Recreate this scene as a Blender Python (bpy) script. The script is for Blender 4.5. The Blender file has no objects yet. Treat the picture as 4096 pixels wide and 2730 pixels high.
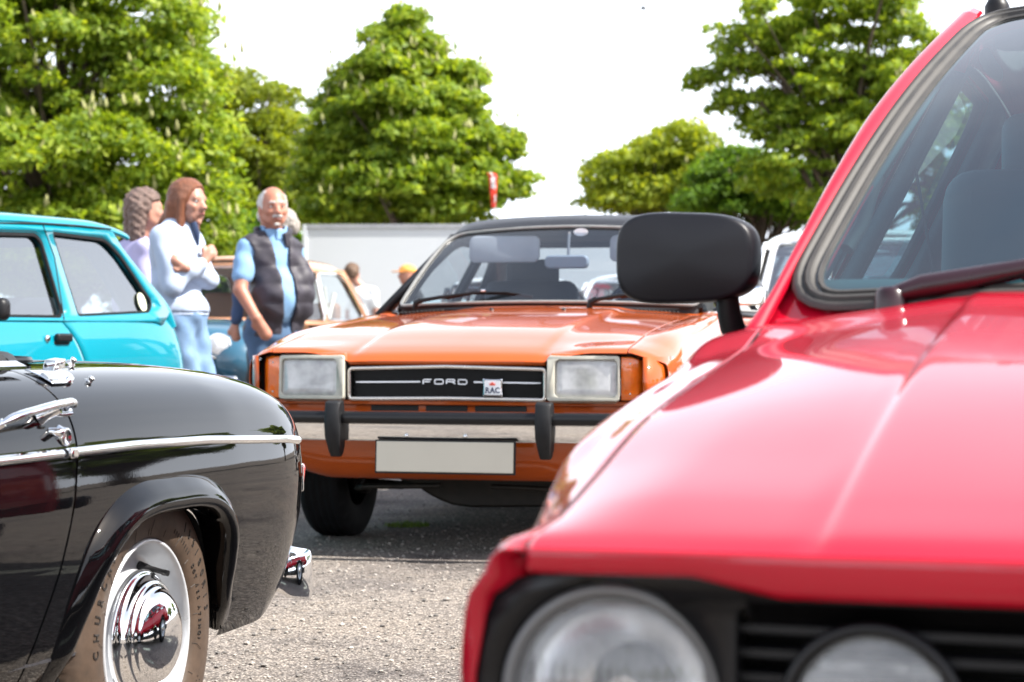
import bpy, bmesh, math, random
import numpy as np
from mathutils import Vector, Matrix, Euler
from mathutils.geometry import tessellate_polygon
random.seed(7); RNG = np.random.default_rng(11)
R = math.radians
SC = bpy.context.scene
COL = SC.collection
# ------------------------------------------------------------------ camera
FPX, CAMH, HOR = 2132.0, 0.85, 330.0          # focal length in pixels at 1024 wide, eye height, horizon row
cam = bpy.data.cameras.new('camera'); camo = bpy.data.objects.new('camera', cam); COL.objects.link(camo)
cam.sensor_width = 36.0; cam.lens = FPX/1024*36.0
camo.location = (0, 0, CAMH)
camo.rotation_euler = (R(90) - math.atan((341-HOR)/FPX), 0, 0)
cam.clip_start = 0.05; cam.clip_end = 2000
cam.dof.use_dof = True; cam.dof.focus_distance = 4.75; cam.dof.aperture_fstop = 7.2
SC.camera = camo
# ------------------------------------------------------------------ sky, sun, exposure
SUN_EL, SUN_AZ = 50.0, 104.0                   # azimuth measured clockwise from +Y: the sun stands to the right
w = bpy.data.worlds.new('World'); SC.world = w; w.use_nodes = True
nt = w.node_tree; nt.nodes.clear()
sky = nt.nodes.new('ShaderNodeTexSky'); sky.sky_type = 'NISHITA'; sky.sun_disc = False
sky.sun_elevation = R(SUN_EL); sky.sun_rotation = R(SUN_AZ); sky.air_density = 1.0; sky.dust_density = 2.5; sky.ozone_density = 1.0
bg1 = nt.nodes.new('ShaderNodeBackground'); bg1.inputs[1].default_value = 0.11
nt.links.new(sky.outputs[0], bg1.inputs[0])
# bright thin cloud over the blue: thick white near the horizon, broken higher up
tc = nt.nodes.new('ShaderNodeTexCoord'); sep = nt.nodes.new('ShaderNodeSeparateXYZ'); nt.links.new(tc.outputs['Generated'], sep.inputs[0])
noi = nt.nodes.new('ShaderNodeTexNoise'); noi.inputs['Scale'].default_value = 2.2; noi.inputs['Detail'].default_value = 5; noi.inputs['Roughness'].default_value = .55
nt.links.new(tc.outputs['Generated'], noi.inputs['Vector'])
mr = nt.nodes.new('ShaderNodeMapRange'); mr.inputs[1].default_value = 0.0; mr.inputs[2].default_value = 1.05; mr.inputs[3].default_value = 1.0; mr.inputs[4].default_value = 0.0
nt.links.new(sep.outputs[2], mr.inputs[0])
ad = nt.nodes.new('ShaderNodeMath'); ad.operation = 'MULTIPLY_ADD'; ad.inputs[1].default_value = 1.0; ad.inputs[2].default_value = -0.36
nt.links.new(noi.outputs['Fac'], ad.inputs[0])
ad2 = nt.nodes.new('ShaderNodeMath'); ad2.operation = 'ADD'; ad2.use_clamp = True
nt.links.new(mr.outputs[0], ad2.inputs[0]); nt.links.new(ad.outputs[0], ad2.inputs[1])
bg2 = nt.nodes.new('ShaderNodeBackground'); bg2.inputs[0].default_value = (0.86, 0.91, 1.0, 1); bg2.inputs[1].default_value = 0.72
gr = nt.nodes.new('ShaderNodeMapRange'); gr.inputs[1].default_value = 0.0; gr.inputs[2].default_value = 0.7; gr.inputs[3].default_value = 1.25; gr.inputs[4].default_value = 0.52
nt.links.new(sep.outputs[2], gr.inputs[0]); nt.links.new(gr.outputs[0], bg2.inputs[1])          # thin cloud is brighter low down, as hazy skies are
mx = nt.nodes.new('ShaderNodeMixShader'); nt.links.new(ad2.outputs[0], mx.inputs[0]); nt.links.new(bg1.outputs[0], mx.inputs[1]); nt.links.new(bg2.outputs[0], mx.inputs[2])
wo = nt.nodes.new('ShaderNodeOutputWorld'); nt.links.new(mx.outputs[0], wo.inputs[0])
sun = bpy.data.lights.new('sun', 'SUN'); sun.energy = 5.0; sun.angle = R(0.6); sun.color = (1.0, 0.955, 0.88)
suno = bpy.data.objects.new('sun', sun); COL.objects.link(suno)
sd = Vector((math.sin(R(SUN_AZ))*math.cos(R(SUN_EL)), math.cos(R(SUN_AZ))*math.cos(R(SUN_EL)), math.sin(R(SUN_EL))))
suno.rotation_euler = sd.to_track_quat('Z', 'Y').to_euler()
SC.view_settings.view_transform = 'Standard'; SC.view_settings.look = 'None'
SC.view_settings.exposure = 1.3; SC.view_settings.gamma = 1.0
SC.cycles.max_bounces = 8; SC.cycles.transparent_max_bounces = 24; SC.cycles.glossy_bounces = 5; SC.cycles.diffuse_bounces = 3
SC.cycles.caustics_reflective = False; SC.cycles.caustics_refractive = False
SC.cycles.sample_clamp_indirect = 6.0

# ------------------------------------------------------------------ materials
def nodes(name):
    m = bpy.data.materials.new(name); m.use_nodes = True
    t = m.node_tree; b = t.nodes['Principled BSDF']; return m, t, b
def setp(b, **k):
    for a, v in k.items():
        a = a.replace('_', ' ')
        if a in b.inputs:
            if a in ('Base Color', 'Emission Color', 'Coat Tint', 'Sheen Tint', 'Specular Tint') and len(v) == 3: v = (*v, 1)
            b.inputs[a].default_value = v
def noise(t, scale, detail=3, rough=.5, coord='Object', stretch=None):
    c = t.nodes.new('ShaderNodeTexCoord'); n = t.nodes.new('ShaderNodeTexNoise')
    n.inputs['Scale'].default_value = scale; n.inputs['Detail'].default_value = detail; n.inputs['Roughness'].default_value = rough
    if stretch:
        mp = t.nodes.new('ShaderNodeMapping'); mp.inputs['Scale'].default_value = stretch
        t.links.new(c.outputs[coord], mp.inputs[0]); t.links.new(mp.outputs[0], n.inputs['Vector'])
    else: t.links.new(c.outputs[coord], n.inputs['Vector'])
    return n
def ramp(t, src, stops):
    r = t.nodes.new('ShaderNodeValToRGB'); e = r.color_ramp.elements
    while len(e) < len(stops): e.new(.5)
    for i, (p, c) in enumerate(stops):
        e[i].position = p; e[i].color = (*c, 1) if len(c) == 3 else c
    t.links.new(src, r.inputs[0]); return r
def bump(t, b, src, dist, strength=.5, inp='Normal'):
    n = t.nodes.new('ShaderNodeBump'); n.inputs['Distance'].default_value = dist; n.inputs['Strength'].default_value = strength
    t.links.new(src, n.inputs['Height']); t.links.new(n.outputs[0], b.inputs[inp]); return n
def mat(name, c, rough=.5, metal=0., var=.12, vscale=6, bmp=0., bscale=60, **k):
    m, t, b = nodes(name); setp(b, Base_Color=c, Roughness=rough, Metallic=metal, **k)
    if var:
        n = noise(t, vscale, 4)
        lo = tuple(x*(1-var) for x in c); hi = tuple(min(1, x*(1+var)) for x in c)
        t.links.new(ramp(t, n.outputs['Fac'], [(.3, lo), (.7, hi)]).outputs[0], b.inputs['Base Color'])
        rr = t.nodes.new('ShaderNodeMapRange'); rr.inputs[3].default_value = max(0, rough*.8); rr.inputs[4].default_value = min(1, rough*1.2)
        t.links.new(n.outputs['Fac'], rr.inputs[0]); t.links.new(rr.outputs[0], b.inputs['Roughness'])
    if bmp: bump(t, b, noise(t, bscale, 3).outputs['Fac'], bmp)
    return m
def paint(name, c, rough=.42, ior=1.48, coat=1.0, peel=.00012, dust=.0, spec=.1):
    m, t, b = nodes(name)
    setp(b, Base_Color=c, Roughness=rough, Coat_Weight=coat, Coat_Roughness=.025, Coat_IOR=ior, Specular_IOR_Level=spec)
    n = noise(t, 3, 4)
    lo = tuple(x*.93 for x in c); hi = tuple(min(1, x*1.05) for x in c)
    t.links.new(ramp(t, n.outputs['Fac'], [(.3, lo), (.7, hi)]).outputs[0], b.inputs['Base Color'])
    if peel:
        p = noise(t, 220, 2, .5); bump(t, b, p.outputs['Fac'], peel, .25, 'Coat Normal')
    if dust:
        d = noise(t, 26, 6, .7); q = ramp(t, d.outputs['Fac'], [(.45, (.02,)*3), (.8, (.02+dust,)*3)])
        t.links.new(q.outputs[0], b.inputs['Coat Roughness'])
    return m
def glass(name, tint=(.9, .95, .94), refl=.12, tr=None):
    m = bpy.data.materials.new(name); m.use_nodes = True; t = m.node_tree; t.nodes.clear()
    o = t.nodes.new('ShaderNodeOutputMaterial'); tr_ = t.nodes.new('ShaderNodeBsdfTransparent'); tr_.inputs[0].default_value = (*tint, 1)
    g = t.nodes.new('ShaderNodeBsdfGlossy'); g.inputs['Roughness'].default_value = .015
    f = t.nodes.new('ShaderNodeLayerWeight'); f.inputs[0].default_value = .5
    pw = t.nodes.new('ShaderNodeMath'); pw.operation = 'POWER'; pw.inputs[1].default_value = 4.0; t.links.new(f.outputs['Facing'], pw.inputs[0])
    a = t.nodes.new('ShaderNodeMath'); a.operation = 'MULTIPLY_ADD'; a.use_clamp = True; a.inputs[1].default_value = .9; a.inputs[2].default_value = refl
    n = noise(t, 2.5, 2); bb = t.nodes.new('ShaderNodeBump'); bb.inputs['Distance'].default_value = .003; bb.inputs['Strength'].default_value = .12
    t.links.new(n.outputs['Fac'], bb.inputs['Height']); t.links.new(bb.outputs[0], g.inputs['Normal'])
    x = t.nodes.new('ShaderNodeMixShader'); t.links.new(pw.outputs[0], a.inputs[0]); t.links.new(a.outputs[0], x.inputs[0])
    t.links.new(tr_.outputs[0], x.inputs[1]); t.links.new(g.outputs[0], x.inputs[2]); t.links.new(x.outputs[0], o.inputs[0])
    return m
def lens(name, c, rib=0, rough=.08, stretch=(1, 1, 1)):
    m, t, b = nodes(name); setp(b, Base_Color=c, Roughness=rough, Transmission_Weight=.0, Coat_Weight=1., Coat_Roughness=.02)
    return m

M = {}
M['black_paint'] = paint('black_gloss_paint', (.002, .002, .0025), .5, 1.44, peel=.00006, dust=.0, spec=.0)
M['orange_paint'] = paint('orange_paint', (.42, .070, .004), .45, 1.55, peel=.00012, dust=.06)
M['red_paint'] = paint('red_paint', (.42, .002, .017), .42, 1.46, peel=.0001, dust=.03)
M['teal_paint'] = paint('turquoise_paint', (.0, .20, .27), .4, dust=.02)
M['blue_paint'] = paint('blue_grey_paint', (.03, .10, .16), .4)
M['peach_paint'] = paint('peach_paint', (.50, .25, .14), .45)
M['white_paint'] = paint('white_car_paint', (.78, .79, .80), .4)
M['dark_paint'] = paint('dark_green_black_paint', (.02, .025, .03), .4)
M['pale_blue_paint'] = paint('pale_blue_paint', (.55, .72, .78), .4)
M['chrome'] = mat('chrome', (.86, .87, .88), .06, 1., var=.04, vscale=30)
M['chrome_dull'] = mat('worn_bright_trim', (.74, .73, .70), .28, 1., var=.1, vscale=40)
M['steel'] = mat('brushed_window_trim', (.26, .26, .25), .4, .35, var=.1, vscale=30)
M['silver'] = mat('silver_wheel_paint', (.62, .64, .67), .3, .35, var=.08, vscale=25, Coat_Weight=.4)
M['rubber'] = mat('black_rubber', (.008, .008, .009), .5, Specular_IOR_Level=.25, var=.25, vscale=20, bmp=.0006, bscale=120)
M['plastic'] = mat('black_plastic', (.007, .007, .008), .42, Specular_IOR_Level=.3, var=.2, vscale=15, bmp=.0003, bscale=500)
M['satin'] = mat('satin_black', (.006, .006, .007), .34, Specular_IOR_Level=.35, var=.2, vscale=15, bmp=.0002, bscale=500)
M['void'] = mat('dark_underbody', (.006, .006, .006), .8, var=.3)
M['oily'] = mat('oily_metal', (.018, .015, .012), .55, .4, var=.4, vscale=25, bmp=.002, bscale=60)
M['vinyl'] = mat('black_vinyl', (.018, .019, .023), .45, var=.1, vscale=30, bmp=.0012, bscale=380)
M['int_grey'] = mat('grey_cabin_lining', (.10, .105, .12), .8)
M['int_dark'] = mat('dark_cabin_trim', (.022, .024, .027), .7)
M['visor'] = mat('pale_grey_visor', (.36, .36, .37), .7)
M['seat_brown'] = mat('tan_seat', (.16, .07, .03), .6)
M['glass_clear'] = glass('window_glass', (.86, .9, .9), .04)
M['glass_blue'] = glass('windscreen_glass', (.52, .74, .78), .17)
M['glass_r5'] = glass('side_window_glass', (.45, .52, .54), .34)
M['glass_capri'] = glass('laminated_glass', (.80, .86, .92), .09)
M['frame_cream'] = mat('aged_cream_plastic', (.44, .425, .36), .35, var=.1, vscale=30)
M['amber'] = mat('amber_lens', (.78, .15, .008), .12, var=.25, vscale=18, Coat_Weight=1., Subsurface_Weight=.25)
M['red_lens'] = mat('red_lens', (.45, .003, .006), .1, var=.1, Coat_Weight=1., Subsurface_Weight=.3)
M['reflector'] = mat('headlamp_reflector', (.80, .81, .82), .12, 1., var=.15, vscale=14)
M['plate'] = mat('blank_number_plate', (.52, .485, .40), .45, var=.03)
M['lorry'] = mat('pale_grey_trailer_side', (.62, .65, .68), .5, var=.03, vscale=.6)
M['white_matte'] = mat('white_plastic', (.8, .8, .78), .4)
M['orange_red'] = mat('red_orange_banner', (.62, .035, .01), .6)
M['bark'] = mat('bark', (.09, .065, .045), .9, var=.35, vscale=5, bmp=.02, bscale=14)
M['letter_white'] = mat('white_enamel', (.82, .83, .84), .3)
M['navy'] = mat('navy_enamel', (.01, .025, .07), .3)
M['badge_red'] = mat('red_enamel', (.7, .09, .05), .3)
M['tyre_black'] = mat('tyre_rubber', (.008, .008, .009), .75, Specular_IOR_Level=.2, var=.3, vscale=14, bmp=.001, bscale=90)
# dusty brown tyre of the black car
def _tyre_brown():
    m, t, b = nodes('dusty_brown_tyre'); setp(b, Roughness=.62)
    n = noise(t, 9, 5, .6); n2 = noise(t, 60, 4, .6)
    mm = t.nodes.new('ShaderNodeMix'); mm.data_type = 'FLOAT'; mm.inputs[0].default_value = .35
    t.links.new(n.outputs['Fac'], mm.inputs[2]); t.links.new(n2.outputs['Fac'], mm.inputs[3])
    t.links.new(ramp(t, mm.outputs[0], [(.3, (.036, .023, .015)), (.5, (.062, .039, .025)), (.72, (.090, .058, .038))]).outputs[0], b.inputs['Base Color'])
    bump(t, b, n2.outputs['Fac'], .0008, .4); return m
M['tyre_brown'] = _tyre_brown()

# ------------------------------------------------------------------ object helpers
def tag(o, label=None, cat=None, group=None, kind=None):
    if label: o['label'] = label
    if cat: o['category'] = cat
    if group: o['group'] = group
    if kind: o['kind'] = kind
    return o
def thing(name, label, cat, loc=(0, 0, 0), rz=0., group=None):
    o = bpy.data.objects.new(name, None); COL.objects.link(o); o.empty_display_size = .1
    o.location = loc; o.rotation_euler = (0, 0, rz); return tag(o, label, cat, group)
def add(name, V, F, m, parent=None, smooth=True, bevel=0, seg=2, solid=0, sub=0, off=-1, weld=0, recalc=False, autosmooth=None):
    me = bpy.data.meshes.new(name)
    V = np.asarray(V, dtype=float).reshape(-1, 3)
    me.from_pydata(V.tolist(), [], [list(map(int, f)) for f in F]); me.validate()
    if weld or recalc:
        bm = bmesh.new(); bm.from_mesh(me)
        if weld: bmesh.ops.remove_doubles(bm, verts=bm.verts, dist=weld)
        if recalc: bmesh.ops.recalc_face_normals(bm, faces=bm.faces)
        bm.to_mesh(me); bm.free()
    if smooth and len(me.polygons): me.polygons.foreach_set('use_smooth', [True]*len(me.polygons))
    if autosmooth is not None and smooth: me.set_sharp_from_angle(angle=R(autosmooth))
    o = bpy.data.objects.new(name, me); COL.objects.link(o); o.parent = parent
    me.materials.append(m)
    if solid:
        s = o.modifiers.new('thickness', 'SOLIDIFY'); s.thickness = solid; s.offset = off; s.use_even_offset = False
    if bevel:
        b = o.modifiers.new('bevel', 'BEVEL'); b.width = bevel; b.segments = seg; b.limit_method = 'ANGLE'; b.angle_limit = R(35); b.harden_normals = False
    if sub:
        s = o.modifiers.new('sub', 'SUBSURF'); s.levels = sub; s.render_levels = sub
    return o
def join(parts):
    V = []; F = []; n = 0
    for v, f in parts:
        v = np.asarray(v, dtype=float).reshape(-1, 3); V.append(v); F += [[i+n for i in q] for q in f]; n += len(v)
    return (np.vstack(V) if V else np.zeros((0, 3))), F
def boxm(c, s, rot=None):
    x, y, z = [a/2 for a in s]
    V = np.array([[-x,-y,-z],[x,-y,-z],[x,y,-z],[-x,y,-z],[-x,-y,z],[x,-y,z],[x,y,z],[-x,y,z]])
    if rot is not None: V = V @ np.array(Euler(rot).to_matrix()).T
    return V + np.array(c), [[3,2,1,0],[4,5,6,7],[0,1,5,4],[1,2,6,5],[2,3,7,6],[3,0,4,7]]
def box(name, c, s, m, parent=None, bev=.004, rot=None, seg=2):
    V, F = boxm(c, s, rot); return add(name, V, F, m, parent, bevel=min(bev, min(s)*.45), seg=seg, autosmooth=40)
def gridm(P, closed_u=False, closed_v=False):
    nu, nv = P.shape[:2]; F = []
    for i in range(nu if closed_u else nu-1):
        for j in range(nv if closed_v else nv-1):
            a = i*nv+j; b = i*nv+(j+1) % nv; c = ((i+1) % nu)*nv+(j+1) % nv; d = ((i+1) % nu)*nv+j
            F.append([a, b, c, d])
    return P.reshape(-1, 3), F
def lathem(prof, axis='x', c=(0, 0, 0), n=48, arc=(0, 2*math.pi), sy=1.0):
    # prof: (along axis, radius)
    full = abs(arc[1]-arc[0]-2*math.pi) < 1e-6
    th = np.linspace(arc[0], arc[1], n, endpoint=not full)
    P = np.zeros((len(th), len(prof), 3))
    for j, (a, r) in enumerate(prof):
        u, v = r*np.cos(th), r*np.sin(th)
        k = {'x': (0, 1, 2), 'y': (1, 0, 2), 'z': (2, 0, 1)}[axis]
        P[:, j, k[0]] = a; P[:, j, k[1]] = u; P[:, j, k[2]] = v*sy
    P += np.array(c)
    return gridm(P, closed_u=full)
def lathe(name, prof, m, parent=None, axis='x', c=(0, 0, 0), n=48, autosmooth=40, **k):
    V, F = lathem(prof, axis, c, n); return add(name, V, F, m, parent, weld=1e-5, recalc=True, autosmooth=autosmooth, **k)
def spline(P, n):
    """dense C1 curve through the points"""
    P = np.asarray(P, float); k = len(P)
    d = np.r_[0, np.cumsum(np.linalg.norm(np.diff(P, axis=0), axis=1)+1e-9)]
    t = np.linspace(0, d[-1], n); out = np.zeros((n, P.shape[1]))
    m = np.zeros_like(P)
    for i in range(k):
        if i == 0: m[i] = (P[1]-P[0])/(d[1]-d[0])
        elif i == k-1: m[i] = (P[-1]-P[-2])/(d[-1]-d[-2])
        else:
            a, b = d[i]-d[i-1], d[i+1]-d[i]
            m[i] = ((P[i]-P[i-1])/a*b + (P[i+1]-P[i])/b*a)/(a+b)
    ix = np.clip(np.searchsorted(d, t, side='right')-1, 0, k-2); h = d[ix+1]-d[ix]; s = (t-d[ix])/h
    s = s[:, None]; h = h[:, None]
    return (2*s**3-3*s**2+1)*P[ix]+(s**3-2*s**2+s)*h*m[ix]+(-2*s**3+3*s**2)*P[ix+1]+(s**3-s**2)*h*m[ix+1]
def sweepm(path, prof, closed=False, up=(0, 0, 1), scale=None, caps=True):
    """path (n,3); prof (k,2) in (side, up) axes"""
    path = np.asarray(path, float); n = len(path); prof = np.asarray(prof, float)
    T = np.gradient(path, axis=0)
    if closed: T = np.roll(path, -1, 0)-np.roll(path, 1, 0)
    T /= np.linalg.norm(T, axis=1)[:, None]+1e-12
    up = np.asarray(up, float)
    U = up if up.ndim == 2 else np.tile(up, (n, 1))
    S = np.cross(T, U); S /= np.linalg.norm(S, axis=1)[:, None]+1e-12; W = np.cross(S, T)
    sc = np.ones(n) if scale is None else np.asarray(scale, float)
    P = path[:, None, :]+sc[:, None, None]*(prof[None, :, 0:1]*S[:, None, :]+prof[None, :, 1:2]*W[:, None, :])
    V, F = gridm(P, closed_u=closed, closed_v=True)
    if caps and not closed:
        k = len(prof); F.append(list(range(k))[::-1]); F.append([(n-1)*k+i for i in range(k)])
    return V, F
def circ(r, n=10, ry=None): 
    ry = ry or r
    return [(r*math.cos(2*math.pi*i/n), ry*math.sin(2*math.pi*i/n)) for i in range(n)]
def tube(name, path, r, m, parent=None, n=10, closed=False, prof=None, up=(0, 0, 1), scale=None, autosmooth=50, **k):
    V, F = sweepm(path, prof if prof is not None else circ(r, n), closed, up, scale)
    return add(name, V, F, m, parent, autosmooth=autosmooth, recalc=True, **k)
def rrect(w, h, r, n=5):
    out = []
    for cx, cy, a0 in ((w/2-r, h/2-r, 0), (-w/2+r, h/2-r, 90), (-w/2+r, -h/2+r, 180), (w/2-r, -h/2+r, 270)):
        for i in range(n+1):
            a = R(a0+90*i/n); out.append((cx+r*math.cos(a), cy+r*math.sin(a)))
    return out
def prismm(poly, f, t):
    """poly 2d -> f(u,v) gives 3d front point, t: 3d offset to the back"""
    A = [np.array(f(u, v), float) for u, v in poly]; t = np.array(t, float); n = len(A)
    V = A+[a+t for a in A]; F = [list(range(n)), list(range(2*n-1, n-1, -1))]+[[i, (i+1) % n, n+(i+1) % n, n+i][::-1] for i in range(n)]
    return np.array(V), F
def prism(name, poly, f, t, m, parent=None, bevel=0, **k):
    V, F = prismm(poly, f, t); return add(name, V, F, m, parent, bevel=bevel, recalc=True, autosmooth=35, **k)
def platem(outer, holes, f, subdiv=None):
    """flat-ish plate with holes; f(u,v)->3d"""
    loops = [[Vector((u, v, 0)) for u, v in outer]]+[[Vector((u, v, 0)) for u, v in h] for h in holes]
    tri = tessellate_polygon(loops); pts = [p for l in loops for p in l]
    return np.array([f(p.x, p.y) for p in pts]), [list(t) for t in tri]
def plate(name, outer, holes, f, m, parent=None, solid=.02, off=-1, **k):
    V, F = platem(outer, holes, f)
    return add(name, V, F, m, parent, solid=solid, off=off, recalc=True, autosmooth=35, **k)
def dense(poly, n, closed=True):
    P = np.array(poly, float)
    if closed: P = np.vstack([P, P[:1]])
    d = np.r_[0, np.cumsum(np.linalg.norm(np.diff(P, axis=0), axis=1))]; t = np.linspace(0, d[-1], n, endpoint=not closed)
    return np.c_[np.interp(t, d, P[:, 0]), np.interp(t, d, P[:, 1])]
def chaikin(poly, it=2, closed=True):
    P = [np.array(p, float) for p in poly]
    for _ in range(it):
        Q = []; n = len(P)
        for i in range(n if closed else n-1):
            a, b = P[i], P[(i+1) % n]; Q += [a*.75+b*.25, a*.25+b*.75]
        if not closed: Q = [P[0]]+Q+[P[-1]]
        P = Q
    return np.array(P)
def roundpoly(poly, r, n=5):
    """round the corners of a polygon; r may be a list"""
    out = []; N = len(poly)
    for i in range(N):
        p = np.array(poly[i], float); a = np.array(poly[i-1], float); b = np.array(poly[(i+1) % N], float)
        rr = r[i] if hasattr(r, '__len__') else r
        da, db = a-p, b-p; la, lb = np.linalg.norm(da), np.linalg.norm(db); q = min(rr, la*.48, lb*.48)
        p0, p1 = p+da/la*q, p+db/lb*q
        for k in range(n+1):
            s = k/n; out.append(tuple((1-s)**2*p0+2*s*(1-s)*p+s*s*p1))
    return out
class Surf:
    """surface through a net of control points, monotone cubic both ways (no overshoot)"""
    def __init__(s, ctrl):
        s.C = np.asarray(ctrl, float)            # rows, cols, 3
        s.K, s.L = s.C.shape[:2]
        s.S = s._slopes(s.C, 1)
    @staticmethod
    def _slopes(C, ax):
        d = np.diff(C, axis=ax); C0 = np.zeros_like(C)
        a = np.take(d, range(0, d.shape[ax]-1), ax); b = np.take(d, range(1, d.shape[ax]), ax)
        h = np.where(a*b > 0, 2*a*b/(a+b+1e-300*np.sign(a+b)+1e-300), 0)
        ix = [slice(None)]*C.ndim; ix[ax] = slice(1, -1); C0[tuple(ix)] = h
        ix[ax] = 0; C0[tuple(ix)] = np.take(d, 0, ax); ix[ax] = -1; C0[tuple(ix)] = np.take(d, -1, ax)
        return C0
    @staticmethod
    def _h(p0, p1, m0, m1, s):
        return (2*s**3-3*s**2+1)*p0+(s**3-2*s**2+s)*m0+(-2*s**3+3*s**2)*p1+(s**3-s**2)*m1
    def __call__(s, t, v):
        t = np.clip(np.asarray(t, float), 0, s.K-1); v = np.clip(np.asarray(v, float), 0, s.L-1); sh = t.shape; t = t.ravel(); v = v.ravel()
        j = np.minimum(v.astype(int), s.L-2); f = (v-j)[None, :, None]
        rows = s._h(s.C[:, j], s.C[:, j+1], s.S[:, j], s.S[:, j+1], f)     # K,N,3
        sl = s._slopes(rows, 0); i = np.minimum(t.astype(int), s.K-2); n = np.arange(len(t)); g = (t-i)[:, None]
        return s._h(rows[i, n], rows[i+1, n], sl[i, n], sl[i+1, n], g).reshape(*sh, 3)
    def ty(s, y, v=0., comp=1):
        """row parameter at which coordinate comp equals y (column v)"""
        tt = np.linspace(0, s.K-1, 400); yy = s(tt, np.full(400, float(v)))[:, comp]
        return np.interp(y, yy, tt) if yy[-1] > yy[0] else np.interp(-np.asarray(y), -yy, tt)
def fair(P, it=3, lam=.5):
    """smooth a dense point grid, edges kept"""
    P = P.copy()
    for _ in range(it):
        Q = P.copy()
        Q[1:-1, 1:-1] = P[1:-1, 1:-1]*(1-lam)+lam*.25*(P[:-2, 1:-1]+P[2:, 1:-1]+P[1:-1, :-2]+P[1:-1, 2:])
        for e in (0, -1):
            Q[e, 1:-1] = P[e, 1:-1]*(1-lam)+lam*.5*(P[e, :-2]+P[e, 2:])
            Q[1:-1, e] = P[1:-1, e]*(1-lam)+lam*.5*(P[:-2, e]+P[2:, e])
        P = Q
    return P
def ruled(S, ta, tb, va, vb, nu, nv, it=3):
    """patch of S between row curves ta(v)->tb(v) and columns va..vb"""
    v = np.linspace(va, vb, nv); A = np.broadcast_to(ta, v.shape) if not callable(ta) else ta(v); B = np.broadcast_to(tb, v.shape) if not callable(tb) else tb(v)
    u = np.linspace(0, 1, nu)[:, None]; T = A[None]*(1-u)+B[None]*u
    return fair(S(T, np.broadcast_to(v, T.shape)), it)
def cutgrid(P, curve, comps=(1, 2), snap=True):
    """remove cells of the grid inside the closed curve (2d), snapping the rim onto it"""
    C = np.asarray(curve, float); nu, nv = P.shape[:2]; q = P[..., list(comps)].reshape(-1, 2)
    x, y = q[:, 0], q[:, 1]; ins = np.zeros(len(q), bool); n = len(C); j = n-1
    for i in range(n):
        xi, yi = C[i]; xj, yj = C[j]
        c = ((yi > y) != (yj > y)) & (x < (xj-xi)*(y-yi)/(yj-yi+1e-15)+xi); ins ^= c; j = i
    V, F = gridm(P); keep = [f for f in F if not all(ins[k] for k in f)]
    used = set(k for f in keep for k in f)
    mv = [k for k in used if ins[k]]
    V = V.copy()
    if snap and mv:
        D = dense(C, 1200)
        for k in mv:
            d = D-q[k]; m = np.argmin((d**2).sum(1)); V[k, comps[0]] += d[m, 0]; V[k, comps[1]] += d[m, 1]
    # drop cells squashed flat
    out = []
    for f in keep:
        if sum(ins[k] for k in f) == 4: continue
        out.append(f)
    return V, out
def mirror(V, F, x0=0.):
    W = np.array(V); W[:, 0] = 2*x0-W[:, 0]; return W, [f[::-1] for f in F]
def textm(s, size, extr, sx=1.0, bold=0.0, align='CENTER'):
    cu = bpy.data.curves.new('t', 'FONT'); cu.body = s; cu.size = size; cu.extrude = extr; cu.align_x = align; cu.align_y = 'CENTER'; cu.offset = bold; cu.resolution_u = 3
    o = bpy.data.objects.new('t', cu); COL.objects.link(o); dg = bpy.context.evaluated_depsgraph_get(); dg.update()
    me = o.evaluated_get(dg).to_mesh(); V = np.array([v.co[:] for v in me.vertices]); F = [list(p.vertices) for p in me.polygons]
    o.evaluated_get(dg).to_mesh_clear(); bpy.data.objects.remove(o); bpy.data.curves.remove(cu)
    if len(V): V[:, 0] *= sx
    return V, F
def mapm(VF, f):
    V, F = VF; return np.array([f(*v) for v in V]), F
def copy_tree(o, parent=None):
    c = o.copy(); COL.objects.link(c); c.parent = parent
    for ch in [k for k in SC.objects if k.parent == o]: copy_tree(ch, c)
    return c
def curvefn(ys, vs): 
    return lambda y: np.interp(y, ys, vs)

# ------------------------------------------------------------------ wheels
def tyrem(r, wd, rr, n=120, groove=True, bulge=.014):
    """tyre lathe, outer face at x=0 (rim plane), body towards -x"""
    w0 = -wd
    prof = [(-.012, rr-.006), (.002, rr+.002), (.5*bulge+.003, rr+.012), (bulge, rr+(r-rr)*.42), (bulge*.75, rr+(r-rr)*.66), (bulge*.35, rr+(r-rr)*.82),
            (-.004, r-.012), (-.014, r-.004), (-.022, r)]
    tr = []
    ng = 4; inner = np.linspace(-.026, w0+.026, ng*4+2)
    for i, a in enumerate(inner):
        g = groove and (i % 4 in (2, 3)) and i < ng*4
        tr.append((a, r+.002-(.008 if g else 0)))
    back = [(w0+.022, r), (w0+.008, r-.006), (w0-bulge*.5, rr+(r-rr)*.6), (w0-bulge*.4, rr+.02), (w0+.01, rr-.006)]
    P = prof+tr+back; th = np.linspace(0, 2*math.pi, n, endpoint=False); A = np.zeros((n, len(P), 3))
    for j, (a, q) in enumerate(P):
        rad = np.full(n, q)
        if groove and (q >= r-.0045):
            rad = rad-np.where((np.arange(n)+(j*1)) % 3 == 0, .004, 0)
        A[:, j] = np.c_[np.full(n, a), rad*np.cos(th), rad*np.sin(th)]
    return gridm(A, closed_u=True)
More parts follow.
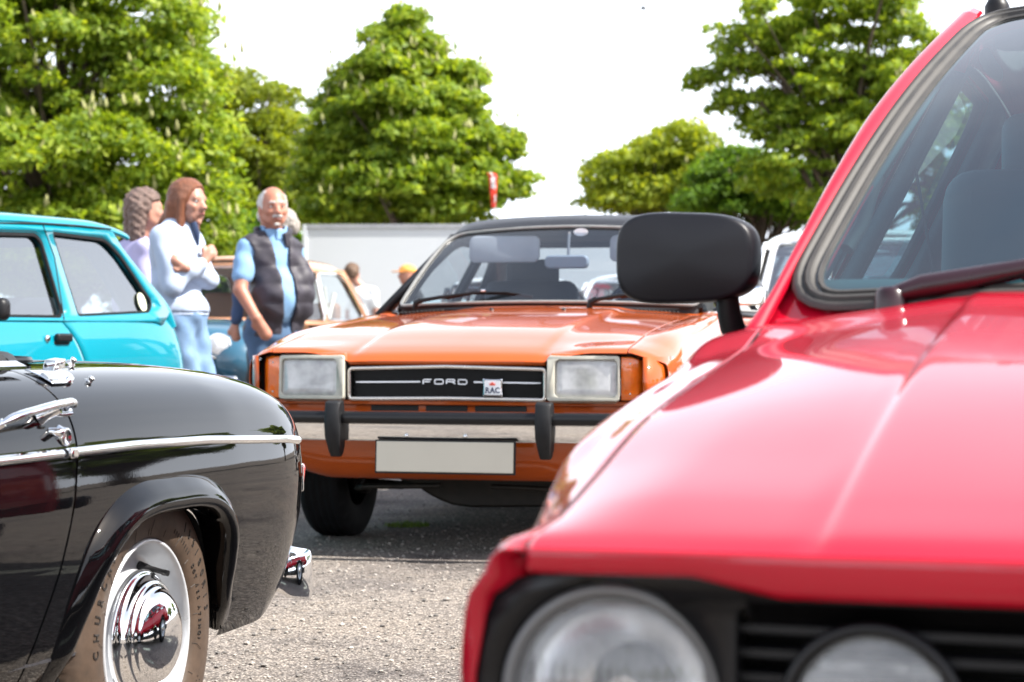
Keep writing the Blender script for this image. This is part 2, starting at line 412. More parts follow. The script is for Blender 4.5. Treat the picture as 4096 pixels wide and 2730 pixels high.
def simple_wheel(parent, c, r=.29, wd=.16, rr=.17, out=1, style='steel', n=72, rimmat=None):
    """wheel part with tyre and hubcap sub-parts; out=+1 outer face towards +x"""
    prof = [(-.002, rr), (.004, rr-.004), (.0, rr-.014), (-.03, rr-.02), (-.045, rr-.035), (-.03, rr*.62), (-.012, rr*.5), (-.012, .0)]
    V, F = lathem(prof, 'x', (0, 0, 0), 48); V[:, 0] *= out
    w_ = add('wheel', V+np.array(c), F, rimmat or M['silver'], parent, weld=1e-5, recalc=True, autosmooth=40)
    V, F = tyrem(r, wd, rr, n); V[:, 0] *= out
    add('tyre', V+np.array(c), F, M['tyre_black'], w_, recalc=True, autosmooth=50)
    V, F = lathem([(-.012, rr*.52), (.0, rr*.5), (.012, rr*.42), (.02, rr*.25), (.023, 0)], 'x', (0, 0, 0), 32); V[:, 0] *= out
    add('hubcap', V+np.array(c), F, M['chrome'], w_, weld=1e-5, recalc=True)
    return w_
# ================================================================== THE SETTING
def px(x, y, D):
    """world point seen at pixel (x, y) of the 1024-wide picture at depth D (used to place far things)"""
    return ((x-512)/FPX*D, D, CAMH+(HOR-y)/FPX*D)
# ---- ground: worn gravelly tarmac
def ground_mat():
    m, t, b = nodes('gravelly_tarmac'); setp(b, Roughness=.9, Specular_IOR_Level=.25)
    c = t.nodes.new('ShaderNodeTexCoord')
    v = t.nodes.new('ShaderNodeTexVoronoi'); v.inputs['Scale'].default_value = 120; v.feature = 'F1'; t.links.new(c.outputs['Object'], v.inputs['Vector'])
    v2 = t.nodes.new('ShaderNodeTexVoronoi'); v2.inputs['Scale'].default_value = 42; t.links.new(c.outputs['Object'], v2.inputs['Vector'])
    n = noise(t, 1.1, 6, .6); n3 = noise(t, 30, 5, .7)
    sepc = t.nodes.new('ShaderNodeSeparateColor'); t.links.new(v.outputs['Color'], sepc.inputs[0])
    r1 = ramp(t, sepc.outputs[0], [(.0, (.17, .155, .142)), (.3, (.31, .28, .255)), (.6, (.38, .345, .312)), (.85, (.43, .39, .345)), (1., (.50, .46, .415))])
    r1.color_ramp.interpolation = 'LINEAR'
    r2 = ramp(t, v.outputs['Distance'], [(.25, (1, 1, 1)), (.62, (.42, .40, .39))])
    r3 = ramp(t, n.outputs['Fac'], [(.32, (.66, .66, .69)), (.5, (.95, .94, .93)), (.7, (1.12, 1.09, 1.04))])
    r4 = ramp(t, n3.outputs['Fac'], [(.35, (.62, .62, .62)), (.62, (1.12, 1.1, 1.08))])
    n5 = noise(t, .55, 4, .7); r5 = ramp(t, n5.outputs['Fac'], [(.34, (.58, .57, .57)), (.42, (1, 1, 1))])
    n6 = noise(t, 7, 3, .5); r6 = ramp(t, n6.outputs['Fac'], [(.27, (.62, .60, .58)), (.36, (1, 1, 1)), (.66, (1, 1, 1)), (.74, (1.16, 1.12, 1.05))])
    cur = r1.outputs[0]
    for r_ in (r2, r3, r4, r5, r6):
        mxx = t.nodes.new('ShaderNodeMix'); mxx.data_type = 'RGBA'; mxx.blend_type = 'MULTIPLY'; mxx.inputs[0].default_value = 1
        t.links.new(cur, mxx.inputs[6]); t.links.new(r_.outputs[0], mxx.inputs[7]); cur = mxx.outputs[2]
    t.links.new(cur, b.inputs['Base Color'])
    h = t.nodes.new('ShaderNodeMath'); h.operation = 'MULTIPLY_ADD'; h.inputs[1].default_value = -1.; t.links.new(v.outputs['Distance'], h.inputs[0]); t.links.new(n3.outputs['Fac'], h.inputs[2])
    h2 = t.nodes.new('ShaderNodeMath'); h2.operation = 'MULTIPLY_ADD'; h2.inputs[1].default_value = -.7; t.links.new(v2.outputs['Distance'], h2.inputs[0]); t.links.new(h.outputs[0], h2.inputs[2])
    bump(t, b, h2.outputs[0], .006, .8); return m
GM = ground_mat()
S_ = 600.
add('ground', [(-S_, -S_, 0), (S_, -S_, 0), (S_, S_, 0), (-S_, S_, 0)], [[0, 1, 2, 3]], GM, smooth=False)['kind'] = 'structure'
# loose chippings lying on the tarmac where the picture shows it close up
def gravel():
    N = 15000; V = []; F = []; n = 0
    ico = np.array([(0,0,1),(.9,0,.25),(.28,.85,.25),(-.73,.53,.25),(-.73,-.53,.25),(.28,-.85,.25),(.6,.45,-.6),(-.5,.6,-.6),(-.1,-.8,-.6)])
    fc = [[0,1,2],[0,2,3],[0,3,4],[0,4,5],[0,5,1],[1,6,2],[2,7,3],[2,6,7],[3,7,4],[4,8,5],[4,7,8],[5,8,1],[1,8,6]]
    Y = 4.6+RNG.random(N)**1.25*6.5; X = (RNG.random(N)-.5)*.62*Y-.02*Y; s = RNG.gamma(2.2, .0015, N)+.0014
    al = RNG.random(N)*6.28
    A = []
    for i in range(N):
        q = ico*(1+.35*(RNG.random(ico.shape)-.5)); ca, sa = math.cos(al[i]), math.sin(al[i])
        q = q*np.array([1, .75, .55])*s[i]; q = np.c_[q[:, 0]*ca-q[:, 1]*sa, q[:, 0]*sa+q[:, 1]*ca, q[:, 2]+s[i]*.25]
        A.append(q+np.array([X[i], Y[i], 0])); F += [[k+n for k in f] for f in fc]; n += len(ico)
    m, t, b = nodes('stone_chippings'); setp(b, Roughness=.85)
    g = t.nodes.new('ShaderNodeNewGeometry')
    t.links.new(ramp(t, g.outputs['Random Per Island'], [(0, (.10, .092, .085)), (.35, (.22, .20, .18)), (.7, (.30, .27, .24)), (.95, (.37, .33, .29)), (1, (.44, .41, .38))]).outputs[0], b.inputs['Base Color'])
    o = add('gravel', np.vstack(A), F, m, smooth=False); tag(o, 'loose stone chippings scattered over the tarmac between the cars', 'gravel', kind='stuff')
gravel()
# moss tuft lying under the orange car
def moss():
    V = []; F = []
    for i in range(260):
        a = RNG.random()*6.28; r = RNG.random()**.5; x, y = -.46+.10*r*math.cos(a), 9.25+.10*r*math.sin(a)
        h = .008+.012*RNG.random(); b = RNG.random()*3.14; dx, dy = .004*math.cos(b), .004*math.sin(b); n = len(V)
        V += [(x-dx, y-dy, 0), (x+dx, y+dy, 0), (x+dy*2, y-dx*2, h)]; F.append([n, n+1, n+2])
    o = add('moss_tuft', V, F, mat('moss', (.20, .26, .03), .9), smooth=False); tag(o, 'small yellow green patch of moss on the tarmac under the orange car', 'moss', kind='stuff')
moss()

# ---- trees
def leaf_mat(name, c1, c2, c3):
    m = bpy.data.materials.new(name); m.use_nodes = True; t = m.node_tree; t.nodes.clear()
    o = t.nodes.new('ShaderNodeOutputMaterial'); g = t.nodes.new('ShaderNodeNewGeometry')
    n = noise(t, .9, 3); r0 = ramp(t, g.outputs['Random Per Island'], [(0, c1), (.5, c2), (1, c3)])
    r1 = ramp(t, n.outputs['Fac'], [(.3, (.7, .75, .7)), (.7, (1.25, 1.2, 1.1))])
    mm = t.nodes.new('ShaderNodeMix'); mm.data_type = 'RGBA'; mm.blend_type = 'MULTIPLY'; mm.inputs[0].default_value = 1
    t.links.new(r0.outputs[0], mm.inputs[6]); t.links.new(r1.outputs[0], mm.inputs[7])
    p = t.nodes.new('ShaderNodeBsdfPrincipled'); p.inputs['Roughness'].default_value = .55; p.inputs['Specular IOR Level'].default_value = .35
    t.links.new(mm.outputs[2], p.inputs['Base Color'])
    tl = t.nodes.new('ShaderNodeBsdfTranslucent'); gm = t.nodes.new('ShaderNodeMix'); gm.data_type = 'RGBA'; gm.blend_type = 'MULTIPLY'; gm.inputs[0].default_value = 1; gm.inputs[7].default_value = (1.5, 1.35, .5, 1)
    t.links.new(mm.outputs[2], gm.inputs[6]); t.links.new(gm.outputs[2], tl.inputs[0])
    x = t.nodes.new('ShaderNodeMixShader'); x.inputs[0].default_value = .52; t.links.new(p.outputs[0], x.inputs[1]); t.links.new(tl.outputs[0], x.inputs[2]); t.links.new(x.outputs[0], o.inputs[0])
    return m
LEAF = {'chestnut': leaf_mat('chestnut_leaf', (.11, .185, .016), (.20, .30, .024), (.34, .42, .045)),
        'oak': leaf_mat('young_oak_leaf', (.14, .20, .015), (.23, .30, .02), (.33, .38, .04)),
        'dark': leaf_mat('dark_leaf', (.06, .13, .012), (.10, .20, .018), (.16, .27, .025)),
        'mid': leaf_mat('olive_leaf', (.12, .17, .012), (.19, .25, .018), (.27, .32, .03))}
BLOS = mat('chestnut_blossom', (.27, .27, .10), .7, var=.2)
def tree(name, label, base, blobs, nleaf, lm, lsize=.15, clump=.55, flowers=0, trunk_r=.25, trunk_top=None, shell=.55, group=None, fill=1.):
    """blobs: (x, y, z, rx, ry, rz) relative to the base"""
    root = thing(name, label, 'tree', base, 0, group)
    blobs = np.array(blobs, float); vol = blobs[:, 3]*blobs[:, 4]*blobs[:, 5]; vol = vol**.8; vol /= vol.sum()
    nc = max(30, int(nleaf/100)); bi = RNG.choice(len(blobs), nc, p=vol)
    d = RNG.normal(size=(nc, 3)); d /= np.linalg.norm(d, axis=1)[:, None]
    rad = (shell+(1-shell)*RNG.random(nc)**.6)*np.where(RNG.random(nc) < .12, 1.13, 1.)
    c = blobs[bi, :3]+d*blobs[bi, 3:]*rad[:, None]
    cr = clump*(.55+.8*RNG.random(nc)); w_ = cr**2; w_ /= w_.sum()
    ci = RNG.choice(nc, nleaf, p=w_)
    q = RNG.normal(size=(nleaf, 3)); q /= np.linalg.norm(q, axis=1)[:, None]; q[:, 2] = np.abs(q[:, 2])*.9-.25*RNG.random(nleaf)
    pos = c[ci]+q*(cr[ci]*(.55+.5*RNG.random(nleaf)))[:, None]*np.array([1, 1, .78])
    nrm = q*.8+np.array([0, 0, .45])+RNG.normal(size=(nleaf, 3))*.55; nrm /= np.linalg.norm(nrm, axis=1)[:, None]
    a = RNG.normal(size=(nleaf, 3)); a -= (a*nrm).sum(1)[:, None]*nrm; a /= np.linalg.norm(a, axis=1)[:, None]; b = np.cross(nrm, a)
    L = (lsize*(.6+.8*RNG.random(nleaf)))[:, None]; W = L*.42; dr = nrm*L*.18
    # leaf: folded blade of six points
    P = np.stack([pos-a*L*.5, pos-a*L*.12+b*W*.5-dr*.5, pos+a*L*.22+b*W*.46-dr, pos+a*L*.55-dr*2, pos+a*L*.22-b*W*.46-dr, pos-a*L*.12-b*W*.5-dr*.5], 1).reshape(-1, 3)
    me = bpy.data.meshes.new('crown'); me.vertices.add(len(P)); me.vertices.foreach_set('co', P.ravel())
    me.loops.add(6*nleaf); me.polygons.add(nleaf)
    me.loops.foreach_set('vertex_index', np.arange(6*nleaf)); me.polygons.foreach_set('loop_start', np.arange(0, 6*nleaf, 6)); me.polygons.foreach_set('loop_total', np.full(nleaf, 6))
    me.update(calc_edges=True); me.materials.append(lm); o = bpy.data.objects.new('crown', me); COL.objects.link(o); o.parent = root
    # trunk and limbs
    top = trunk_top or (0, 0, blobs[:, 2].mean())
    parts = []
    pth = spline([(0, 0, -.3), (top[0]*.2+.05, top[1]*.2, top[2]*.35), (top[0]*.6-.05, top[1]*.6, top[2]*.7), top], 14)
    parts.append(sweepm(pth, circ(1, 8), scale=np.linspace(trunk_r*1.15, trunk_r*.35, 14), up=(0, 1, 0)))
    for k in RNG.choice(nc, min(nc, 70), replace=False):
        s0 = pth[int(4+RNG.random()*8)]; e = c[k]; md = (s0+e)/2+np.array([0, 0, .12*np.linalg.norm(e-s0)])
        r0 = trunk_r*(.16+.22*RNG.random())
        pp = spline([s0, md, e], 7); parts.append(sweepm(pp, circ(1, 5), scale=np.linspace(r0, .015, 7), up=(.3, 1, .1)))
    V, F = join(parts); add('trunk', V, F, M['bark'], root, recalc=False)
    if flowers:
        parts = []; nf = flowers
        for k in RNG.choice(nc, nf, replace=True):
            dirn = c[k]-blobs[bi[k], :3]; 
            p = c[k]+dirn/np.linalg.norm(dirn)*cr[k]*.45+np.array([0, 0, cr[k]*.42])+RNG.normal(size=3)*cr[k]*.35*np.array([1, 1, .4]); h = .14+.08*RNG.random(); lean = RNG.normal(size=2)*.03
            pr = [(0, .012), (.12*h, .034), (.4*h, .032), (.75*h, .018), (h, .004)]
            V, F = lathem(pr, 'z', (0, 0, 0), 6); V[:, 0] += V[:, 2]/h*lean[0]; V[:, 1] += V[:, 2]/h*lean[1]; V *= 1+.25*(RNG.random(V.shape)-.5); parts.append((V+p, F))
        V, F = join(parts); o = add('blossoms', V, F, BLOS, root); o['kind'] = 'stuff'
    return root
def blobs_px(base, D, L):
    """far crowns measured off the photograph: (px, py, rx, ry, depth offset, depth radius)"""
    s = FPX/D; out = []
    for (x, y, rx, ry, dd, rd) in L:
        p = px(x, y, D); out.append((p[0]-base[0], dd, p[2], rx/s, rd, ry/s))
    return out
def T(label, D, bx, L, n, lm, **k):
    b = (px(bx, 300, D)[0], D, 0); return tree('chestnut_tree' if k.get('flowers') else 'broadleaf_tree', label, b, blobs_px(b, D, L), n, lm, **k)
T('big leafy chestnut with pale blossom candles filling the left edge', 34, 60,
  [(20, -60, 120, 80, 0, 2.4), (125, 15, 78, 62, .3, 1.6), (30, 60, 110, 70, 0, 2.2), (165, 95, 52, 48, -.2, 1.3), (40, 165, 120, 62, -.5, 2.2), (150, 165, 75, 56, -.6, 1.7), (205, 185, 40, 46, -.4, 1.1),
   (90, 225, 120, 34, -.3, 1.8), (200, 225, 44, 30, -.4, 1.2), (60, 265, 110, 32, -.2, 1.6), (190, 258, 40, 22, -.2, 1.1), (-60, 120, 80, 110, 0, 2)],
  118000, LEAF['chestnut'], flowers=620, trunk_r=.34, lsize=.125, clump=.42)
T('olive green tree seen in the gap between the two nearest chestnuts', 54, 262,
  [(232, 92, 34, 24, 0, 1.2), (275, 108, 24, 26, 0, 1.1), (255, 150, 50, 40, 0, 1.6), (240, 190, 40, 30, 0, 1.4), (290, 205, 30, 32, 0, 1.2), (215, 130, 30, 40, 0, 1.)], 26000, LEAF['mid'], trunk_r=.22, lsize=.15, clump=.5, shell=.5)
T('tall pointed chestnut in full blossom behind the white trailer', 44, 412,
  [(402, 30, 16, 16, 0, .6), (390, 46, 24, 16, 0, .7), (420, 50, 22, 15, 0, .6), (398, 72, 44, 20, 0, 1.1), (356, 84, 24, 16, 0, .7), (442, 82, 26, 18, 0, .8), (332, 98, 14, 12, 0, .5), (400, 108, 62, 24, -.2, 1.5), (456, 112, 30, 20, 0, .9), (350, 138, 44, 24, 0, 1.2),
   (430, 142, 66, 28, -.4, 1.6), (490, 148, 26, 18, 0, .8), (326, 176, 30, 22, 0, 1.), (395, 185, 72, 30, -.4, 1.8), (470, 183, 44, 24, -.2, 1.2), (520, 178, 14, 9, 0, .5), (512, 196, 20, 9, 0, .6), (345, 212, 54, 20, 0, 1.4), (440, 212, 66, 16, -.2, 1.4), (474, 76, 8, 10, 0, .4)],
  100000, LEAF['chestnut'], flowers=420, trunk_r=.3, lsize=.145, clump=.38)
T('small yellow green tree standing alone beyond the car park', 58, 650,
  [(675, 145, 34, 20, 0, 1.2), (640, 165, 34, 22, 0, 1.2), (610, 182, 24, 20, 0, 1.), (690, 175, 44, 26, 0, 1.6), (640, 198, 52, 18, 0, 1.6), (600, 200, 18, 14, 0, .8)], 22000, LEAF['oak'], trunk_r=.25, lsize=.16, clump=.55, shell=.4)
T('dark bushy tree low behind the black door mirror', 50, 760,
  [(735, 175, 36, 22, 0, 1.2), (770, 190, 45, 26, 0, 1.4), (720, 205, 40, 16, 0, 1.2), (800, 205, 40, 22, 0, 1.4)], 26000, LEAF['dark'], flowers=40, trunk_r=.25, lsize=.14, clump=.45, shell=.4)
T('open crowned chestnut with sky showing through beside the red car pillar', 46, 850,
  [(790, 22, 50, 40, 0, 1.5), (862, 0, 58, 44, 0, 1.6), (805, 78, 56, 42, 0, 1.6), (872, 85, 52, 42, 0, 1.5), (748, 50, 36, 30, 0, 1.2), (720, 74, 30, 12, 0, .7), (697, 82, 16, 10, 0, .5), (742, 105, 30, 20, 0, .9), (825, 135, 70, 40, 0, 1.6), (895, 40, 44, 44, 0, 1.3), (880, 160, 52, 38, 0, 1.6),
   (775, 125, 36, 26, 0, 1.1), (770, 175, 34, 26, 0, 1.1), (850, 200, 62, 24, 0, 1.6), (930, 120, 50, 60, 0, 1.6), (960, 200, 60, 40, 0, 1.8)], 52000, LEAF['chestnut'], flowers=160, trunk_r=.26, lsize=.15, clump=.38, shell=.2)
# more of the same belt of trees, right of the frame and behind the photographer: seen only mirrored in paint and chrome
_g = 'trees around the car park beyond the frame'
_far = tree('broadleaf_tree', 'leafy tree in the belt around the car park, outside the picture', (26, 32, 0), [(0, 0, 4.5, 3.4, 3, 2.6), (2.6, .5, 3.4, 2.6, 2.4, 2.2), (-2.6, 0, 3.2, 2.4, 2.2, 2.)], 9000, LEAF['chestnut'], lsize=.42, clump=.8, group=_g, trunk_r=.3)
for (x, y, s_, rz) in ((20, 40, 1.0, 1.2), (33, 26, 1.1, 2.2), (38, 16, 1.05, 4.), (42, 5, 1.1, .6), (40, -8, 1., 1.9), (28, -34, 1.1, 3.), (14, -42, 1.15, .3), (0, -44, 1.05, 2.7), (-14, -42, 1.1, 5.), (-28, -36, 1., 1.), (-38, 26, 1.15, .4), (-42, 8, 1.1, 2.1)):
    c = copy_tree(_far); c.location = (x, y, 0); c.scale = (s_, s_, s_*.95); c.rotation_euler = (0, 0, rz)
for k_, (bx, L_) in enumerate((((285, [(285, 262, 26, 40, 0, 1.2), (262, 285, 20, 28, 0, 1.), (305, 280, 20, 30, 0, 1.)])), (235, [(235, 268, 24, 38, 0, 1.2), (212, 285, 20, 30, 0, 1.), (250, 240, 20, 22, 0, 1.)]), (160, [(160, 272, 34, 36, 0, 1.3), (125, 285, 26, 28, 0, 1.)]), (60, [(60, 275, 50, 34, 0, 1.4), (10, 285, 30, 28, 0, 1.)]))):
    b_ = (px(bx, 300, 52)[0], 52, 0); tree('bush', ['rounded dark bush low behind the man, left end of the trailer', 'dark bush low between the woman and the man', 'dark bush behind the person with curly hair', 'dark bush low behind the turquoise car roof'][k_], b_, blobs_px(b_, 52, L_), 7000, LEAF['dark'], lsize=.2, clump=.5, trunk_r=.12, group='bushes below the trees')
# ---- white trailer
def trailer():
    D = 38.; a = R(-2.2)
    l = px(303, 225, D); h = l[2]
    r = thing('trailer', 'pale grey box trailer parked in front of the trees', 'trailer', (l[0], D, 0), a)
    L = 7.2
    box('trailer_box', (L/2, 1.25, (h+1.0)/2), (L, 2.5, h-1.0), M['lorry'], r, .02)
    box('top_rail', (L/2, -.012, h-.03), (L+.01, .03, .08), mat('grey_rail', (.33, .34, .36), .4), r, .006)
    box('bottom_rail', (L/2, -.012, 1.02), (L+.01, .03, .1), mat('grey_rail_low', (.33, .34, .36), .4), r, .006)
    box('corner_post', (.03, -.014, (h+1)/2), (.07, .03, h-1.0), M['lorry'], r, .006)
    box('chassis_frame', (L/2, 1.25, .85), (L-.6, 1.0, .26), M['void'], r, .02)
    for x in (4.6, 5.9):
        V, F = tyrem(.5, .3, .3, 48, False); V = V[:, [1, 0, 2]]; V[:, 1] *= -1
        w_ = add('wheel', V+np.array((x, .05, .5)), F, M['tyre_black'], r, recalc=True)
        V2, F2 = lathem([(-.05, .3), (.04, .22), (.02, 0)], 'y', (x, .12, .5), 24); add('rim', V2, F2, M['chrome_dull'], w_, recalc=True)
trailer()
# ---- slim red orange banner on a pole by the trees
def banner():
    D = 29.; s = FPX/D
    r = thing('feather_banner', 'narrow red orange advertising flag with a white panel on its pole', 'flag', (px(493, 300, D)[0], D, 0))
    z = lambda y: CAMH+(HOR-y)/s
    tube('pole', [(.03, 0, 0), (.03, 0, z(208)), (.02, 0, z(178)), (-.04, 0, z(172.5))], .012, M['chrome_dull'], r, 8)
    out = [(-.075, z(173)), (.06, z(176)), (.062, z(186)), (.045, z(196)), (.03, z(208)), (-.02, z(208)), (-.035, z(190)), (-.055, z(180))]
    n = 24; P = np.zeros((n, 5, 3))
    for i, y in enumerate(np.linspace(173, 208, n)):
        wl = np.interp(y, [173, 176, 190, 208], [-.09, -.06, -.045, -.02]); wr = np.interp(y, [173, 177, 190, 208], [.035, .065, .05, .035])
        for j, u in enumerate(np.linspace(0, 1, 5)): P[i, j] = (wl+(wr-wl)*u, .02*math.sin(i*.7+u*3), z(y))
    V, F = gridm(P); add('flag', V, F, M['orange_red'], r, solid=.004)
    add('white_panel', P[3:11, 1:4].reshape(-1, 3)+np.array([0, -.012, 0]), gridm(P[3:11, 1:4])[1], M['white_matte'], r)
banner()
# ---- a bird high in the sky
def bird():
    D = 60.; p = px(643, 9, D)
    V, F = lathem([(-.10, .004), (-.05, .03), (.02, .04), (.08, .03), (.12, .008)], 'x', (0, 0, 0), 10)
    r = add('bird', V, F, M['int_dark']); r.location = p; tag(r, 'tiny dark bird flying high in the white sky', 'bird')
    for s_ in (1, -1):
        add('wing', [(.05, 0, .01), (-.04, 0, .01), (-.05, .12*s_, .07), (.03, .13*s_, .08), (-.03, .26*s_, .05)], [[0, 1, 2, 3], [3, 2, 4]], M['int_dark'], r, solid=.008)
    add('tail', [(-.08, -.015, 0), (-.08, .015, 0), (-.16, .03, .005), (-.16, -.03, .005)], [[0, 1, 2, 3]], M['int_dark'], r, solid=.006)
bird()
# ================================================================== ORANGE COUPE
CO, CA = (-.248, 7.9, 0), -R(14)
def capri():
    r = thing('orange_coupe', 'orange coupe with black vinyl roof and rectangular headlamps, facing the camera in the middle', 'car', CO, CA)
    P = M['orange_paint']
    ys = [0., .035, .10, .22, .42, .80, 1.2, 1.62]
    zc = [.738, .762, .785, .815, .857, .900, .930, .955]
    edge = {  # x: z offsets from the crown, per row
        0: [0]*8, .2: [0, -.001, -.001, -.002, -.002, -.002, -.002, -.003], .33: [-.001, -.003, -.004, -.005, -.006, -.007, -.007, -.008],
        .372: [-.002, -.006, -.010, -.013, -.015, -.016, -.016, -.016], .41: [.002, .0, -.006, -.012, -.017, -.020, -.021, -.021], .56: [.030, .021, .008, -.010, -.018, -.025, -.028, -.030],
        .685: [.030, .021, .008, -.006, -.020, -.030, -.036, -.040]}
    rows = []
    wing = [  # (x, y shift at the nose, z per row)
        (.735, .012, [.760, .774, .786, .803, .838, .872, .897, .920]),
        (.778, .045, [.744, .758, .770, .790, .826, .864, .892, .918]),
        (.808, .085, [.734, .742, .752, .768, .798, .836, .862, .880]),
        (.824, .115, [.722, .725, .730, .738, .748, .762, .774, .780]),
        (.832, .125, [.66, .66, .66, .665, .67, .68, .69, .69]),
        (.830, .120, [.52, .52, .52, .52, .52, .52, .52, .52]),
        (.812, .110, [.36, .34, .33, .30, .28, .26, .25, .25]),
        (.780, .13, [.34, .32, .30, .26, .23, .21, .20, .20])]
    for i, y in enumerate(ys):
        k = max(0, 1-y/.5)**2
        row = [(x, y+.012*(x/.685)**2*k, zc[i]+edge[x][i]) for x in edge]
        row += [(x-(.0 if y > .3 else .012*k), y+sh*max(0, 1-y/.55)**1.5, z[i]) for x, sh, z in wing]
        rows.append(row)
    for y, dz in ((2.2, .0), (3.0, .01), (3.55, .0), (4.0, -.03), (4.22, -.06)):
        rows.append([(x*(.99 if y > 3.9 else 1), y, z+dz) for x, _, z in rows[7]])
    S = Surf(rows)
    # bonnet: one pressing with its two raised ribs and rolled front edge
    nv = 150; v = np.linspace(0, 6, nv//2+1); t = np.linspace(0, 7, 110)**1.0
    t = 7*np.linspace(0, 1, 120)**1.25
    Tt, Vv = np.meshgrid(t, v, indexing='ij'); A = fair(S(Tt, Vv), 2)
    A[:, 0, 0] = 0
    A[:, :, 0] = np.minimum(A[:, :, 0], .682)
    full = np.concatenate([A[:, ::-1]*np.array([-1, 1, 1]), A[:, 1:]], 1)
    # rolled lip below the front edge: deeper over the grille than over the lamps
    f0 = full[0]; x = np.abs(f0[:, 0]); low = np.interp(x, [0, .375, .40, .7], [.716, .718, .761, .761])
    lip = []
    for k, (dy, f) in enumerate(((.045, 1.02), (.04, 1.0), (.012, .97), (.001, .62), (-.003, .25))):
        q = f0.copy(); q[:, 2] = f0[:, 2]+(low-f0[:, 2])*f; q[:, 1] = f0[:, 1]+dy; lip.append(q)
    full = np.concatenate([np.stack(lip), full], 0)
    V, F = gridm(full); add('bonnet', V, F, P, r, solid=.004, recalc=False, autosmooth=60)
    # washer jets and vent slots at the back of the bonnet
    for s in (-1, 1):
        add('washer_jet', *lathem([(0, .012), (.012, .011), (.018, .005), (.018, 0)], 'z', (.16*s, 1.30, .927), 12), M['plastic'], r, recalc=True)
    for k in range(11): 
        box('bonnet_vent', (.44+.018*k, 1.50-.002*k, .9385-.0011*k), (.010, .05, .006), M['void'], r, .002)
    for k in range(11): 
        box('bonnet_vent', (-.44-.018*k, 1.50-.002*k, .9385-.0011*k), (.010, .05, .006), M['void'], r, .002)
    # scuttle panel below the windscreen
    q = S(np.full(40, 7.), np.linspace(0, 8, 40)); q2 = q.copy(); q2[:, 1] += .02; q2[:, 2] += .002
    q3 = q.copy(); q3[:, 1] = 1.70; q3[:, 2] = q[:, 2]+.012
    A = np.stack([q+np.array([0, .006, -.004]), q2, q3]); V, F = gridm(A); W, G = mirror(V, F); add('scuttle', *join([(V, F), (W, G)]), P, r, solid=.004)
    # front wings with side panel, wheel arch cut out
    arch = [(.80+.345*math.cos(a), .30+.345*math.sin(a)) for a in np.linspace(-.5, math.pi+.5, 60)]+[(.45, -.1), (1.15, -.1)]
    for s in (1, -1):
        t = np.r_[7*np.linspace(0, 1, 120)**1.25]; Tt, Vv = np.meshgrid(t, np.linspace(6.02, 13, 110), indexing='ij'); A = fair(S(Tt, Vv), 3)
        V, F = cutgrid(A, arch)
        if s < 0: V, F = mirror(V, F)
        add('front_wing', V, F, P, r, solid=.004, off=-1, autosmooth=60)
        # door, with the rear quarter behind it
        for nm, a, b in (('door', 1.64, 2.85), ('rear_quarter', 2.862, 4.2)):
            Tt, Vv = np.meshgrid(S.ty(np.linspace(a, b, 60), 9.), np.linspace(7.2, 13, 50), indexing='ij'); A = fair(S(Tt, Vv), 2)
            V, F = gridm(A) if nm == 'door' else cutgrid(A, [(y+2.55, z) for y, z in arch])
            if s < 0: V, F = mirror(V, F)
            o = add(nm, V, F, P, r, solid=.004)
            if nm == 'door': box('door_handle', (.842*s, 2.72, .72), (.03, .13, .03), M['satin'], o, .008)
        tube('wheel_arch_liner', [(0.66*s+0*a, .80+.36*math.cos(a), .30+.36*math.sin(a)) for a in np.linspace(.1, math.pi-.1, 24)], 1, M['void'], r, prof=[(-.01, -.15), (.01, -.15), (.01, .15), (-.01, .15)], up=(1, 0, 0))
    # shut lines (dark gaps between bonnet and wings) sit over a dark inner body
    Tt, Vv = np.meshgrid(np.linspace(.4, 12, 60), np.linspace(0, 12, 40), indexing='ij'); A = S(Tt, Vv)*np.array([.985, 1, 1])-np.array([0, -.01, .02])
    A = A[:, A[0, :, 0].argsort() if 0 else slice(None)]
    V, F = gridm(A[:34]); 
    inner = [f for f in F if V[f[0]][2] > .70 and V[f[0]][1] < 1.6]; V2, F2 = mirror(V, inner); add('inner_body', *join([(V, inner), (V2, F2)]), M['void'], r)
    # side feature line strip
    # ---- nose: dark recess, panel strips, lamps, grille
    box('grille_recess', (0, .17, .66), (1.46, .12, .15), M['void'], r, .004)
    def yn(x): return .018+.05*(abs(x)/.74)**3          # nose plan curve
    def zn(x): return 0
    def nose_strip(name, x0, x1, z0, z1, dy, th, m, n=40, bev=.004, bulge=0.):
        P_ = np.zeros((n, 4, 3)); xs = np.linspace(x0, x1, n)
        V = []; F = []
        for i, x in enumerate(xs):
            y = yn(x)+dy; V += [(x, y, z0), (x, y, z1), (x, y+th, z1), (x, y+th, z0)]
        for i in range(n-1):
            a = i*4; b = a+4
            for k in range(4): F.append([a+k, a+(k+1) % 4, b+(k+1) % 4, b+k])
        F += [[3, 2, 1, 0], [4*n-4, 4*n-3, 4*n-2, 4*n-1]]
        return add(name, V, F, m, r, bevel=bev, recalc=True, autosmooth=40)
    nose_strip('nose_panel', -.775, .775, .571, .588, -.004, .05, P)
    nose_strip('apron_shelf', -.765, .765, .50, .572, .022, .03, P)
    for x0, x1 in ((-.30, .06), (.06, .30)): pass
    for a, b in ((-.30, -.115), (-.085, .075), (.105, .30)): nose_strip('air_slot', a, b, .548, .569, .017, .012, M['void'], 6, .001)
    # side returns beside the indicators
    for s in (1, -1):
        pts = [(.741, .02), (.760, .035), (.780, .065), (.795, .10), (.808, .15), (.815, .24)]
        V = []; F = []
        for i, (x, y) in enumerate(pts): V += [(x*s, y, .56), (x*s, y, .752)]
        F = [[2*i, 2*i+1, 2*i+3, 2*i+2] for i in range(len(pts)-1)]; add('lamp_side_panel', V, F, P, r, solid=.004, off=0)
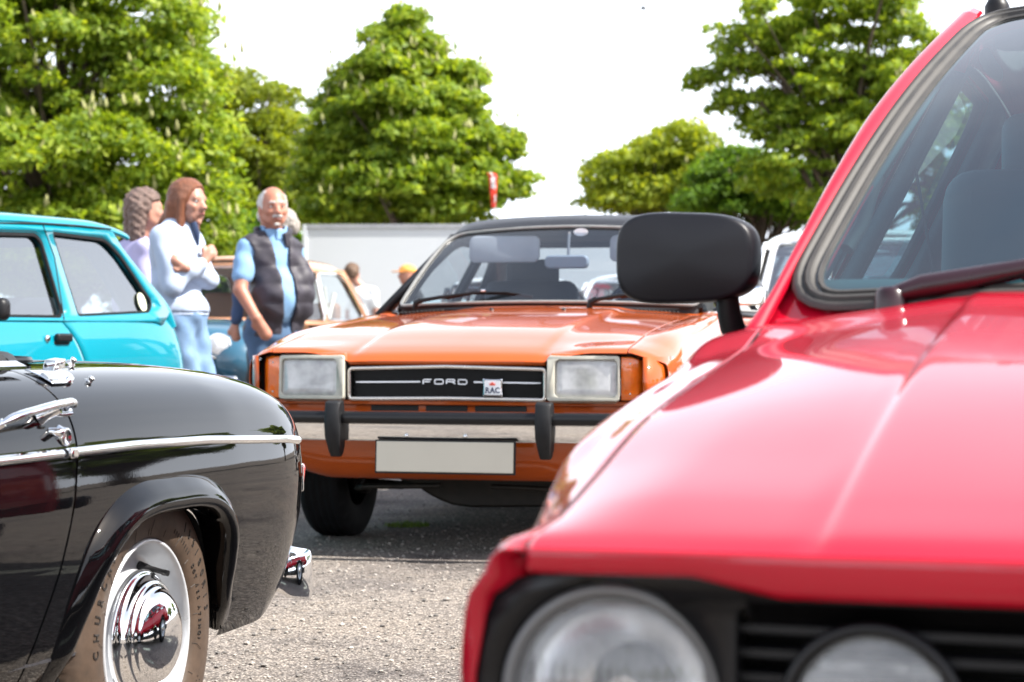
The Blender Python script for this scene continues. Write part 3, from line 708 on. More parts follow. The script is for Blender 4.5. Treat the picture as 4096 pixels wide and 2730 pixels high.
    # headlamps
    for s in (1, -1):
        cx = .522*s; cz = .672; w_, h_ = .264, .170
        hw = thing  # noqa
        tilt = lambda u, v, d=0.: (cx+u, yn(cx+u)+d+.006*(v/.08), cz+v)
        outer = rrect(w_, h_, .016); hole = [(u*.862+(.010*s), v*.80) for u, v in rrect(w_, h_, .02)][::-1]
        hl = plate('headlamp', outer, [hole], lambda u, v: tilt(u, v, -.028), M['frame_cream'], r, solid=.03, off=0, bevel=.004)
        prism('reflector', [(u*.88+.01*s, v*.82) for u, v in rrect(w_, h_, .02)], lambda u, v: tilt(u, v, .045), (0, .01, 0), M['reflector_soft'], hl)
        box('bulb_shield', (cx-.03*s, yn(cx)+.012, cz+.002), (.034, .02, .024), M['int_grey'], hl, .004)
        for dx in (.065*s,): box('bulb_shield', (cx+dx, yn(cx)+.030, cz-.02), (.05, .01, .05), M['int_grey'], hl, .004)
        # fluted glass: ribs are real geometry
        n = 90; us = np.linspace(-.5, .5, n); P_ = np.zeros((n, 14, 3))
        for i, u in enumerate(us):
            rib = .0012*abs(math.sin(i*math.pi/2.0))
            for j, v in enumerate(np.linspace(-.5, .5, 14)):
                e = min(.5-abs(u), .5-abs(v)); dome = .010*min(1, e/.12)**.5 if e > 0 else 0
                P_[i, j] = tilt(u*w_*.868+.010*s, v*h_*.81, -.026-dome-(rib if v > -.35 else 0))
        V, F = gridm(P_); add('lens', V, F, M['lamp_glass'], hl)
        # indicator wrapping round the corner
        xa, xb = .657, .738
        V = []; n = 9; m_ = 7; P_ = np.zeros((n, m_, 3))
        for i, a in enumerate(np.linspace(0, 1, n)):
            x = xa+(xb-xa)*min(1, a*1.25) if a < .8 else xb+.006*(a-.8)/.2
            y = yn(x)-.022+max(0, a-.55)**2*.45
            for j, b in enumerate(np.linspace(0, 1, m_)):
                z = cz+(b-.5)*.160; cr = max(0, (abs(b-.5)-.38)/.12)*max(0, (a-.7)/.3)
                P_[i, j] = (x*s-cr*.006*s, y+.004*max(0, abs(b-.5)*2-.8)/.2+cr*.01, z)
        V, F = gridm(P_); ind = add('indicator', V, F, M['amber'], r, solid=.02, off=-1, recalc=True, bevel=.003)
        for dz in (.055, -.055): add('screw', *lathem([(0, .004), (-.004, .003), (-.004, 0)], 'y', (.690*s, yn(.69)-.021, cz+dz), 10), M['chrome_dull'], ind, recalc=True)
        nose_strip('lamp_surround', min(.385*s, .768*s), max(.385*s, .768*s), .578, .766, .045, .02, M['void'], 12, .001)
    # grille: bright rectangular frame, diagonal mesh, name bar, badge
    gy = .004
    def gf(u, v, d=0.): return (u, gy+d+.010*(abs(u)/.42)**2, .6505+v+.004*(1-abs(u)/.38))
    outer = roundpoly([(-.378, -.058), (0, -.058), (.378, -.058), (.378, .055), (0, .060), (-.378, .055)], [.012, .001, .012, .012, .001, .012])
    path = np.array([gf(u, v) for u, v in dense(outer, 160)]); fr = tube('grille_frame', path, 0, M['grille_bright'], r, closed=True, prof=[(-.006, -.004), (.006, -.004), (.0065, .003), (.003, .006), (-.003, .006), (-.0065, .003)], up=(0, -1, 0))
    parts = []
    for s in (1, -1):
        for k in np.arange(-.56, .56, .0155):
            a, b = -.056, .056
            p0, p1 = (k-s*.055*1.55, a), (k+s*.055*1.55, b); A = []
            for w_ in np.linspace(0, 1, 7):
                u, v = p0[0]+(p1[0]-p0[0])*w_, p0[1]+(p1[1]-p0[1])*w_
                if abs(u) < .374: A.append(gf(u, v, .016+.001*s))
            if len(A) > 1: parts.append(sweepm(A, [(-.0012, -.0012), (.0012, -.0012), (.0012, .0012), (-.0012, .0012)], up=(0, 1, 0)))
    V, F = join(parts); o = add('grille_mesh', V, F, M['plastic'], r, smooth=False); o['kind'] = 'stuff'
    def bar(a, b, nm='name_bar'):
        n = 12; A = [gf(u, .004, .004) for u in np.linspace(a, b, n)]; return tube(nm, A, 0, M['letter_bright'], r, prof=[(-.0035, -.002), (.0035, -.002), (.0025, .003), (-.0025, .003)], up=(0, -1, 0), scale=np.r_[np.full(n-1, 1.), .7] if a > 0 else np.r_[.5, np.full(n-1, 1.)])
    bar(-.352, -.098); bar(.108, .360)
    # FORD in wide square letters, built of strokes
    def stroke(pts, w_=.0042):
        A = np.array([(x, 0, z) for x, z in pts], float); return sweepm(A, [(-w_/2, -.002), (w_/2, -.002), (w_/2, .002), (-w_/2, .002)], up=(0, 1, 0))
    def letter(ch, cx):
        w_, h_ = .032, .0165; x0, x1, z0, z1 = -w_/2, w_/2, -h_/2, h_/2; zm = .0005; c = .003
        S_ = {'F': [[(x0, z0), (x0, z1-c), (x0+c, z1), (x1, z1)], [(x0, zm), (x1-.006, zm)]],
              'O': [[(x0+c, z0), (x0, z0+c), (x0, z1-c), (x0+c, z1), (x1-c, z1), (x1, z1-c), (x1, z0+c), (x1-c, z0), (x0+c, z0), (x0, z0+c)]],
              'R': [[(x0, z0), (x0, z1-c), (x0+c, z1), (x1-c, z1), (x1, z1-c), (x1, zm+c), (x1-c, zm), (x0, zm)], [(x1-.012, zm), (x1, z0+.003), (x1, z0)]],
              'D': [[(x0, z0), (x0, z1), (x1-c*1.6, z1), (x1, z1-c*1.6), (x1, z0+c*1.6), (x1-c*1.6, z0), (x0, z0)]]}[ch]
        parts = [stroke(p) for p in S_]; V, F = join(parts)
        V = np.array([np.array(gf(cx+x, .004+z, 0.))+np.array([0, y-.002, 0]) for x, y, z in V]); return V, F
    for ch, cx in zip('FORD', (-.069, -.024, .021, .067)):
        V, F = letter(ch, cx); add('letter', V, F, M['letter_bright'], r, smooth=False)
    # square enamel badge with flared corners: crown over RAC
    bc = (.183, -.015)
    pl = []
    for i in range(4):
        a = [(-1, -1), (1, -1), (1, 1), (-1, 1)][i]; b = [(1, -1), (1, 1), (-1, 1), (-1, -1)][i]
        for k in range(6):
            t_ = k/6; u = a[0]+(b[0]-a[0])*t_; v = a[1]+(b[1]-a[1])*t_; pin = 1-.10*math.sin(t_*math.pi)**.6
            pl.append((bc[0]+u*.0385*pin, bc[1]+v*.0335*pin))
    bd = prism('badge', pl, lambda u, v: gf(u, v, -.012), (0, .014, 0), M['chrome'], r, bevel=.003)
    pl2 = rrect(.062, .053, .004)
    prism('badge_face', pl2, lambda u, v: gf(bc[0]+u, bc[1]+v, -.0135), (0, .003, 0), M['letter_white'], bd)
    for i, (ch, dx) in enumerate((('R', -.019), ('A', .0), ('C', .019))):
        V, F = textm(ch, .029, .0008, .92, .0006); V = np.array([np.array(gf(bc[0]+dx+x, bc[1]-.0105+y))+np.array([0, -.0145-z, 0]) for x, y, z in V]); add('badge_letter', V, F, M['navy'], bd, smooth=False)
        # slab serifs
    for dx in (-.0265, -.013, -.008, .008): 
        q = gf(bc[0]+dx, bc[1]-.0195); box('badge_letter', (q[0], q[1]-.0148, q[2]), (.007, .001, .0018), M['navy'], bd, .0002)
    q = gf(*bc)
    crown = [(-.010, -.003), (.010, -.003), (.0115, .006), (.006, .002), (.004, .009), (.0015, .005), (0, .012), (-.0015, .005), (-.004, .009), (-.006, .002), (-.0115, .006)]
    prism('crown_emblem', [(u, v) for u, v in crown], lambda u, v: (q[0]+u, q[1]-.0155, q[2]+.011+v), (0, .002, 0), M['badge_red'], bd)
    # ---- bumper: chrome blade, rubber strip, two rubber overriders
    xs = np.linspace(-.80, .80, 70)
    def yb(x): return -.105+.035*(abs(x)/.8)**2+.10*max(0, (abs(x)-.70)/.10)**2
    def sweepbar(name, prof, m, xs=xs, par=r, dz=0):
        A = np.zeros((len(xs), len(prof), 3))
        for i, x in enumerate(xs):
            for j, (d, z) in enumerate(prof): A[i, j] = (x, yb(x)+d, z+dz)
        V, F = gridm(A, closed_v=True); k = len(prof); F.append(list(range(k))); F.append([len(V)-k+i for i in range(k)][::-1])
        return add(name, V, F, m, par, recalc=True, autosmooth=45)
    bp = sweepbar('bumper', [(.03, .540), (.012, .545), (.004, .538), (.0, .520), (.0, .500), (.006, .470), (.014, .446), (.022, .440), (.035, .442), (.04, .46), (.04, .53)], M['chrome'])
    sweepbar('rubber_strip', [(.012, .549), (-.010, .549), (-.022, .543), (-.028, .533), (-.027, .518), (-.022, .507), (-.004, .503), (.004, .51)], M['satin'], par=bp)
    for x in (-.12, .105): add('bumper_bolt', *lathem([(0, .008), (-.004, .007), (-.007, .003), (-.007, 0)], 'y', (x, yb(x)+.006, .462), 12), M['chrome'], bp, recalc=True)
    for xo in (-.392, .405):
        prof = [(-.060, .560), (-.050, .583), (-.02, .590), (.01, .585), (.02, .55), (.02, .48), (.03, .42), (.022, .388), (-.012, .380), (-.030, .40), (-.055, .455), (-.062, .50)]
        n = len(prof); V = []; hw = [.027, .030, .030, .03, .03, .03, .028, .022, .020, .022, .029, .030]
        for s in (-1, -.55, .55, 1):
            for (d, z), h in zip(prof, hw):
                e = 0 if abs(s) < .9 else .008
                V.append((xo+h*s, yb(xo)+d+e*(1 if d < 0 else -1), z))
        F = []
        for k in range(3):
            for i in range(n): F.append([k*n+i, k*n+(i+1) % n, (k+1)*n+(i+1) % n, (k+1)*n+i])
        F += [list(range(n))[::-1], list(range(3*n, 4*n))]; add('overrider', V, F, M['rubber_grey'], bp, recalc=True, autosmooth=40, bevel=.003)
    # blank number plate in its dark surround
    np_ = box('number_plate', (.028, -.108, .3855), (.520, .006, .111), M['plate'], r, .002, rot=(R(-4), 0, 0))
    box('plate_surround', (.028, -.101, .3845), (.534, .006, .124), M['plastic'], np_, .002, rot=(R(-4), 0, 0))
    # apron below the bumper, curving under and up into the wheel arches
    xs = np.linspace(-.80, .80, 61); A = []
    for x in xs:
        k = abs(x)/.8; lo = .285+.0*k+.10*max(0, (k-.62)/.38)**1.5; ye = yn(x)+.03+.16*max(0, (k-.75)/.25)**2
        A.append([(x, ye, .575), (x, ye, .52), (x, ye+.002, .46), (x, ye+.012, .40), (x, ye+.05, (.40+lo)/2-.01), (x, ye+.11, lo), (x, ye+.16, lo-.005)])
    A = np.array(A); B = np.array([[spline(A[i], 16)[j] for j in range(16)] for i in range(len(A))]); V, F = gridm(B); add('apron', V, F, P, r, solid=.004)
    # ---- underneath: crossmember, sump, track arms, exhaust, floor
    u = [(-.37, .30), (-.345, .245), (-.29, .235), (-.20, .18), (-.10, .145), (.1, .150), (.34, .155), (.5, .19), (.62, .24), (.62, .42), (-.37, .42)]
    prism('engine_undertray', [(x, z) for x, z in chaikin(u, 1)], lambda u, v: (u, .55, v), (0, .35, 0), M['oily'], r, bevel=.01)
    box('floor_pan', (0, 2.75, .30), (1.4, 2.5, .12), M['void'], r, .03)
    box('radiator', (.06, .22, .52), (.9, .06, .36), M['void'], r, .01)
    for s in (1, -1):
        tube('track_arm', [(.22*s, .72, .25), (.4*s, .75, .215), (.60*s, .80, .225)], .018, M['oily'], r, 8)
        tube('stabiliser_bar', [(.10*s, .30, .25), (.42*s, .32, .24), (.5*s, .48, .22), (.56*s, .74, .235)], .011, M['oily'], r, 8)
        tube('steering_rod', [(.18*s, .90, .27), (.56*s, .93, .275)], .010, M['oily'], r, 8)
        add('brake_disc', *lathem([(0, .02), (0, .115), (.05*s, .115), (.05*s, .02)], 'x', (.56*s, .80, .29), 28), M['oily'], r, recalc=True)
        for y in (.80, 3.35):
            simple_wheel(r, ((.765 if y < 1 else .775)*s, y, .291), .291, .175, .17, out=s)
    # ---- cabin
    zt = lambda x, top, k: top-k*(abs(x)/.58)**2
    def wsc(u, v):          # windscreen surface: u -1..1, v 0..1
        xb, xt = .680, .575; x = u*(xb+(xt-xb)*v)
        y = (1.50+.16*u*u)*(1-v)+(2.085+.085*u*u)*v; z = (.972-.016*u*u)*(1-v)+(1.325-.028*u*u)*v
        y -= .018*math.sin(math.pi*v)*0; return (x, y, z+.02*math.sin(math.pi*v))
    # rounded top corners of the screen
    loop = roundpoly([(-1, 0), (1, 0), (1, 1), (-1, 1)], [.05, .05, .17, .17], 8)
    loop = dense(loop, 220)
    pth = np.array([wsc(u, v) for u, v in loop]); nrm = np.array([0, -.52, .85])
    tube('windscreen_seal', pth-nrm*.004, 0, M['rubber'], r, closed=True, prof=[(-.016, -.006), (.016, -.006), (.014, .006), (-.014, .006)], up=nrm)
    cen = pth.mean(0); out_ = pth+(pth-cen)/np.linalg.norm(pth-cen, axis=1)[:, None]*.004+nrm*.006
    tube('windscreen_trim', out_, 0, M['steel'], r, closed=True, prof=[(-.0075, -.003), (.0075, -.003), (.005, .004), (-.005, .004)], up=nrm)
    G = np.array([[wsc(u, v) for v in np.linspace(0.0, 1, 24)] for u in np.linspace(-1, 1, 40)]); V, F = gridm(G)
    # trim the pane to the rounded loop
    def inside(u, v): 
        if v > .9:
            q = 1-(1-.0)*0
        return True
    F = [f for i, f in enumerate(F) if not (abs(-1+2*(i//23)/39+1/39) > .93 and (i % 23) > 21)]
    add('windscreen', V, F, M['glass_capri'], r)
    # roof skin, vinyl covered
    rows = []
    for y, top, hw in ((2.085, 1.336, .585), (2.15, 1.372, .592), (2.4, 1.402, .602), (2.8, 1.402, .605), (3.1, 1.375, .60), (3.22, 1.345, .59)):
        row = []
        for x in (0, .25, .42, .52, .57, .595, .605, .60):
            d = [0, .006, .016, .028, .045, .068, .095, .115][[0, .25, .42, .52, .57, .595, .605, .60].index(x)]
            yy = y+(.085*(x/.585)**2 if y < 2.2 else 0); row.append((x*hw/.6, yy, top-d*(1 if y > 2.1 else .55)))
        rows.append(row)
    Sr = Surf(rows); Tt, Vv = np.meshgrid(np.linspace(0, 5, 50), np.linspace(0, 7, 50), indexing='ij'); A = fair(Sr(Tt, Vv), 2); V, F = gridm(A); W_, G_ = mirror(V, F)
    add('roof', *join([(V, F), (W_, G_)]), M['vinyl'], r, solid=.03, weld=1e-4, recalc=True)
    for s in (1, -1):
        # windscreen pillar, rear pillar, side glass and its bright frame
        a0 = [np.array(wsc(s*1.02, v)) for v in np.linspace(0, .93, 12)]; tube('windscreen_pillar', [p+np.array([-.006*s, .02, -.016]) for p in a0], 0, M['rubber'], r, prof=[(-.014, -.022), (.012, -.022), (.012, .010), (-.014, .010)], up=nrm)
        def sf(y, z, o=0.): k = (z-.93)/.36; return ((.80-.20*k+o)*s, y, z)
        sw = roundpoly([(1.80, .94), (2.82, .94), (2.82, 1.262), (2.30, 1.272)], [.02, .03, .05, .12])
        qw = roundpoly([(2.88, .94), (3.30, .955), (3.16, 1.24), (2.88, 1.262)], [.03, .12, .12, .03])
        outer = [(1.66, .925), (3.95, .91), (3.3, 1.29), (2.2, 1.31)]
        plate('side_frame', outer, [sw[::-1], qw[::-1]], lambda y, z: sf(y, z), M['vinyl'], r, solid=.03)
        for nm, o_ in (('side_window', sw), ('quarter_window', qw)):
            V, F = platem(o_, [], lambda y, z: sf(y, z, -.012)); g = add(nm, V, F, M['glass_clear'], r, smooth=False)
            tube('bright_frame', [sf(y, z, .006) for y, z in dense(o_, 90)], .006, M['steel'], g, 6, closed=True, up=(1, 0, 0))
    # tailgate glass and rear body
    rg = lambda u, v: (u*(.62-.06*v), 4.0-.80*v, .94+.37*v)
    V, F = gridm(np.array([[rg(u, v) for v in np.linspace(.08, .92, 6)] for u in np.linspace(-.9, .9, 8)])); add('rear_window', V, F, M['glass_clear'], r)
    tube('tailgate_frame', [rg(u, v) for u, v in dense([(-1, 0), (1, 0), (1, 1), (-1, 1)], 60)], .035, M['vinyl'], r, 6, closed=True, up=(0, .5, .8))
    box('rear_panel', (0, 4.2, .62), (1.5, .06, .58), P, r, .02); box('rear_deck', (0, 4.1, .915), (1.5, .24, .03), P, r, .01)
    box('rear_bumper', (0, 4.32, .47), (1.66, .09, .09), M['chrome'], r, .02)
    # dashboard, seats, wheel, visors, mirror
    box('dashboard', (0, 1.82, .93), (1.36, .34, .08), M['int_dark'], r, .03)
    tube('steering_wheel', [(.33+.18*math.cos(a), 2.16+.06*math.sin(a), .90+.17*math.sin(a)) for a in np.linspace(0, 2*math.pi, 40)[:-1]], .012, M['satin'], r, 8, closed=True, up=(0, 1, .2))
    for s in (1, -1):
        seat = box('seat', (.34*s, 2.75, .86), (.48, .14, .48), M['int_dark'], r, .06, rot=(R(-14), 0, 0), seg=4)
        box('headrest', (.34*s, 2.82, 1.13), (.27, .09, .15), M['int_dark'], seat, .04, seg=4)
    box('rear_seat', (0, 3.35, .78), (1.2, .14, .36), M['int_dark'], r, .05, seg=4)
    for s, x0, x1 in ((-1, -.475, -.135), (1, .20, .52)):
        V, F = prismm(rrect(x1-x0, .125, .03), lambda u, v: ((x0+x1)/2+u, 2.10-.45*(v-.06)*0-.10*(-v+.06), 1.228+v), (0, .02, .003)); add('sun_visor', V, F, M['visor'], r, bevel=.006, recalc=True)
    prism('rear_view_mirror', rrect(.205, .062, .026), lambda u, v: (.032+u, 1.92, 1.162+v), (0, .035, .0), M['mirror_back'], r, bevel=.008)
    tube('mirror_stem', [(.04, 1.935, 1.19), (.03, 1.98, 1.25), (.02, 2.04, 1.30)], .007, M['int_grey'], r, 8)
    prism('sticker', [(.034*math.cos(a), .018*math.sin(a)) for a in np.linspace(0, 6.28, 20)[:-1]], lambda u, v: (.075+u, 2.05+.0*v-.45*v*-1*0-.012, 1.303+v), (0, .002, 0), M['letter_white'], r)
    V, F = boxm((0, 2.6, 1.31), (1.06, .9, .02)); add('headlining', V, F, M['int_dark'], r, bevel=.01)
    # wipers
    for x0, y0, pts in ((-.58, 1.56, [(-.58, 1.555, .968), (-.45, 1.56, .995), (-.30, 1.57, 1.005)]), (.24, 1.455, [(.24, 1.46, .975), (.38, 1.49, 1.0), (.54, 1.55, 1.012)])):
        dx = .085
        w_ = tube('wiper', [(x0, y0-.005, .945), (x0+.005, y0-.01, .972), (x0+.03, y0-.008, .983)], .014, M['plastic'], r, 8)
        a0 = np.array((x0+.02, y0-.01, .98)); L = .50
        tube('wiper_arm', [a0, a0+np.array([.10, -.005, .016]), a0+np.array([.22, 0.0, .032]), a0+np.array([.30, .005, .037])], .0075, M['plastic'], w_, 8, scale=[1.3, 1.2, .8, .5])
        b0 = a0+np.array([.06, .02, .012]); tube('wiper_blade', [a0+np.array([.12, .0, .012]), a0+np.array([.25, .002, .036]), a0+np.array([.40, .006, .034]), a0+np.array([.52, .012, .018])], 0, M['plastic'], w_, prof=[(-.003, -.008), (.003, -.008), (.003, .006), (-.003, .006)], up=(0, -.5, .85))
        add('wiper_clip', *lathem([(0, .006), (.02, .006)], 'x', a0+np.array([.29, -.008, .045]), 8), M['chrome'], w_)
    # door mirror, chrome
    for s in (1,):
        mm = tube('door_mirror', [(.78*s, 1.72, .93), (.84*s, 1.70, .955), (.88*s, 1.70, .985)], .012, M['chrome'], r, 8)
        prism('mirror_shell', rrect(.14, .085, .03), lambda u, v: (.90*s+u, 1.68, 1.0+v), (0, .05, 0), M['chrome'], mm, bevel=.01)
    return r
m_, t_, b_ = nodes('fluted_lamp_glass'); t_.nodes.remove(b_)
M['reflector_soft'] = mat('satin_lamp_reflector', (.80, .80, .80), .42, .15, var=.3, vscale=16)
def lampglass(name, mixf, refl):
    m = glass(name, (.97, .97, .96), refl); t = m.node_tree; o = [n for n in t.nodes if n.type == 'OUTPUT_MATERIAL'][0]; src = o.inputs[0].links[0].from_socket
    p = t.nodes.new('ShaderNodeBsdfPrincipled'); p.inputs['Roughness'].default_value = .12; p.inputs['Coat Weight'].default_value = .6
    n = noise(t, 9, 3, .6); t.links.new(ramp(t, n.outputs['Fac'], [(.35, (.5, .5, .5)), (.6, (.93, .93, .92))]).outputs[0], p.inputs['Base Color'])
    x = t.nodes.new('ShaderNodeMixShader'); x.inputs[0].default_value = mixf; t.links.new(src, x.inputs[1]); t.links.new(p.outputs[0], x.inputs[2]); t.links.new(x.outputs[0], o.inputs[0]); return m
M['lamp_glass'] = lampglass('fluted_lamp_glass', .55, .08)
M['grille_bright'] = mat('grille_surround', (.60, .55, .50), .25, .8, var=.08, vscale=30)
M['letter_bright'] = mat('bright_name_letters', (.86, .88, .92), .25, .3, var=.03)
M['rubber_grey'] = mat('aged_black_rubber', (.009, .0095, .011), .55, Specular_IOR_Level=.3, var=.25, vscale=25, bmp=.0005, bscale=200)
M['mirror_back'] = mat('grey_blue_mirror_back', (.22, .25, .29), .5)
capri()
# ================================================================== BLACK CONVERTIBLE (rear quarter close to the camera)
BO, BA = (-.675, 3.93, 0), -R(16.4)
def black_car():
    r = thing('black_convertible', 'glossy black open classic car with chrome side strip, rear quarter in lower left corner', 'car', BO, BA)
    P = M['black_paint']; CX = -.735
    base = [(.245, -.022), (.30, .004), (.38, .022), (.46, .034), (.55, .038), (.64, .030), (.69, .014), (.722, -.008), (.748, -.040), (.770, -.085), (.784, -.14), (.791, -.22), (.794, -.33), (.797, -.5), (.799, CX)]
    st = [  # y, crown height, bottom, plan offset
        (-3.1, .74, .26, -.10), (-2.2, .80, .25, -.02), (-1.4, .806, .25, .0), (-.9, .806, .25, .0), (-.5, .805, .25, 0), (-.2, .803, .25, 0), (.1, .80, .245, 0), (.3, .795, .235, .0), (.45, .787, .235, -.003),
        (.58, .777, .236, -.008), (.68, .766, .252, -.018), (.76, .752, .290, -.036), (.83, .730, .350, -.070), (.885, .700, .410, -.120), (.925, .66, .46, -.19), (.95, .625, .50, -.29), (.96, .60, .53, -.45)]
    rows = []
    for y, top, zb, xo in st:
        row = []
        for z, x in base:
            zz = .5+(z-.5)*(top-.5)/(.8-.5) if z > .5 else .5-(.5-z)*(.5-zb)/(.5-.245)
            k = max(0, (y-.5)/.46)
            row.append((max(CX, x+xo) if x > CX else CX, y-(.03*k*max(0, (.45-z)/.2)), zz))
        rows.append(row)
    S = Surf(rows)
    ty = lambda y: S.ty(y, 5.)
    shut_y = lambda v, o=0.: np.interp(v, [0, 1, 2, 3, 4, 5, 6, 7, 8, 9, 14], [-.452, -.447, -.415, -.382, -.348, -.320, -.312, -.308, -.304, -.300, -.300])+o
    arch = [(-.352, .22), (-.345, .26), (-.335, .32), (-.312, .382), (-.282, .44), (-.240, .488), (-.190, .520), (-.13, .540), (-.05, .5485), (.03, .549), (.12, .546), (.19, .535), (.238, .514), (.272, .482), (.288, .44), (.298, .38), (.320, .31), (.365, .25), (.395, .215)]
    ap = spline(arch, 160)
    _t = np.gradient(ap, axis=0); _t /= np.linalg.norm(_t, axis=1)[:, None]; _n = np.c_[-_t[:, 1], _t[:, 0]]; _n *= np.sign((_n*(ap-np.array([-.03, .28]))).sum(1))[:, None]
    ap = ap-_n*np.interp(np.arange(160), [0, 110, 138, 159], [.030, .030, .014, .0])[:, None]; ap = spline(ap[::8], 160)
    # rear quarter with the wheel opening cut out, running round the tail
    v = np.r_[np.linspace(0, 9, 120), np.linspace(9.15, 14, 24)]
    T0 = ty(shut_y(v, .0035)); n1 = 210
    u = np.linspace(0, 1, n1)[:, None]; tend = 16.
    mid = ty(.62)
    Tt = np.where(u < .7, T0[None]+(mid-T0[None])*(u/.7), mid+(tend-mid)*((u-.7)/.3))
    Vv = np.broadcast_to(v, Tt.shape); A = fair(S(Tt, Vv), 10, .6)
    Q = A.copy()
    poly = [tuple(p) for p in ap]+[(ap[-1, 0], .0), (ap[0, 0], .0)]
    V, F = cutgrid(A, poly)
    # cockpit opening: the deck only starts behind the seats
    F = [f for f in F if not (V[f[0]][0] < -.155 and V[f[0]][1] < -.13)]
    q = add('rear_quarter', V, F, P, r, solid=.0)
    tube('cockpit_edge', [(-.155, y, .796) for y in np.linspace(-.30, -.15, 8)]+[(-.165, -.135, .797), (-.19, -.13, .798), (-.5, -.12, .802), (CX, -.12, .803)], .006, M['black_paint'], r, 6)
    W, G = mirror(V, F, CX); add('rear_quarter', W, G, P, r)
    # rolled flare round the wheel opening
    fl = ap.copy(); n = len(fl); c0 = np.array([-.03, .28])
    tn = np.gradient(fl, axis=0); tn /= np.linalg.norm(tn, axis=1)[:, None]; nr = np.c_[-tn[:, 1], tn[:, 0]]
    nr *= np.sign((nr*(fl-c0)).sum(1))[:, None]
    prof = [(.062, .0), (.055, .006), (.045, .015), (.034, .024), (.018, .030), (.004, .029), (-.003, .020), (-.005, .008), (-.002, -.010), (.004, -.045)]
    fade = np.interp(np.arange(n)/n, [0, .10, .3, .8, .93, 1], [.15, .55, 1, 1, .55, .2])
    body_x = curvefn([.245, .30, .38, .46, .55, .6], [-.022, .004, .022, .034, .038, .036])
    A = np.zeros((n, 28, 3)); pf = spline(prof, 28)
    for i in range(n):
        bx = body_x(fl[i, 1])
        for j, (d, h) in enumerate(pf):
            y, z = fl[i]+nr[i]*d*(.75+.25*fade[i]); A[i, j] = (bx-.001+h*fade[i] if h > 0 else bx+h, y, z)
            if d > .0: A[i, j, 0] = body_x(z)+(h*fade[i] if j > 0 else -.003)
    A = fair(A, 2); V, F = gridm(A); add('wheel_arch_flare', V, F, P, r)
    W, G = mirror(V, F, CX); add('wheel_arch_flare', W, G, P, r)
    # dark inside of the wheel housing
    ins = np.zeros((60, 4, 3)); sub = ap[np.linspace(0, len(ap)-1, 60).astype(int)]
    for i, (y, z) in enumerate(sub):
        d = np.array([y+.03, z-.28]); d /= np.linalg.norm(d)
        for j, (x, o) in enumerate(((.012, .0), (-.02, .012), (-.12, .02), (-.33, .02))): ins[i, j] = (x-.02, y+d[0]*o, z+d[1]*o)
    V, F = gridm(ins); add('wheel_housing', V, F, M['void'], r); 
    box('inner_panel', (-.34, .0, .40), (.01, 1.0, .50), M['void'], r, .002)
    # door and the panels ahead of it (outside the picture to the left)
    T1 = ty(shut_y(v[v <= 10.6], -.0035)); vv = v[v <= 10.6]; A = fair(S(ty(-1.38)+(T1[None]-ty(-1.38))*np.linspace(0, 1, 90)[:, None], np.broadcast_to(vv, (90, len(vv)))), 8, .6)
    V, F = gridm(A); d = add('door', V, F, P, r); W, G = mirror(V, F, CX); d2 = add('door', W, G, P, r)
    Tt, Vv = np.meshgrid(np.linspace(0, ty(-1.387), 60), np.linspace(0, 14, 60), indexing='ij'); A = fair(S(Tt, Vv), 4)
    farch = [(-2.42+.34*math.cos(a), .28+.29*math.sin(a)) for a in np.linspace(-.4, math.pi+.4, 50)]+[(-2.76, 0), (-2.08, 0)]
    V, F = cutgrid(A, farch); add('front_body', *join([(V, F), mirror(V, F, CX)]), P, r, weld=1e-4)
    # jamb behind the gap
    V, F = gridm(np.array([[(x-.02, shut_y(k)+dy, z) for dy in (-.02, .02)] for k, (z, x) in enumerate(base[:11])])); add('door_jamb', V, F, M['void'], r)
    # sill with its thin bright strip
    box('sill', (-.065, -.88, .235), (.06, 1.10, .09), P, r, .015)
    tube('sill_strip', [(.001-.004, y, .292+.008*(y+.24)/-.3) for y in np.linspace(-1.4, -.262, 20)], 0, M['chrome'], r, prof=[(-.003, -.005), (.003, -.004), (.003, .004), (-.003, .005)], up=(1, 0, 0))
    # chrome waist strip in two lengths, with a small clip at the joint
    def sx(y, z): return None
    def strip(y0, y1, nm='side_strip'):
        ys = np.linspace(y0, y1, 60); z = np.interp(ys, [-.6, -.1, .2, .62, .80], [.643, .6435, .638, .619, .606])
        vs = [];  A = []
        for y, zz in zip(ys, z):
            k = np.linspace(4.2, 6.2, 60); pts = S(np.full(60, float(ty(y))), k); i = np.argmin(abs(pts[:, 2]-zz)); A.append(pts[i]+np.array([.003, 0, 0]))
        A = np.array(A); A = np.c_[np.convolve(np.pad(A[:, 0], 3, 'edge'), np.ones(7)/7, 'valid'), A[:, 1], z]
        return tube(nm, A, 0, M['chrome'], r, prof=[(-.0085, -.002), (-.006, .0025), (-.0015, .005), (.0025, .005), (.006, .0025), (.0085, -.002)], up=(1, 0, .03))
    strip(-.366, .715); strip(-1.38, -.378); 
    box('strip_clip', (.040, -.352, .6435), (.009, .024, .019), M['chrome'], r, .004)
    # chrome fillet edge of the wing down the tail
    tl = [S(np.array([t]), np.array([k]))[0]+np.array([.002, .001, .001]) for t, k in zip(np.linspace(9.6, 12.3, 24), np.linspace(12.5, 5.2, 24))]
    # door handle: long chrome pull on two feet, push-button lock below
    hp = spline([(.030, -.582, .700), (.040, -.56, .709), (.046, -.48, .721), (.046, -.40, .728), (.044, -.362, .728), (.040, -.352, .724)], 30)
    h = tube('door_handle', hp, 0, M['chrome'], r, prof=[(.007*math.cos(a), .0095*math.sin(a)) for a in np.linspace(0, 6.283, 15)[:-1]], scale=np.interp(np.arange(30)/29, [0, .12, .5, .9, 1], [.35, 1, 1.05, 1.05, .7]), up=(1, 0, 0))
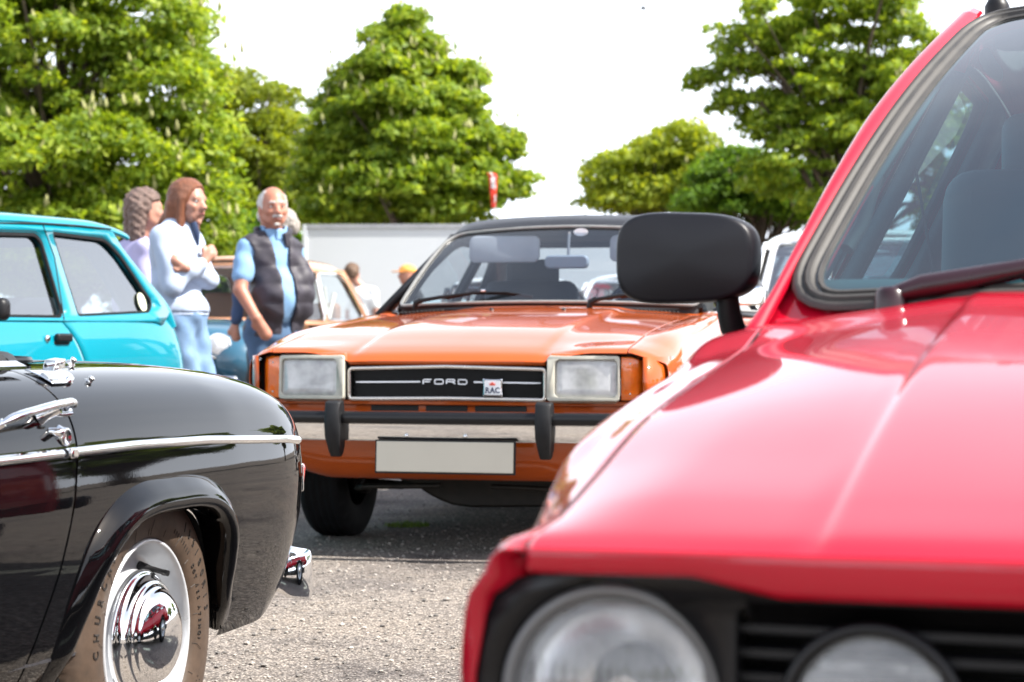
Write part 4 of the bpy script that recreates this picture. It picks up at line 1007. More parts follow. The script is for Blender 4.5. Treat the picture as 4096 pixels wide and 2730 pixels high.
    tube('handle_foot', [(.006, -.410, .706), (.02, -.406, .712), (.040, -.400, .720)], .011, M['chrome'], h, 12, scale=[1.5, 1, .8])
    tube('handle_foot', [(.006, -.578, .692), (.02, -.576, .696), (.034, -.572, .704)], .009, M['chrome'], h, 12, scale=[1.5, 1, .8])
    tube('latch_thumb', [(.022, -.395, .710), (.036, -.375, .709), (.038, -.358, .710)], .0045, M['chrome'], h, 8)
    lk = add('lock', *lathem([(.0, .021), (.006, .0205), (.012, .017), (.016, .0165), (.020, .0155), (.021, .012), (.017, .009), (.018, 0)], 'x', (.010, -.356, .670), 28), M['chrome'], r, recalc=True, weld=1e-5)
    box('key_slot', (.0305, -.356, .670), (.002, .003, .012), M['void'], lk, .0005)
    add('lock_button', *lathem([(.0, .008), (.03, .007), (.034, .0)], 'x', (.010, -.392, .680), 16), M['chrome'], lk, recalc=True, weld=1e-5)
    # small screws and snaps on the body
    for y, z, x in ((-.308, .712, .012),): add('screw', *lathem([(.0, .005), (.003, .004), (.004, 0)], 'x', (x-.003, y, z), 12), M['chrome'], r, recalc=True)
    for (x, y, z) in ((-.052, -.118, .757), (-.14, -.02, .789)):
        sn = add('hood_stud', *lathem([(0, .0095), (.003, .009), (.004, .0055), (.009, .005), (.011, .0065), (.0135, .0055), (.014, 0)], 'x', (0, 0, 0), 18), M['chrome_dull'], r, recalc=True, weld=1e-5)
        sn.location = (x-.004, y, z-.002); sn.rotation_euler = (0, R(-50), 0)
    # chrome finisher at the rear top corner of the door
    dn = 26; A = np.zeros((dn, 10, 3))
    for i, y in enumerate(np.linspace(-.270, -.145, dn)):
        e = math.sqrt(max(0, 1-((y+.270)/.125)**3.5))
        k = S(np.full(10, float(ty(y))), np.linspace(9.3, 9.3-1.15*max(.12, e), 10)); A[i] = k+np.array([.0022, 0, .0028])
    V, F = gridm(A); fin = add('corner_finisher', V, F, M['chrome'], r, solid=.002, off=0, weld=1e-5)
    add('finisher_screw', *lathem([(0, .009), (.004, .0085), (.007, .0055), (.007, 0)], 'x', (-.050, -.205, .760), 18), M['chrome'], fin, recalc=True, weld=1e-5)
    # hood catch: polished block with three studs
    V, F = prismm([(-.070, 0), (-.004, .008), (.004, .036), (-.052, .031)], lambda u, v: (-.062, -.190+u*.62, .777+v*.62), (-.024, 0, .002))
    ct = add('hood_catch', V, F, M['catch'], r, bevel=.002, recalc=True, autosmooth=30)
    for u, v in ((-.052, .010), (-.045, .024), (-.025, .026)):
        add('rivet', *lathem([(0, .0042), (.0022, .0032), (.0022, 0)], 'x', (-.062, -.190+u*.62, .777+v*.62), 10), M['chrome'], ct, recalc=True, weld=1e-5)
    tube('catch_tongue', [(-.07, -.248, .788), (-.065, -.228, .790)], .004, M['chrome'], ct, 8)
    # second catch on the far side
    tube('far_catch', [(-1.20, -.26, .800), (-1.20, -.16, .815), (-1.20, -.10, .80)], .02, M['chrome'], r, 10, scale=[.6, 1.2, .4])
    # padded roll of the folded hood, its end cap, and the seats
    tube('hood_roll', [(-.150, -1.2, .784), (-.150, -.6, .782), (-.150, -.36, .780), (-.150, -.31, .779)], .032, M['vinyl_roll'], r, 20, scale=[1, 1, 1, .97])
    tube('hood_bag', [(-.150, -.27, .780), (-.165, -.225, .786), (-.24, -.18, .792), (-.45, -.16, .797), (-.735, -.16, .80), (-1.05, -.16, .797), (-1.30, -.18, .79)], .026, M['rubber'], r, 14)
    add('roll_end', *lathem([(-.02, .034), (.0, .036), (.012, .030), (.02, .0)], 'y', (-.150, -.295, .780), 22), M['vinyl_roll'], r, recalc=True, weld=1e-5)
    tube('door_capping', [(-.088, y, .790) for y in np.linspace(-1.35, -.302, 10)], 0, M['chrome'], r, prof=[(-.014, -.002), (.014, -.002), (.011, .003), (-.011, .003)], up=(.4, 0, .9))
    for x in (-.42, -1.05):
        s_ = box('seat', (x, -.75, .60), (.5, .55, .16), M['red_leather'], r, .05, seg=4); box('seat_back', (x, -.42, .68), (.5, .12, .22), M['red_leather'], s_, .05, seg=4)
    box('cabin_floor', (CX, -.9, .32), (1.3, 1.6, .04), M['int_dark'], r, .01)
    tube('windscreen_frame', [(.0-.1, -1.55, .82), (-.16, -1.40, 1.16), (CX, -1.36, 1.20), (-1.31, -1.40, 1.16), (-1.37, -1.55, .82)], .012, M['chrome'], r, 8)
    tube('steering_wheel', [(-1.05+.19*math.cos(a), -1.15+.06*math.sin(a), .80+.17*math.sin(a)) for a in np.linspace(0, 6.283, 40)[:-1]], .012, M['plastic'], r, 8, closed=True, up=(0, 1, .2))
    # tail lamp and rear bumper
    tb = box('tail_lamp_base', (-.032, .790, .526), (.05, .012, .062), M['chrome'], r, .004)
    V, F = prismm([(-.024, -.031), (.010, -.031), (.016, .020), (.013, .029), (-.024, .031)], lambda u, v: (-.026+u, .812, .526+v), (0, -.03, 0)); add('tail_lamp', V, F, M['red_lens'], tb, bevel=.003, recalc=True)
    box('far_tail_lamp', (CX*2+.040, .80, .526), (.05, .03, .06), M['red_lens'], r, .004)
    # bumper: fat chrome blade ending in a rounded blob past the wing
    path = spline([(-.085, .775, .303), (-.040, .815, .302), (-.026, .87, .301), (-.08, .93, .30), (-.35, .99, .322), (CX, 1.01, .322), (2*CX+.35, .99, .322), (2*CX+.08, .94, .322), (2*CX+.02, .86, .325), (2*CX+.01, .80, .326), (2*CX+.04, .72, .33)], 120)
    prof = [(.018, -.048), (.022, -.03), (.014, .0), (.002, .028), (-.012, .046), (-.018, .042), (-.016, .02), (-.004, -.01), (.002, -.045)]
    sc_ = np.interp(np.arange(120), [0, 3, 8, 111, 116, 119], [.25, .8, 1, 1, .8, .25])
    # profile as a closed D section
    D_ = [(0.022*math.cos(a)*(1 if math.cos(a) > 0 else .4), .056*math.sin(a)) for a in np.linspace(0, 6.283, 25)[:-1]]
    tube('rear_bumper', path, 0, M['chrome'], r, prof=[(-x, z) for x, z in D_], scale=sc_, up=(0, 0, 1))
    box('bumper_iron', (-.09, .82, .33), (.03, .22, .03), M['void'], r, .005)
    tube('exhaust', [(-.45, .3, .17), (-.45, .8, .16), (-.45, 1.0, .16)], .02, M['oily'], r, 10)
    box('underside', (CX, -1.0, .24), (1.2, 3.6, .04), M['void'], r, .01)
    box('rear_axle', (CX, 0, .29), (1.2, .10, .10), M['oily'], r, .03)
    for s_ in (0, 1): tube('leaf_spring', [(-.20-1.07*s_, -.5, .30), (-.20-1.07*s_, 0, .22), (-.20-1.07*s_, .55, .30)], 0, M['oily'], r, prof=[(-.025, -.015), (.025, -.015), (.025, .015), (-.025, .015)], up=(1, 0, 0))
    # ---- the wheel
    wc = np.array([0, 0, .286]); rr = .178
    rim = [(-.008, rr-.004), (.002, rr+.001), (.006, rr-.001), (.006, rr-.005), (.000, rr-.009), (-.010, rr-.012), (-.030, rr-.017), (-.046, rr-.024), (-.052, rr-.034), (-.048, rr-.046), (-.034, .122), (-.018, .117), (-.010, .113), (-.012, .09), (-.03, .06), (-.03, 0)]
    rp = spline(rim[:13], 60); V, F = lathem([tuple(p) for p in rp]+rim[13:], 'x', wc, 120); wh = add('wheel', V, F, M['silver'], r, recalc=True, weld=1e-6)
    V, F = tyrem(.287, .155, rr, 200); V += wc; ty_ = add('tyre', V, F, M['tyre_brown'], wh, recalc=True, autosmooth=50)
    cp = [(-.016, .121), (-.008, .1215), (-.004, .118), (-.003, .113), (.002, .108), (.010, .104), (.014, .1005), (.0135, .098), (.0165, .0945), (.0215, .0915), (.0235, .088), (.031, .082), (.040, .070), (.047, .054), (.0515, .035), (.0535, .015), (.0538, 0)]
    V, F = lathem([tuple(p) for p in spline(cp, 70)], 'x', wc, 120); add('hubcap', V, F, M['chrome'], wh, recalc=True, weld=1e-6)
    va = R(62); vy, vz = .135*math.cos(va), .135*math.sin(va)
    vp = wc+np.array([-.045, vy, vz])
    tube('valve', [vp, vp+np.array([.02, -.001, -.002]), vp+np.array([.022, -.001, -.002]), vp+np.array([.052, -.004, -.008])], .0055, M['rubber'], wh, 12, up=(0, 1, 0), scale=[2.1, 1.25, 1, .9])
    tube('valve_cap', [vp+np.array([.050, -.004, -.008]), vp+np.array([.062, -.005, -.010])], .0058, M['plastic'], wh, 12, up=(0, 1, 0))
    # raised lettering on the sidewall
    TB = .0155
    def side_x(rad):
        return np.interp(rad, [.180, .190, .2238, .25, .2674, .275], [.004, .0105, .0142, .0108, .0052, -.003])
    def arc_text(s, rad, a0, size, step, bold=.0, sx=.8, flip=False, h=.0012, m=None):
        parts = []; a = a0
        for ch in s:
            adv = step*(.62 if ch in 'I ' else 1)
            if ch != ' ':
                V, F = textm(ch, size, h, sx, bold); am = a+adv/2
                if len(V):
                    out = []
                    for x, y, z in V:
                        rho = rad+y; th = am+x/rad          # clockwise seen from outside
                        out.append(wc+np.array([side_x(rho)+.0006+z*.6, rho*math.sin(th), rho*math.cos(th)]))
                    parts.append((out, F))
            a += adv
        V, F = join(parts); o = add('tyre_lettering', V, F, m or M['tyre_letter'], wh, smooth=False); return o
    arc_text('CHURCHILL', .222, R(-95), .027, R(7.9), .0006, .80)
    arc_text('155/80R13', .234, R(34), .030, R(5.9), .0003, .62)
    arc_text('IIIIIIIII', .207, R(26), .012, R(4.2), .0, .8)
    arc_text('DOT 1E2 ATENQI', .206, R(56), .013, R(3.4), .0002, .8)
    # small moulded marks: hairs, ribs, dotted chevrons
    parts = []
    for a in np.arange(0, 360, 17):
        th = R(a); s0 = wc+np.array([side_x(.186)+.001, .186*math.sin(th), .186*math.cos(th)]); s1 = wc+np.array([side_x(.199)+.001, .199*math.sin(th), .199*math.cos(th)])
        parts.append(sweepm([s0, s1], circ(.0005, 4), up=(1, 0, 0)))
        if a % 34 == 0:
            s2 = wc+np.array([side_x(.215)+.001, .215*math.sin(th+.04), .215*math.cos(th+.04)]); parts.append(sweepm([s1, s2], circ(.0005, 4), up=(1, 0, 0)))
    for a0 in (118, 205, 300):
        for k in range(9):
            for q_ in range(5-(k > 5)):
                th = R(a0+k*2.6+q_*.9); rad = .214+q_*.0105+abs(k-4)*.0016
                c_ = wc+np.array([side_x(rad)+.0006, rad*math.sin(th), rad*math.cos(th)])
                parts.append(lathem([(0, .0015), (.0005, .0012), (.0006, 0)], 'x', c_, 6))
    V, F = join(parts); o = add('moulded_marks', V, F, M['tyre_letter'], wh, smooth=False); o['kind'] = 'stuff'
    simple_wheel(r, (2*CX, 0, .286), .286, .155, .178, out=-1)
    for x, s_ in ((-.03, 1), (2*CX+.03, -1)): simple_wheel(r, (x, -2.42, .286), .286, .155, .178, out=s_)
    return r
M['vinyl_roll'] = mat('soft_black_hood_cloth', (.010, .010, .012), .75, var=.2, vscale=30, bmp=.0006, bscale=500)
M['red_leather'] = mat('dark_red_leather', (.12, .006, .008), .5)
M['catch'] = mat('polished_alloy', (.78, .78, .74), .14, 1., var=.15, vscale=60)
M['tyre_letter'] = mat('dark_tyre_lettering', (.012, .009, .007), .6, var=.2, vscale=50)
black_car()
# ================================================================== RED HATCHBACK (close, right)
RO, RA = (.586, 1.566, 0), -R(18)
def red_car():
    r = thing('red_hatchback', 'bright red hatchback with round headlamps and black mirror, very close and blurred on the right', 'car', RO, RA)
    P = M['red_paint']
    # half section net: columns from the centre line of the bonnet out over the wing and down the side
    ys = [-.045, -.02, .06, .20, .42, .70, .95, 1.16]
    zc = [.678, .689, .712, .746, .794, .843, .878, .903]
    cols = [(0., 0, [0]*8), (.18, 0, [0, 0, -.001, -.001, -.001, -.001, -.001, -.001]), (.345, 0, [-.001, -.001, -.002, -.002, -.002, -.003, -.003, -.003]), (.362, 0, [-.001, -.003, -.005, -.006, -.007, -.008, -.008, -.007]),
            (.39, 0, [-.001, -.002, -.004, -.008, -.010, -.013, -.012, -.010]), (.50, .004, [-.002, -.003, -.004, -.010, -.016, -.025, -.030, -.026]), (.600, .012, [-.004, -.006, -.020, -.030, -.034, -.047, -.052, -.043]),
            (.635, .035, [-.010, -.013, -.043, -.048, -.049, -.060, -.063, -.052]), (.668, .080, [-.064, -.062, -.084, -.082, -.062, -.072, -.076, -.064]), (.688, .145, [-.128, -.126, -.156, -.142, -.113, -.110, -.106, -.094]),
            (.700, .215, [-.20, -.20, -.232, -.21, -.168, -.158, -.150, -.13]), (.709, .245, [-.262, -.262, -.285, -.245, -.235, -.225, -.215, -.2]), (.710, .24, [-.34]*8), (.700, .24, [-.44]*8)]
    wx = [-.015, -.015, -.010, .004, .020, .034, .040, .044]      # the wings swell outwards towards the rear
    rows = []
    for i, y in enumerate(ys):
        row = []
        for x, sh, dz in cols:
            k = max(0, (x-.50)/.21); row.append((x+wx[i]*min(1, k), y+sh*max(0, 1-(y+.045)/.5)**1.3, zc[i]+dz[i]))
        rows.append(row)
    last = rows[-1]
    for y in (1.6, 2.4, 3.1, 3.55, 3.68): rows.append([(x*(1 if y < 3.5 else .97), y, z) for x, _, z in last])
    S = Surf(rows)
    # bonnet
    t = 7*np.linspace(0, 1, 130)**1.1; Tt, Vv = np.meshgrid(t, np.linspace(0, 6, 90), indexing='ij'); A = fair(S(Tt, Vv), 3); A[:, 0, 0] = 0
    full = np.concatenate([A[:, ::-1]*np.array([-1, 1, 1]), A[:, 1:]], 1)
    f0 = full[0]; x = np.abs(f0[:, 0]); low = np.interp(x, [0, .385, .42, .455, .62], [.640, .640, .647, .655, .652]); lip = []
    for dy, f in ((.05, 1.03), (.045, 1.0), (.014, .995), (.004, .93), (.0, .75), (-.001, .35), (-.0005, .12)):
        q = f0.copy(); q[:, 2] = f0[:, 2]+(low-f0[:, 2])*f; q[:, 1] = f0[:, 1]+dy; lip.append(q)
    full = np.concatenate([np.stack(lip), full], 0); V, F = gridm(full); bn = add('bonnet', V, F, P, r, solid=.004)
    # wings
    arch = [(.62+.34*math.cos(a), .29+.34*math.sin(a)) for a in np.linspace(-.5, math.pi+.5, 60)]+[(.28, -.1), (.96, -.1)]
    for s in (1, -1):
        Tt, Vv = np.meshgrid(7*np.linspace(0, 1, 120)**1.1, np.linspace(6.06, 13, 90), indexing='ij'); A = fair(S(Tt, Vv), 3); V, F = cutgrid(A, arch)
        if s < 0: V, F = mirror(V, F)
        add('front_wing', V, F, P, r, solid=.004)
        tube('wheel_arch_trim', [((.752)*s, y, z) for y, z in arch[4:56]], .018, M['plastic'], r, 8, up=(1, 0, 0))
        for nm, a, b in (('door', 1.175, 2.25), ('rear_quarter', 2.26, 3.67)):
            Tt, Vv = np.meshgrid(S.ty(np.linspace(a, b, 50), 9.), np.linspace(8.2, 13, 40), indexing='ij'); A = fair(S(Tt, Vv), 2)
            V, F = gridm(A) if nm == 'door' else cutgrid(A, [(y+2.4, z) for y, z in arch])
            if s < 0: V, F = mirror(V, F)
            o = add(nm, V, F, P, r, solid=.004)
            if nm == 'door': box('door_handle', (.80*s, 2.12, .78), (.03, .13, .03), M['satin'], o, .008)
        # gutter where wing meets bonnet: a dark line with a rolled edge
        tube('bonnet_gap', S(np.linspace(.2, 7, 60), np.full(60, 6.03))*np.array([s, 1, 1])-np.array([0, 0, .006]), .006, M['void'], r, 6)
        tube('wheel_arch_liner', [(.58*s, .62+.35*math.cos(a), .29+.35*math.sin(a)) for a in np.linspace(-.3, math.pi+.3, 24)], 1, M['void'], r, prof=[(-.01, -.16), (.01, -.16), (.01, .16), (-.01, .16)], up=(1, 0, 0))
        # bright crease at the foot of the pillar

        A = fair(S(*np.meshgrid(np.linspace(.3, 7, 70), np.linspace(5.5, 6.8, 8), indexing='ij')), 1)*np.array([s, 1, 1])-np.array([0, 0, .012]); V, F = gridm(A); add('inner_wing', V, F, P, r)
    box('bulkhead_top', (0, 1.235, .850), (1.24, .20, .03), P, r, .006)
    # scuttle behind the bonnet gap
    q = S(np.full(50, 7.), np.linspace(0, 9.5, 50)); A = np.stack([q+np.array([0, .006, -.003]), q+np.array([0, .05, .000]), q+np.array([0, .10, .004]), q+np.array([0, .16, .006]), q+np.array([0, .28, .012])]); V, F = gridm(A); W, G = mirror(V, F)
    add('scuttle', *join([(V, F), (W, G)]), P, r, solid=.004)
    # ---- nose
    yn = lambda x: .0+.03*(abs(x)/.64)**3
    box('nose_void', (0, .12, .54), (1.26, .10, .24), M['void'], r, .01)
    # lamp panel (black) with round openings
    def pf(u, v): return (u, yn(u)-.012, v)
    outer = roundpoly([(-.652, .47), (.652, .47), (.652, .60), (.618, .652), (-.618, .652), (-.652, .60)], [.02, .02, .05, .05, .05, .05])
    outer = dense(outer, 120); LX, LZ, LR = .530, .550, .0905; FX, FR = .318, .070
    holes = [[(s*LX+(LR+.004)*math.cos(a), LZ+(LR+.004)*math.sin(a)) for a in np.linspace(0, -2*math.pi, 60)[:-1]] for s in (1, -1)]
    mid = roundpoly([(-.425, .487), (.425, .487), (.425, .632), (-.425, .632)], .012, 4)
    pn = plate('grille', outer, holes+[mid[::-1]], pf, M['satin'], r, solid=.03, off=0)
    for k, z in enumerate(np.arange(.496, .632, .0195)):
        A = np.zeros((24, 6, 3))
        for i, u in enumerate(np.linspace(-.43, .43, 24)):
            for j, (d, h) in enumerate(((.0, .0045), (-.004, .003), (-.004, -.003), (.0, -.0045), (.03, -.004), (.03, .004))): A[i, j] = (u, yn(u)+d-.006, z+h)
        V, F = gridm(A, closed_v=True); add('slat', V, F, M['plastic'], pn, recalc=True, autosmooth=40)
    # fluted glass lamps
    def lamp(nm, x, rad, ribw, dome):
        y0 = yn(x)-.012
        h = add(nm, *lathem([(.0, rad+.003), (-.008, rad+.004), (-.013, rad), (-.010, rad-.006), (.0, rad-.008), (.03, rad-.006)], 'y', (x, y0, LZ), 72), M['satin'] if nm[0] == 'd' else M['lamp_rim'], r, recalc=True)
        pr = [(.0, rad-.006), (.03, rad*.86), (.055, rad*.6), (.07, rad*.25), (.072, 0)]
        add('reflector', *lathem([tuple(p) for p in spline(pr, 20)], 'y', (x, y0, LZ), 48), M['reflector_lamp'], h, recalc=True, weld=1e-5)
        add('bulb_cap', *lathem([(.01, 0), (.008, .010), (.02, .014), (.05, .014)], 'y', (x, y0, LZ), 20), M['chrome'], h, recalc=True, weld=1e-5)
        n = 96; A = np.zeros((n+1, n//2+1, 3)); R_ = rad-.005
        for i, a in enumerate(np.linspace(0, 2*math.pi, n+1)):
            for j, q in enumerate(np.linspace(0, 1, n//2+1)):
                u, v = R_*q*math.cos(a), R_*q*math.sin(a)
                c_ = .0016*abs(math.sin(u/ribw*math.pi)) if abs(u) > .018 or abs(v) > .06 else .0026*abs(math.sin(u/(ribw*.8)*math.pi))
                A[i, j] = (x+u, y0-.002-dome*(1-q*q)-c_*(1-q**6), LZ+v)
        V, F = gridm(A); add('lens', V, F, M['lens_round'], h)
    for s in (1, -1): lamp('headlamp', s*LX, LR, .010, .020); lamp('driving_lamp', s*FX, FR, .012, .014)
    # bumper, indicators and apron below the picture
    box('bumper', (0, -.07, .40), (1.60, .12, .10), M['plastic'], r, .03, seg=4); box('apron', (0, .04, .32), (1.36, .06, .16), P, r, .02); box('valance', (0, .05, .455), (1.36, .06, .05), P, r, .01)
    for s in (1, -1): box('indicator', (.55*s, -.128, .40), (.16, .02, .045), M['amber'], r, .006)
    box('number_plate', (0, -.135, .33), (.52, .01, .11), M['plate'], r, .003)
    # ---- windscreen and pillars
    xb, xt = .592, .430; yb_, yt_ = 1.185, 2.10; zb_, zt_ = .893, 1.385
    def ws(u, v): 
        x = u*(xb+(xt-xb)*v); return (x, (yb_-.075*(1-u*u))*(1-v)+(yt_-.06*(1-u*u))*v-.02*math.sin(math.pi*v), (zb_+.012*(1-u*u))*(1-v)+(zt_+.02*(1-u*u))*v+.034*math.sin(math.pi*v))
    N_ = np.array([0, -.55, .83])
    loop = dense(roundpoly([(-1, 0), (1, 0), (1, 1), (-1, 1)], [.10, .10, .10, .10], 10), 240)
    def ring(off, up=.0):
        pts = np.array([ws(u, v) for u, v in loop]); c = pts.mean(0); T = np.roll(pts, -1, 0)-np.roll(pts, 1, 0); T /= np.linalg.norm(T, axis=1)[:, None]
        out = np.cross(T, N_); out /= np.linalg.norm(out, axis=1)[:, None]; out *= np.sign((out*(pts-c)).sum(1))[:, None]
        return pts+out*off+N_*up
    # moulded rubber in four steps, and a bright grey filler lip
    prof = [(-.012, -.004), (-.010, .004), (-.004, .005), (-.002, .000), (.004, .001), (.007, .007), (.013, .007), (.016, .001), (.021, .001), (.024, .006), (.030, .005), (.033, -.002)]
    pts = ring(0); c = pts.mean(0); T = np.roll(pts, -1, 0)-np.roll(pts, 1, 0); T /= np.linalg.norm(T, axis=1)[:, None]
    out = np.cross(T, N_); out /= np.linalg.norm(out, axis=1)[:, None]; out *= np.sign((out*(pts-c)).sum(1))[:, None]
    A = pts[:, None]+out[:, None]*np.array([p[0] for p in prof])[None, :, None]+N_*np.array([p[1] for p in prof])[None, :, None]; V, F = gridm(A, closed_u=True); add('windscreen_seal', V, F, M['seal_grey'], r, autosmooth=60)
    G = np.array([[ws(u, v) for v in np.linspace(0, 1, 40)] for u in np.linspace(-1, 1, 60)]); V, F = gridm(G); add('windscreen', V, F, M['glass_blue'], r)
    for s in (1, -1):
        a0 = []
        A = np.zeros((40, 9, 3))
        for i, v in enumerate(np.linspace(-.10, 1.06, 40)):
            p = np.array(ws(s*1.0, v)); wd = np.interp(v, [-.1, .0, .12, .5, 1.06], [.030, .016, .020, .034, .038])
            for j, (o, d) in enumerate(((.026, -.001), (.030, .004), (.40*wd+.026, .010), (.72*wd+.026, .010), (.95*wd+.026, .002), (wd+.030, -.012), (wd+.029, -.024), (wd+.016, -.034), (.03, -.04))):
                A[i, j] = p+np.array([s*o, 0, 0])+N_*d+np.array([0, .25*max(0, o-.03), 0])
        V, F = gridm(A); add('windscreen_pillar', V, F, P, r, solid=.003, off=0, recalc=True)
        A = np.array([[np.array(ws(s*u, v))-N_*.010 for u in np.linspace(.72, 1.085, 8)] for v in np.linspace(-.13, .30, 10)]); A = A[:, :]; V, F = gridm(A); F = [f for i, f in enumerate(F) if (lambda u, v: u > .99 or v < -.01 or (1-u)+v < .055)(.72+.365*((i % 7)+.5)/7, -.13+.43*((i//7)+.5)/9)]
        add('pillar_foot', V, F, P, r, solid=.003, off=0, recalc=True)
        # front face of the wing, turning in to the lamp panel
        vv = np.linspace(6.4, 13, 26); A = []
        for v in vv:
            p0 = S(np.array([0.]), np.array([v]))[0]; e = np.array([np.interp(p0[2], [.56, .63, .652, .675], [.650, .636, .600, .590]), .002, p0[2]]); A.append([p0*np.array([s, 1, 1]) if k == 0 else (p0*(1-k)+e*k+np.array([.010*math.sin(math.pi*k), -.014*math.sin(math.pi*k), 0]))*np.array([s, 1, 1]) for k in np.linspace(0, 1, 8)])
        V, F = gridm(np.array(A)); add('wing_nose', V, F, P, r, solid=.003, off=0, recalc=True)
    # roof
    rows = []
    for y, top in ((2.07, 1.408), (2.16, 1.43), (2.5, 1.44), (3.0, 1.425), (3.25, 1.40)):
        rows.append([(x*.86, y+(.07*(x/.56)**2 if y < 2.2 else 0), top-d) for x, d in ((0, 0), (.25, .004), (.42, .013), (.50, .026), (.545, .048), (.565, .075), (.575, .10))])
    Sr = Surf(rows); Tt, Vv = np.meshgrid(np.linspace(0, 4, 40), np.linspace(0, 6, 40), indexing='ij'); A = fair(Sr(Tt, Vv), 2); V, F = gridm(A); W, G = mirror(V, F); rf = add('roof', *join([(V, F), (W, G)]), P, r, solid=.02, weld=1e-4, recalc=True)
    add('aerial_base', *lathem([(0, .022), (.02, .022), (.035, .014), (.04, 0)], 'z', (-.425, 2.20, 1.405), 20), M['plastic'], rf, recalc=True, weld=1e-5)
    # sides: frames, glass, inner trim
    def sf(y, z, o=0.): k = (z-.90)/.45; return (.745-.235*k-.11*max(0, min(1, (2.0-y)/.8))+o, y, z)
    dw = roundpoly([(1.42, .925), (2.20, .925), (2.22, 1.335), (2.14, 1.335)], [.02, .03, .04, .05]); qw = roundpoly([(2.31, .93), (3.02, .945), (2.93, 1.325), (2.31, 1.33)], [.03, .08, .08, .03])
    outer = [(1.32, .885), (3.62, .885), (3.25, 1.37), (2.13, 1.38)]
    for s in (1, -1):
        f = lambda y, z, o=0., s=s: tuple(np.array(sf(y, z, o))*np.array([s, 1, 1]))
        plate('side_frame', outer, [dw[::-1], qw[::-1]], f, P, r, solid=.012, off=0)
        f2 = lambda y, z, s=s: tuple(np.array(sf(y, z, -.03))*np.array([s, 1, 1])); plate('pillar_trim', outer, [dw[::-1], qw[::-1]], f2, M['int_blue'], r, solid=.02, off=0)
        for nm, o_ in (('door_window', dw), ('quarter_window', qw)):
            V, F = platem(o_, [], lambda y, z, s=s: f(y, z, -.008)); g = add(nm, V, F, M['glass_side'], r, smooth=False); tube('window_seal', [f(y, z, .003) for y, z in dense(o_, 80)], .009, M['rubber'], g, 6, closed=True, up=(1, 0, 0))
        tube('seat_belt', [(s*.60, 2.28, 1.28), (s*.56, 2.26, 1.05), (s*.50, 2.2, .75)], 0, M['int_dark'], r, prof=[(-.02, -.001), (.02, -.001), (.02, .001), (-.02, .001)], up=(1, 0, 0))
    # tail
    hb = lambda u, v: (u*(.62-.05*v), 3.70-.42*v, .93+.44*v)
    hw = roundpoly([(-.8, .1), (.8, .1), (.8, .85), (-.8, .85)], .12)
    plate('hatch', [(-1, 0), (1, 0), (1, 1), (-1, 1)], [hw[::-1]], hb, P, r, solid=.03); V, F = platem(hw, [], hb); add('rear_window', V, F, M['glass_side'], r, smooth=False)
    box('rear_panel', (0, 3.70, .64), (1.46, .06, .58), P, r, .02); box('rear_bumper', (0, 3.78, .42), (1.58, .1, .12), M['plastic'], r, .03); box('floor_pan', (0, 2.0, .26), (1.4, 3.0, .12), M['void'], r, .02); box('bulkhead', (0, 1.15, .54), (1.3, .04, .54), M['void'], r, .01)
    # cabin
    box('dashboard', (0, 1.42, .885), (1.30, .36, .07), M['int_blue'], r, .03, seg=3); box('instrument_hood', (.33, 1.50, .935), (.36, .16, .06), M['int_dark'], r, .025, seg=3)
    tube('steering_wheel', [(.33+.185*math.cos(a), 1.74+.07*math.sin(a), .93+.17*math.sin(a)) for a in np.linspace(0, 2*math.pi, 48)[:-1]], .013, M['satin'], r, 10, closed=True, up=(0, 1, .2))
    for s in (1, -1):
        st = box('seat', (.32*s, 2.42, .86), (.46, .14, .60), M['int_blue'], r, .06, rot=(R(-14), 0, 0), seg=4); box('headrest', (.32*s, 2.52, 1.19), (.25, .08, .15), M['int_blue'], st, .035, seg=4)
        for dx in (-.05, .05): tube('headrest_post', [(.32*s+dx, 2.49, 1.10), (.32*s+dx, 2.51, 1.16)], .006, M['chrome'], st, 8)
    box('rear_seat', (0, 3.15, .84), (1.16, .14, .44), M['int_blue'], r, .05, seg=4)
    prism('rear_view_mirror', rrect(.23, .06, .025), lambda u, v: (0+u, 2.02, 1.29+v), (0, .03, 0), M['satin'], r, bevel=.008)
    for s in (1, -1): prism('sun_visor', rrect(.40, .14, .03), lambda u, v, s=s: (.23*s+u, 2.22-.2*(v+.07), 1.365+.3*v), (0, .01, .015), M['int_grey'], r, bevel=.005)
    tube('window_handle', [(-.62, 1.75, .98), (-.60, 1.78, 1.02), (-.58, 1.80, 1.10)], .012, M['int_dark'], r, 8)
    tube('cable_loop', [(-.30+.055*math.cos(a), 2.02, 1.16+.15*math.sin(a)) for a in np.linspace(1.2, 5.4, 30)], .005, M['int_dark'], r, 8, up=(0, 1, 0))
    # wiper: fat spindle cap, tapering arm, blade
    wp = np.array([-.462, 1.125, .856])
    w_ = add('wiper', *lathem([(0, .025), (.012, .025), (.030, .022), (.044, .020), (.050, .014), (.051, 0)], 'z', wp, 24), M['wiper'], r, recalc=True, weld=1e-5)
    a = wp+np.array([0, 0, .038]); tube('wiper_arm', [a+np.array([-.004, 0, 0]), a+np.array([.04, .005, .012]), a+np.array([.10, .012, .022]), a+np.array([.20, .03, .042]), a+np.array([.34, .06, .070]), a+np.array([.45, .085, .085])], 0, M['wiper'], w_, prof=[(.017*math.cos(q), .013*math.sin(q)) for q in np.linspace(0, 6.283, 13)[:-1]], scale=[.8, 1.25, 1.2, .85, .5, .4])
    tube('wiper_blade', [a+np.array([.16, .050, .032]), a+np.array([.40, .085, .085]), a+np.array([.64, .10, .10])], 0, M['wiper'], w_, prof=[(-.004, -.012), (.004, -.012), (.004, .01), (-.004, .01)], up=(0, -.55, .83))
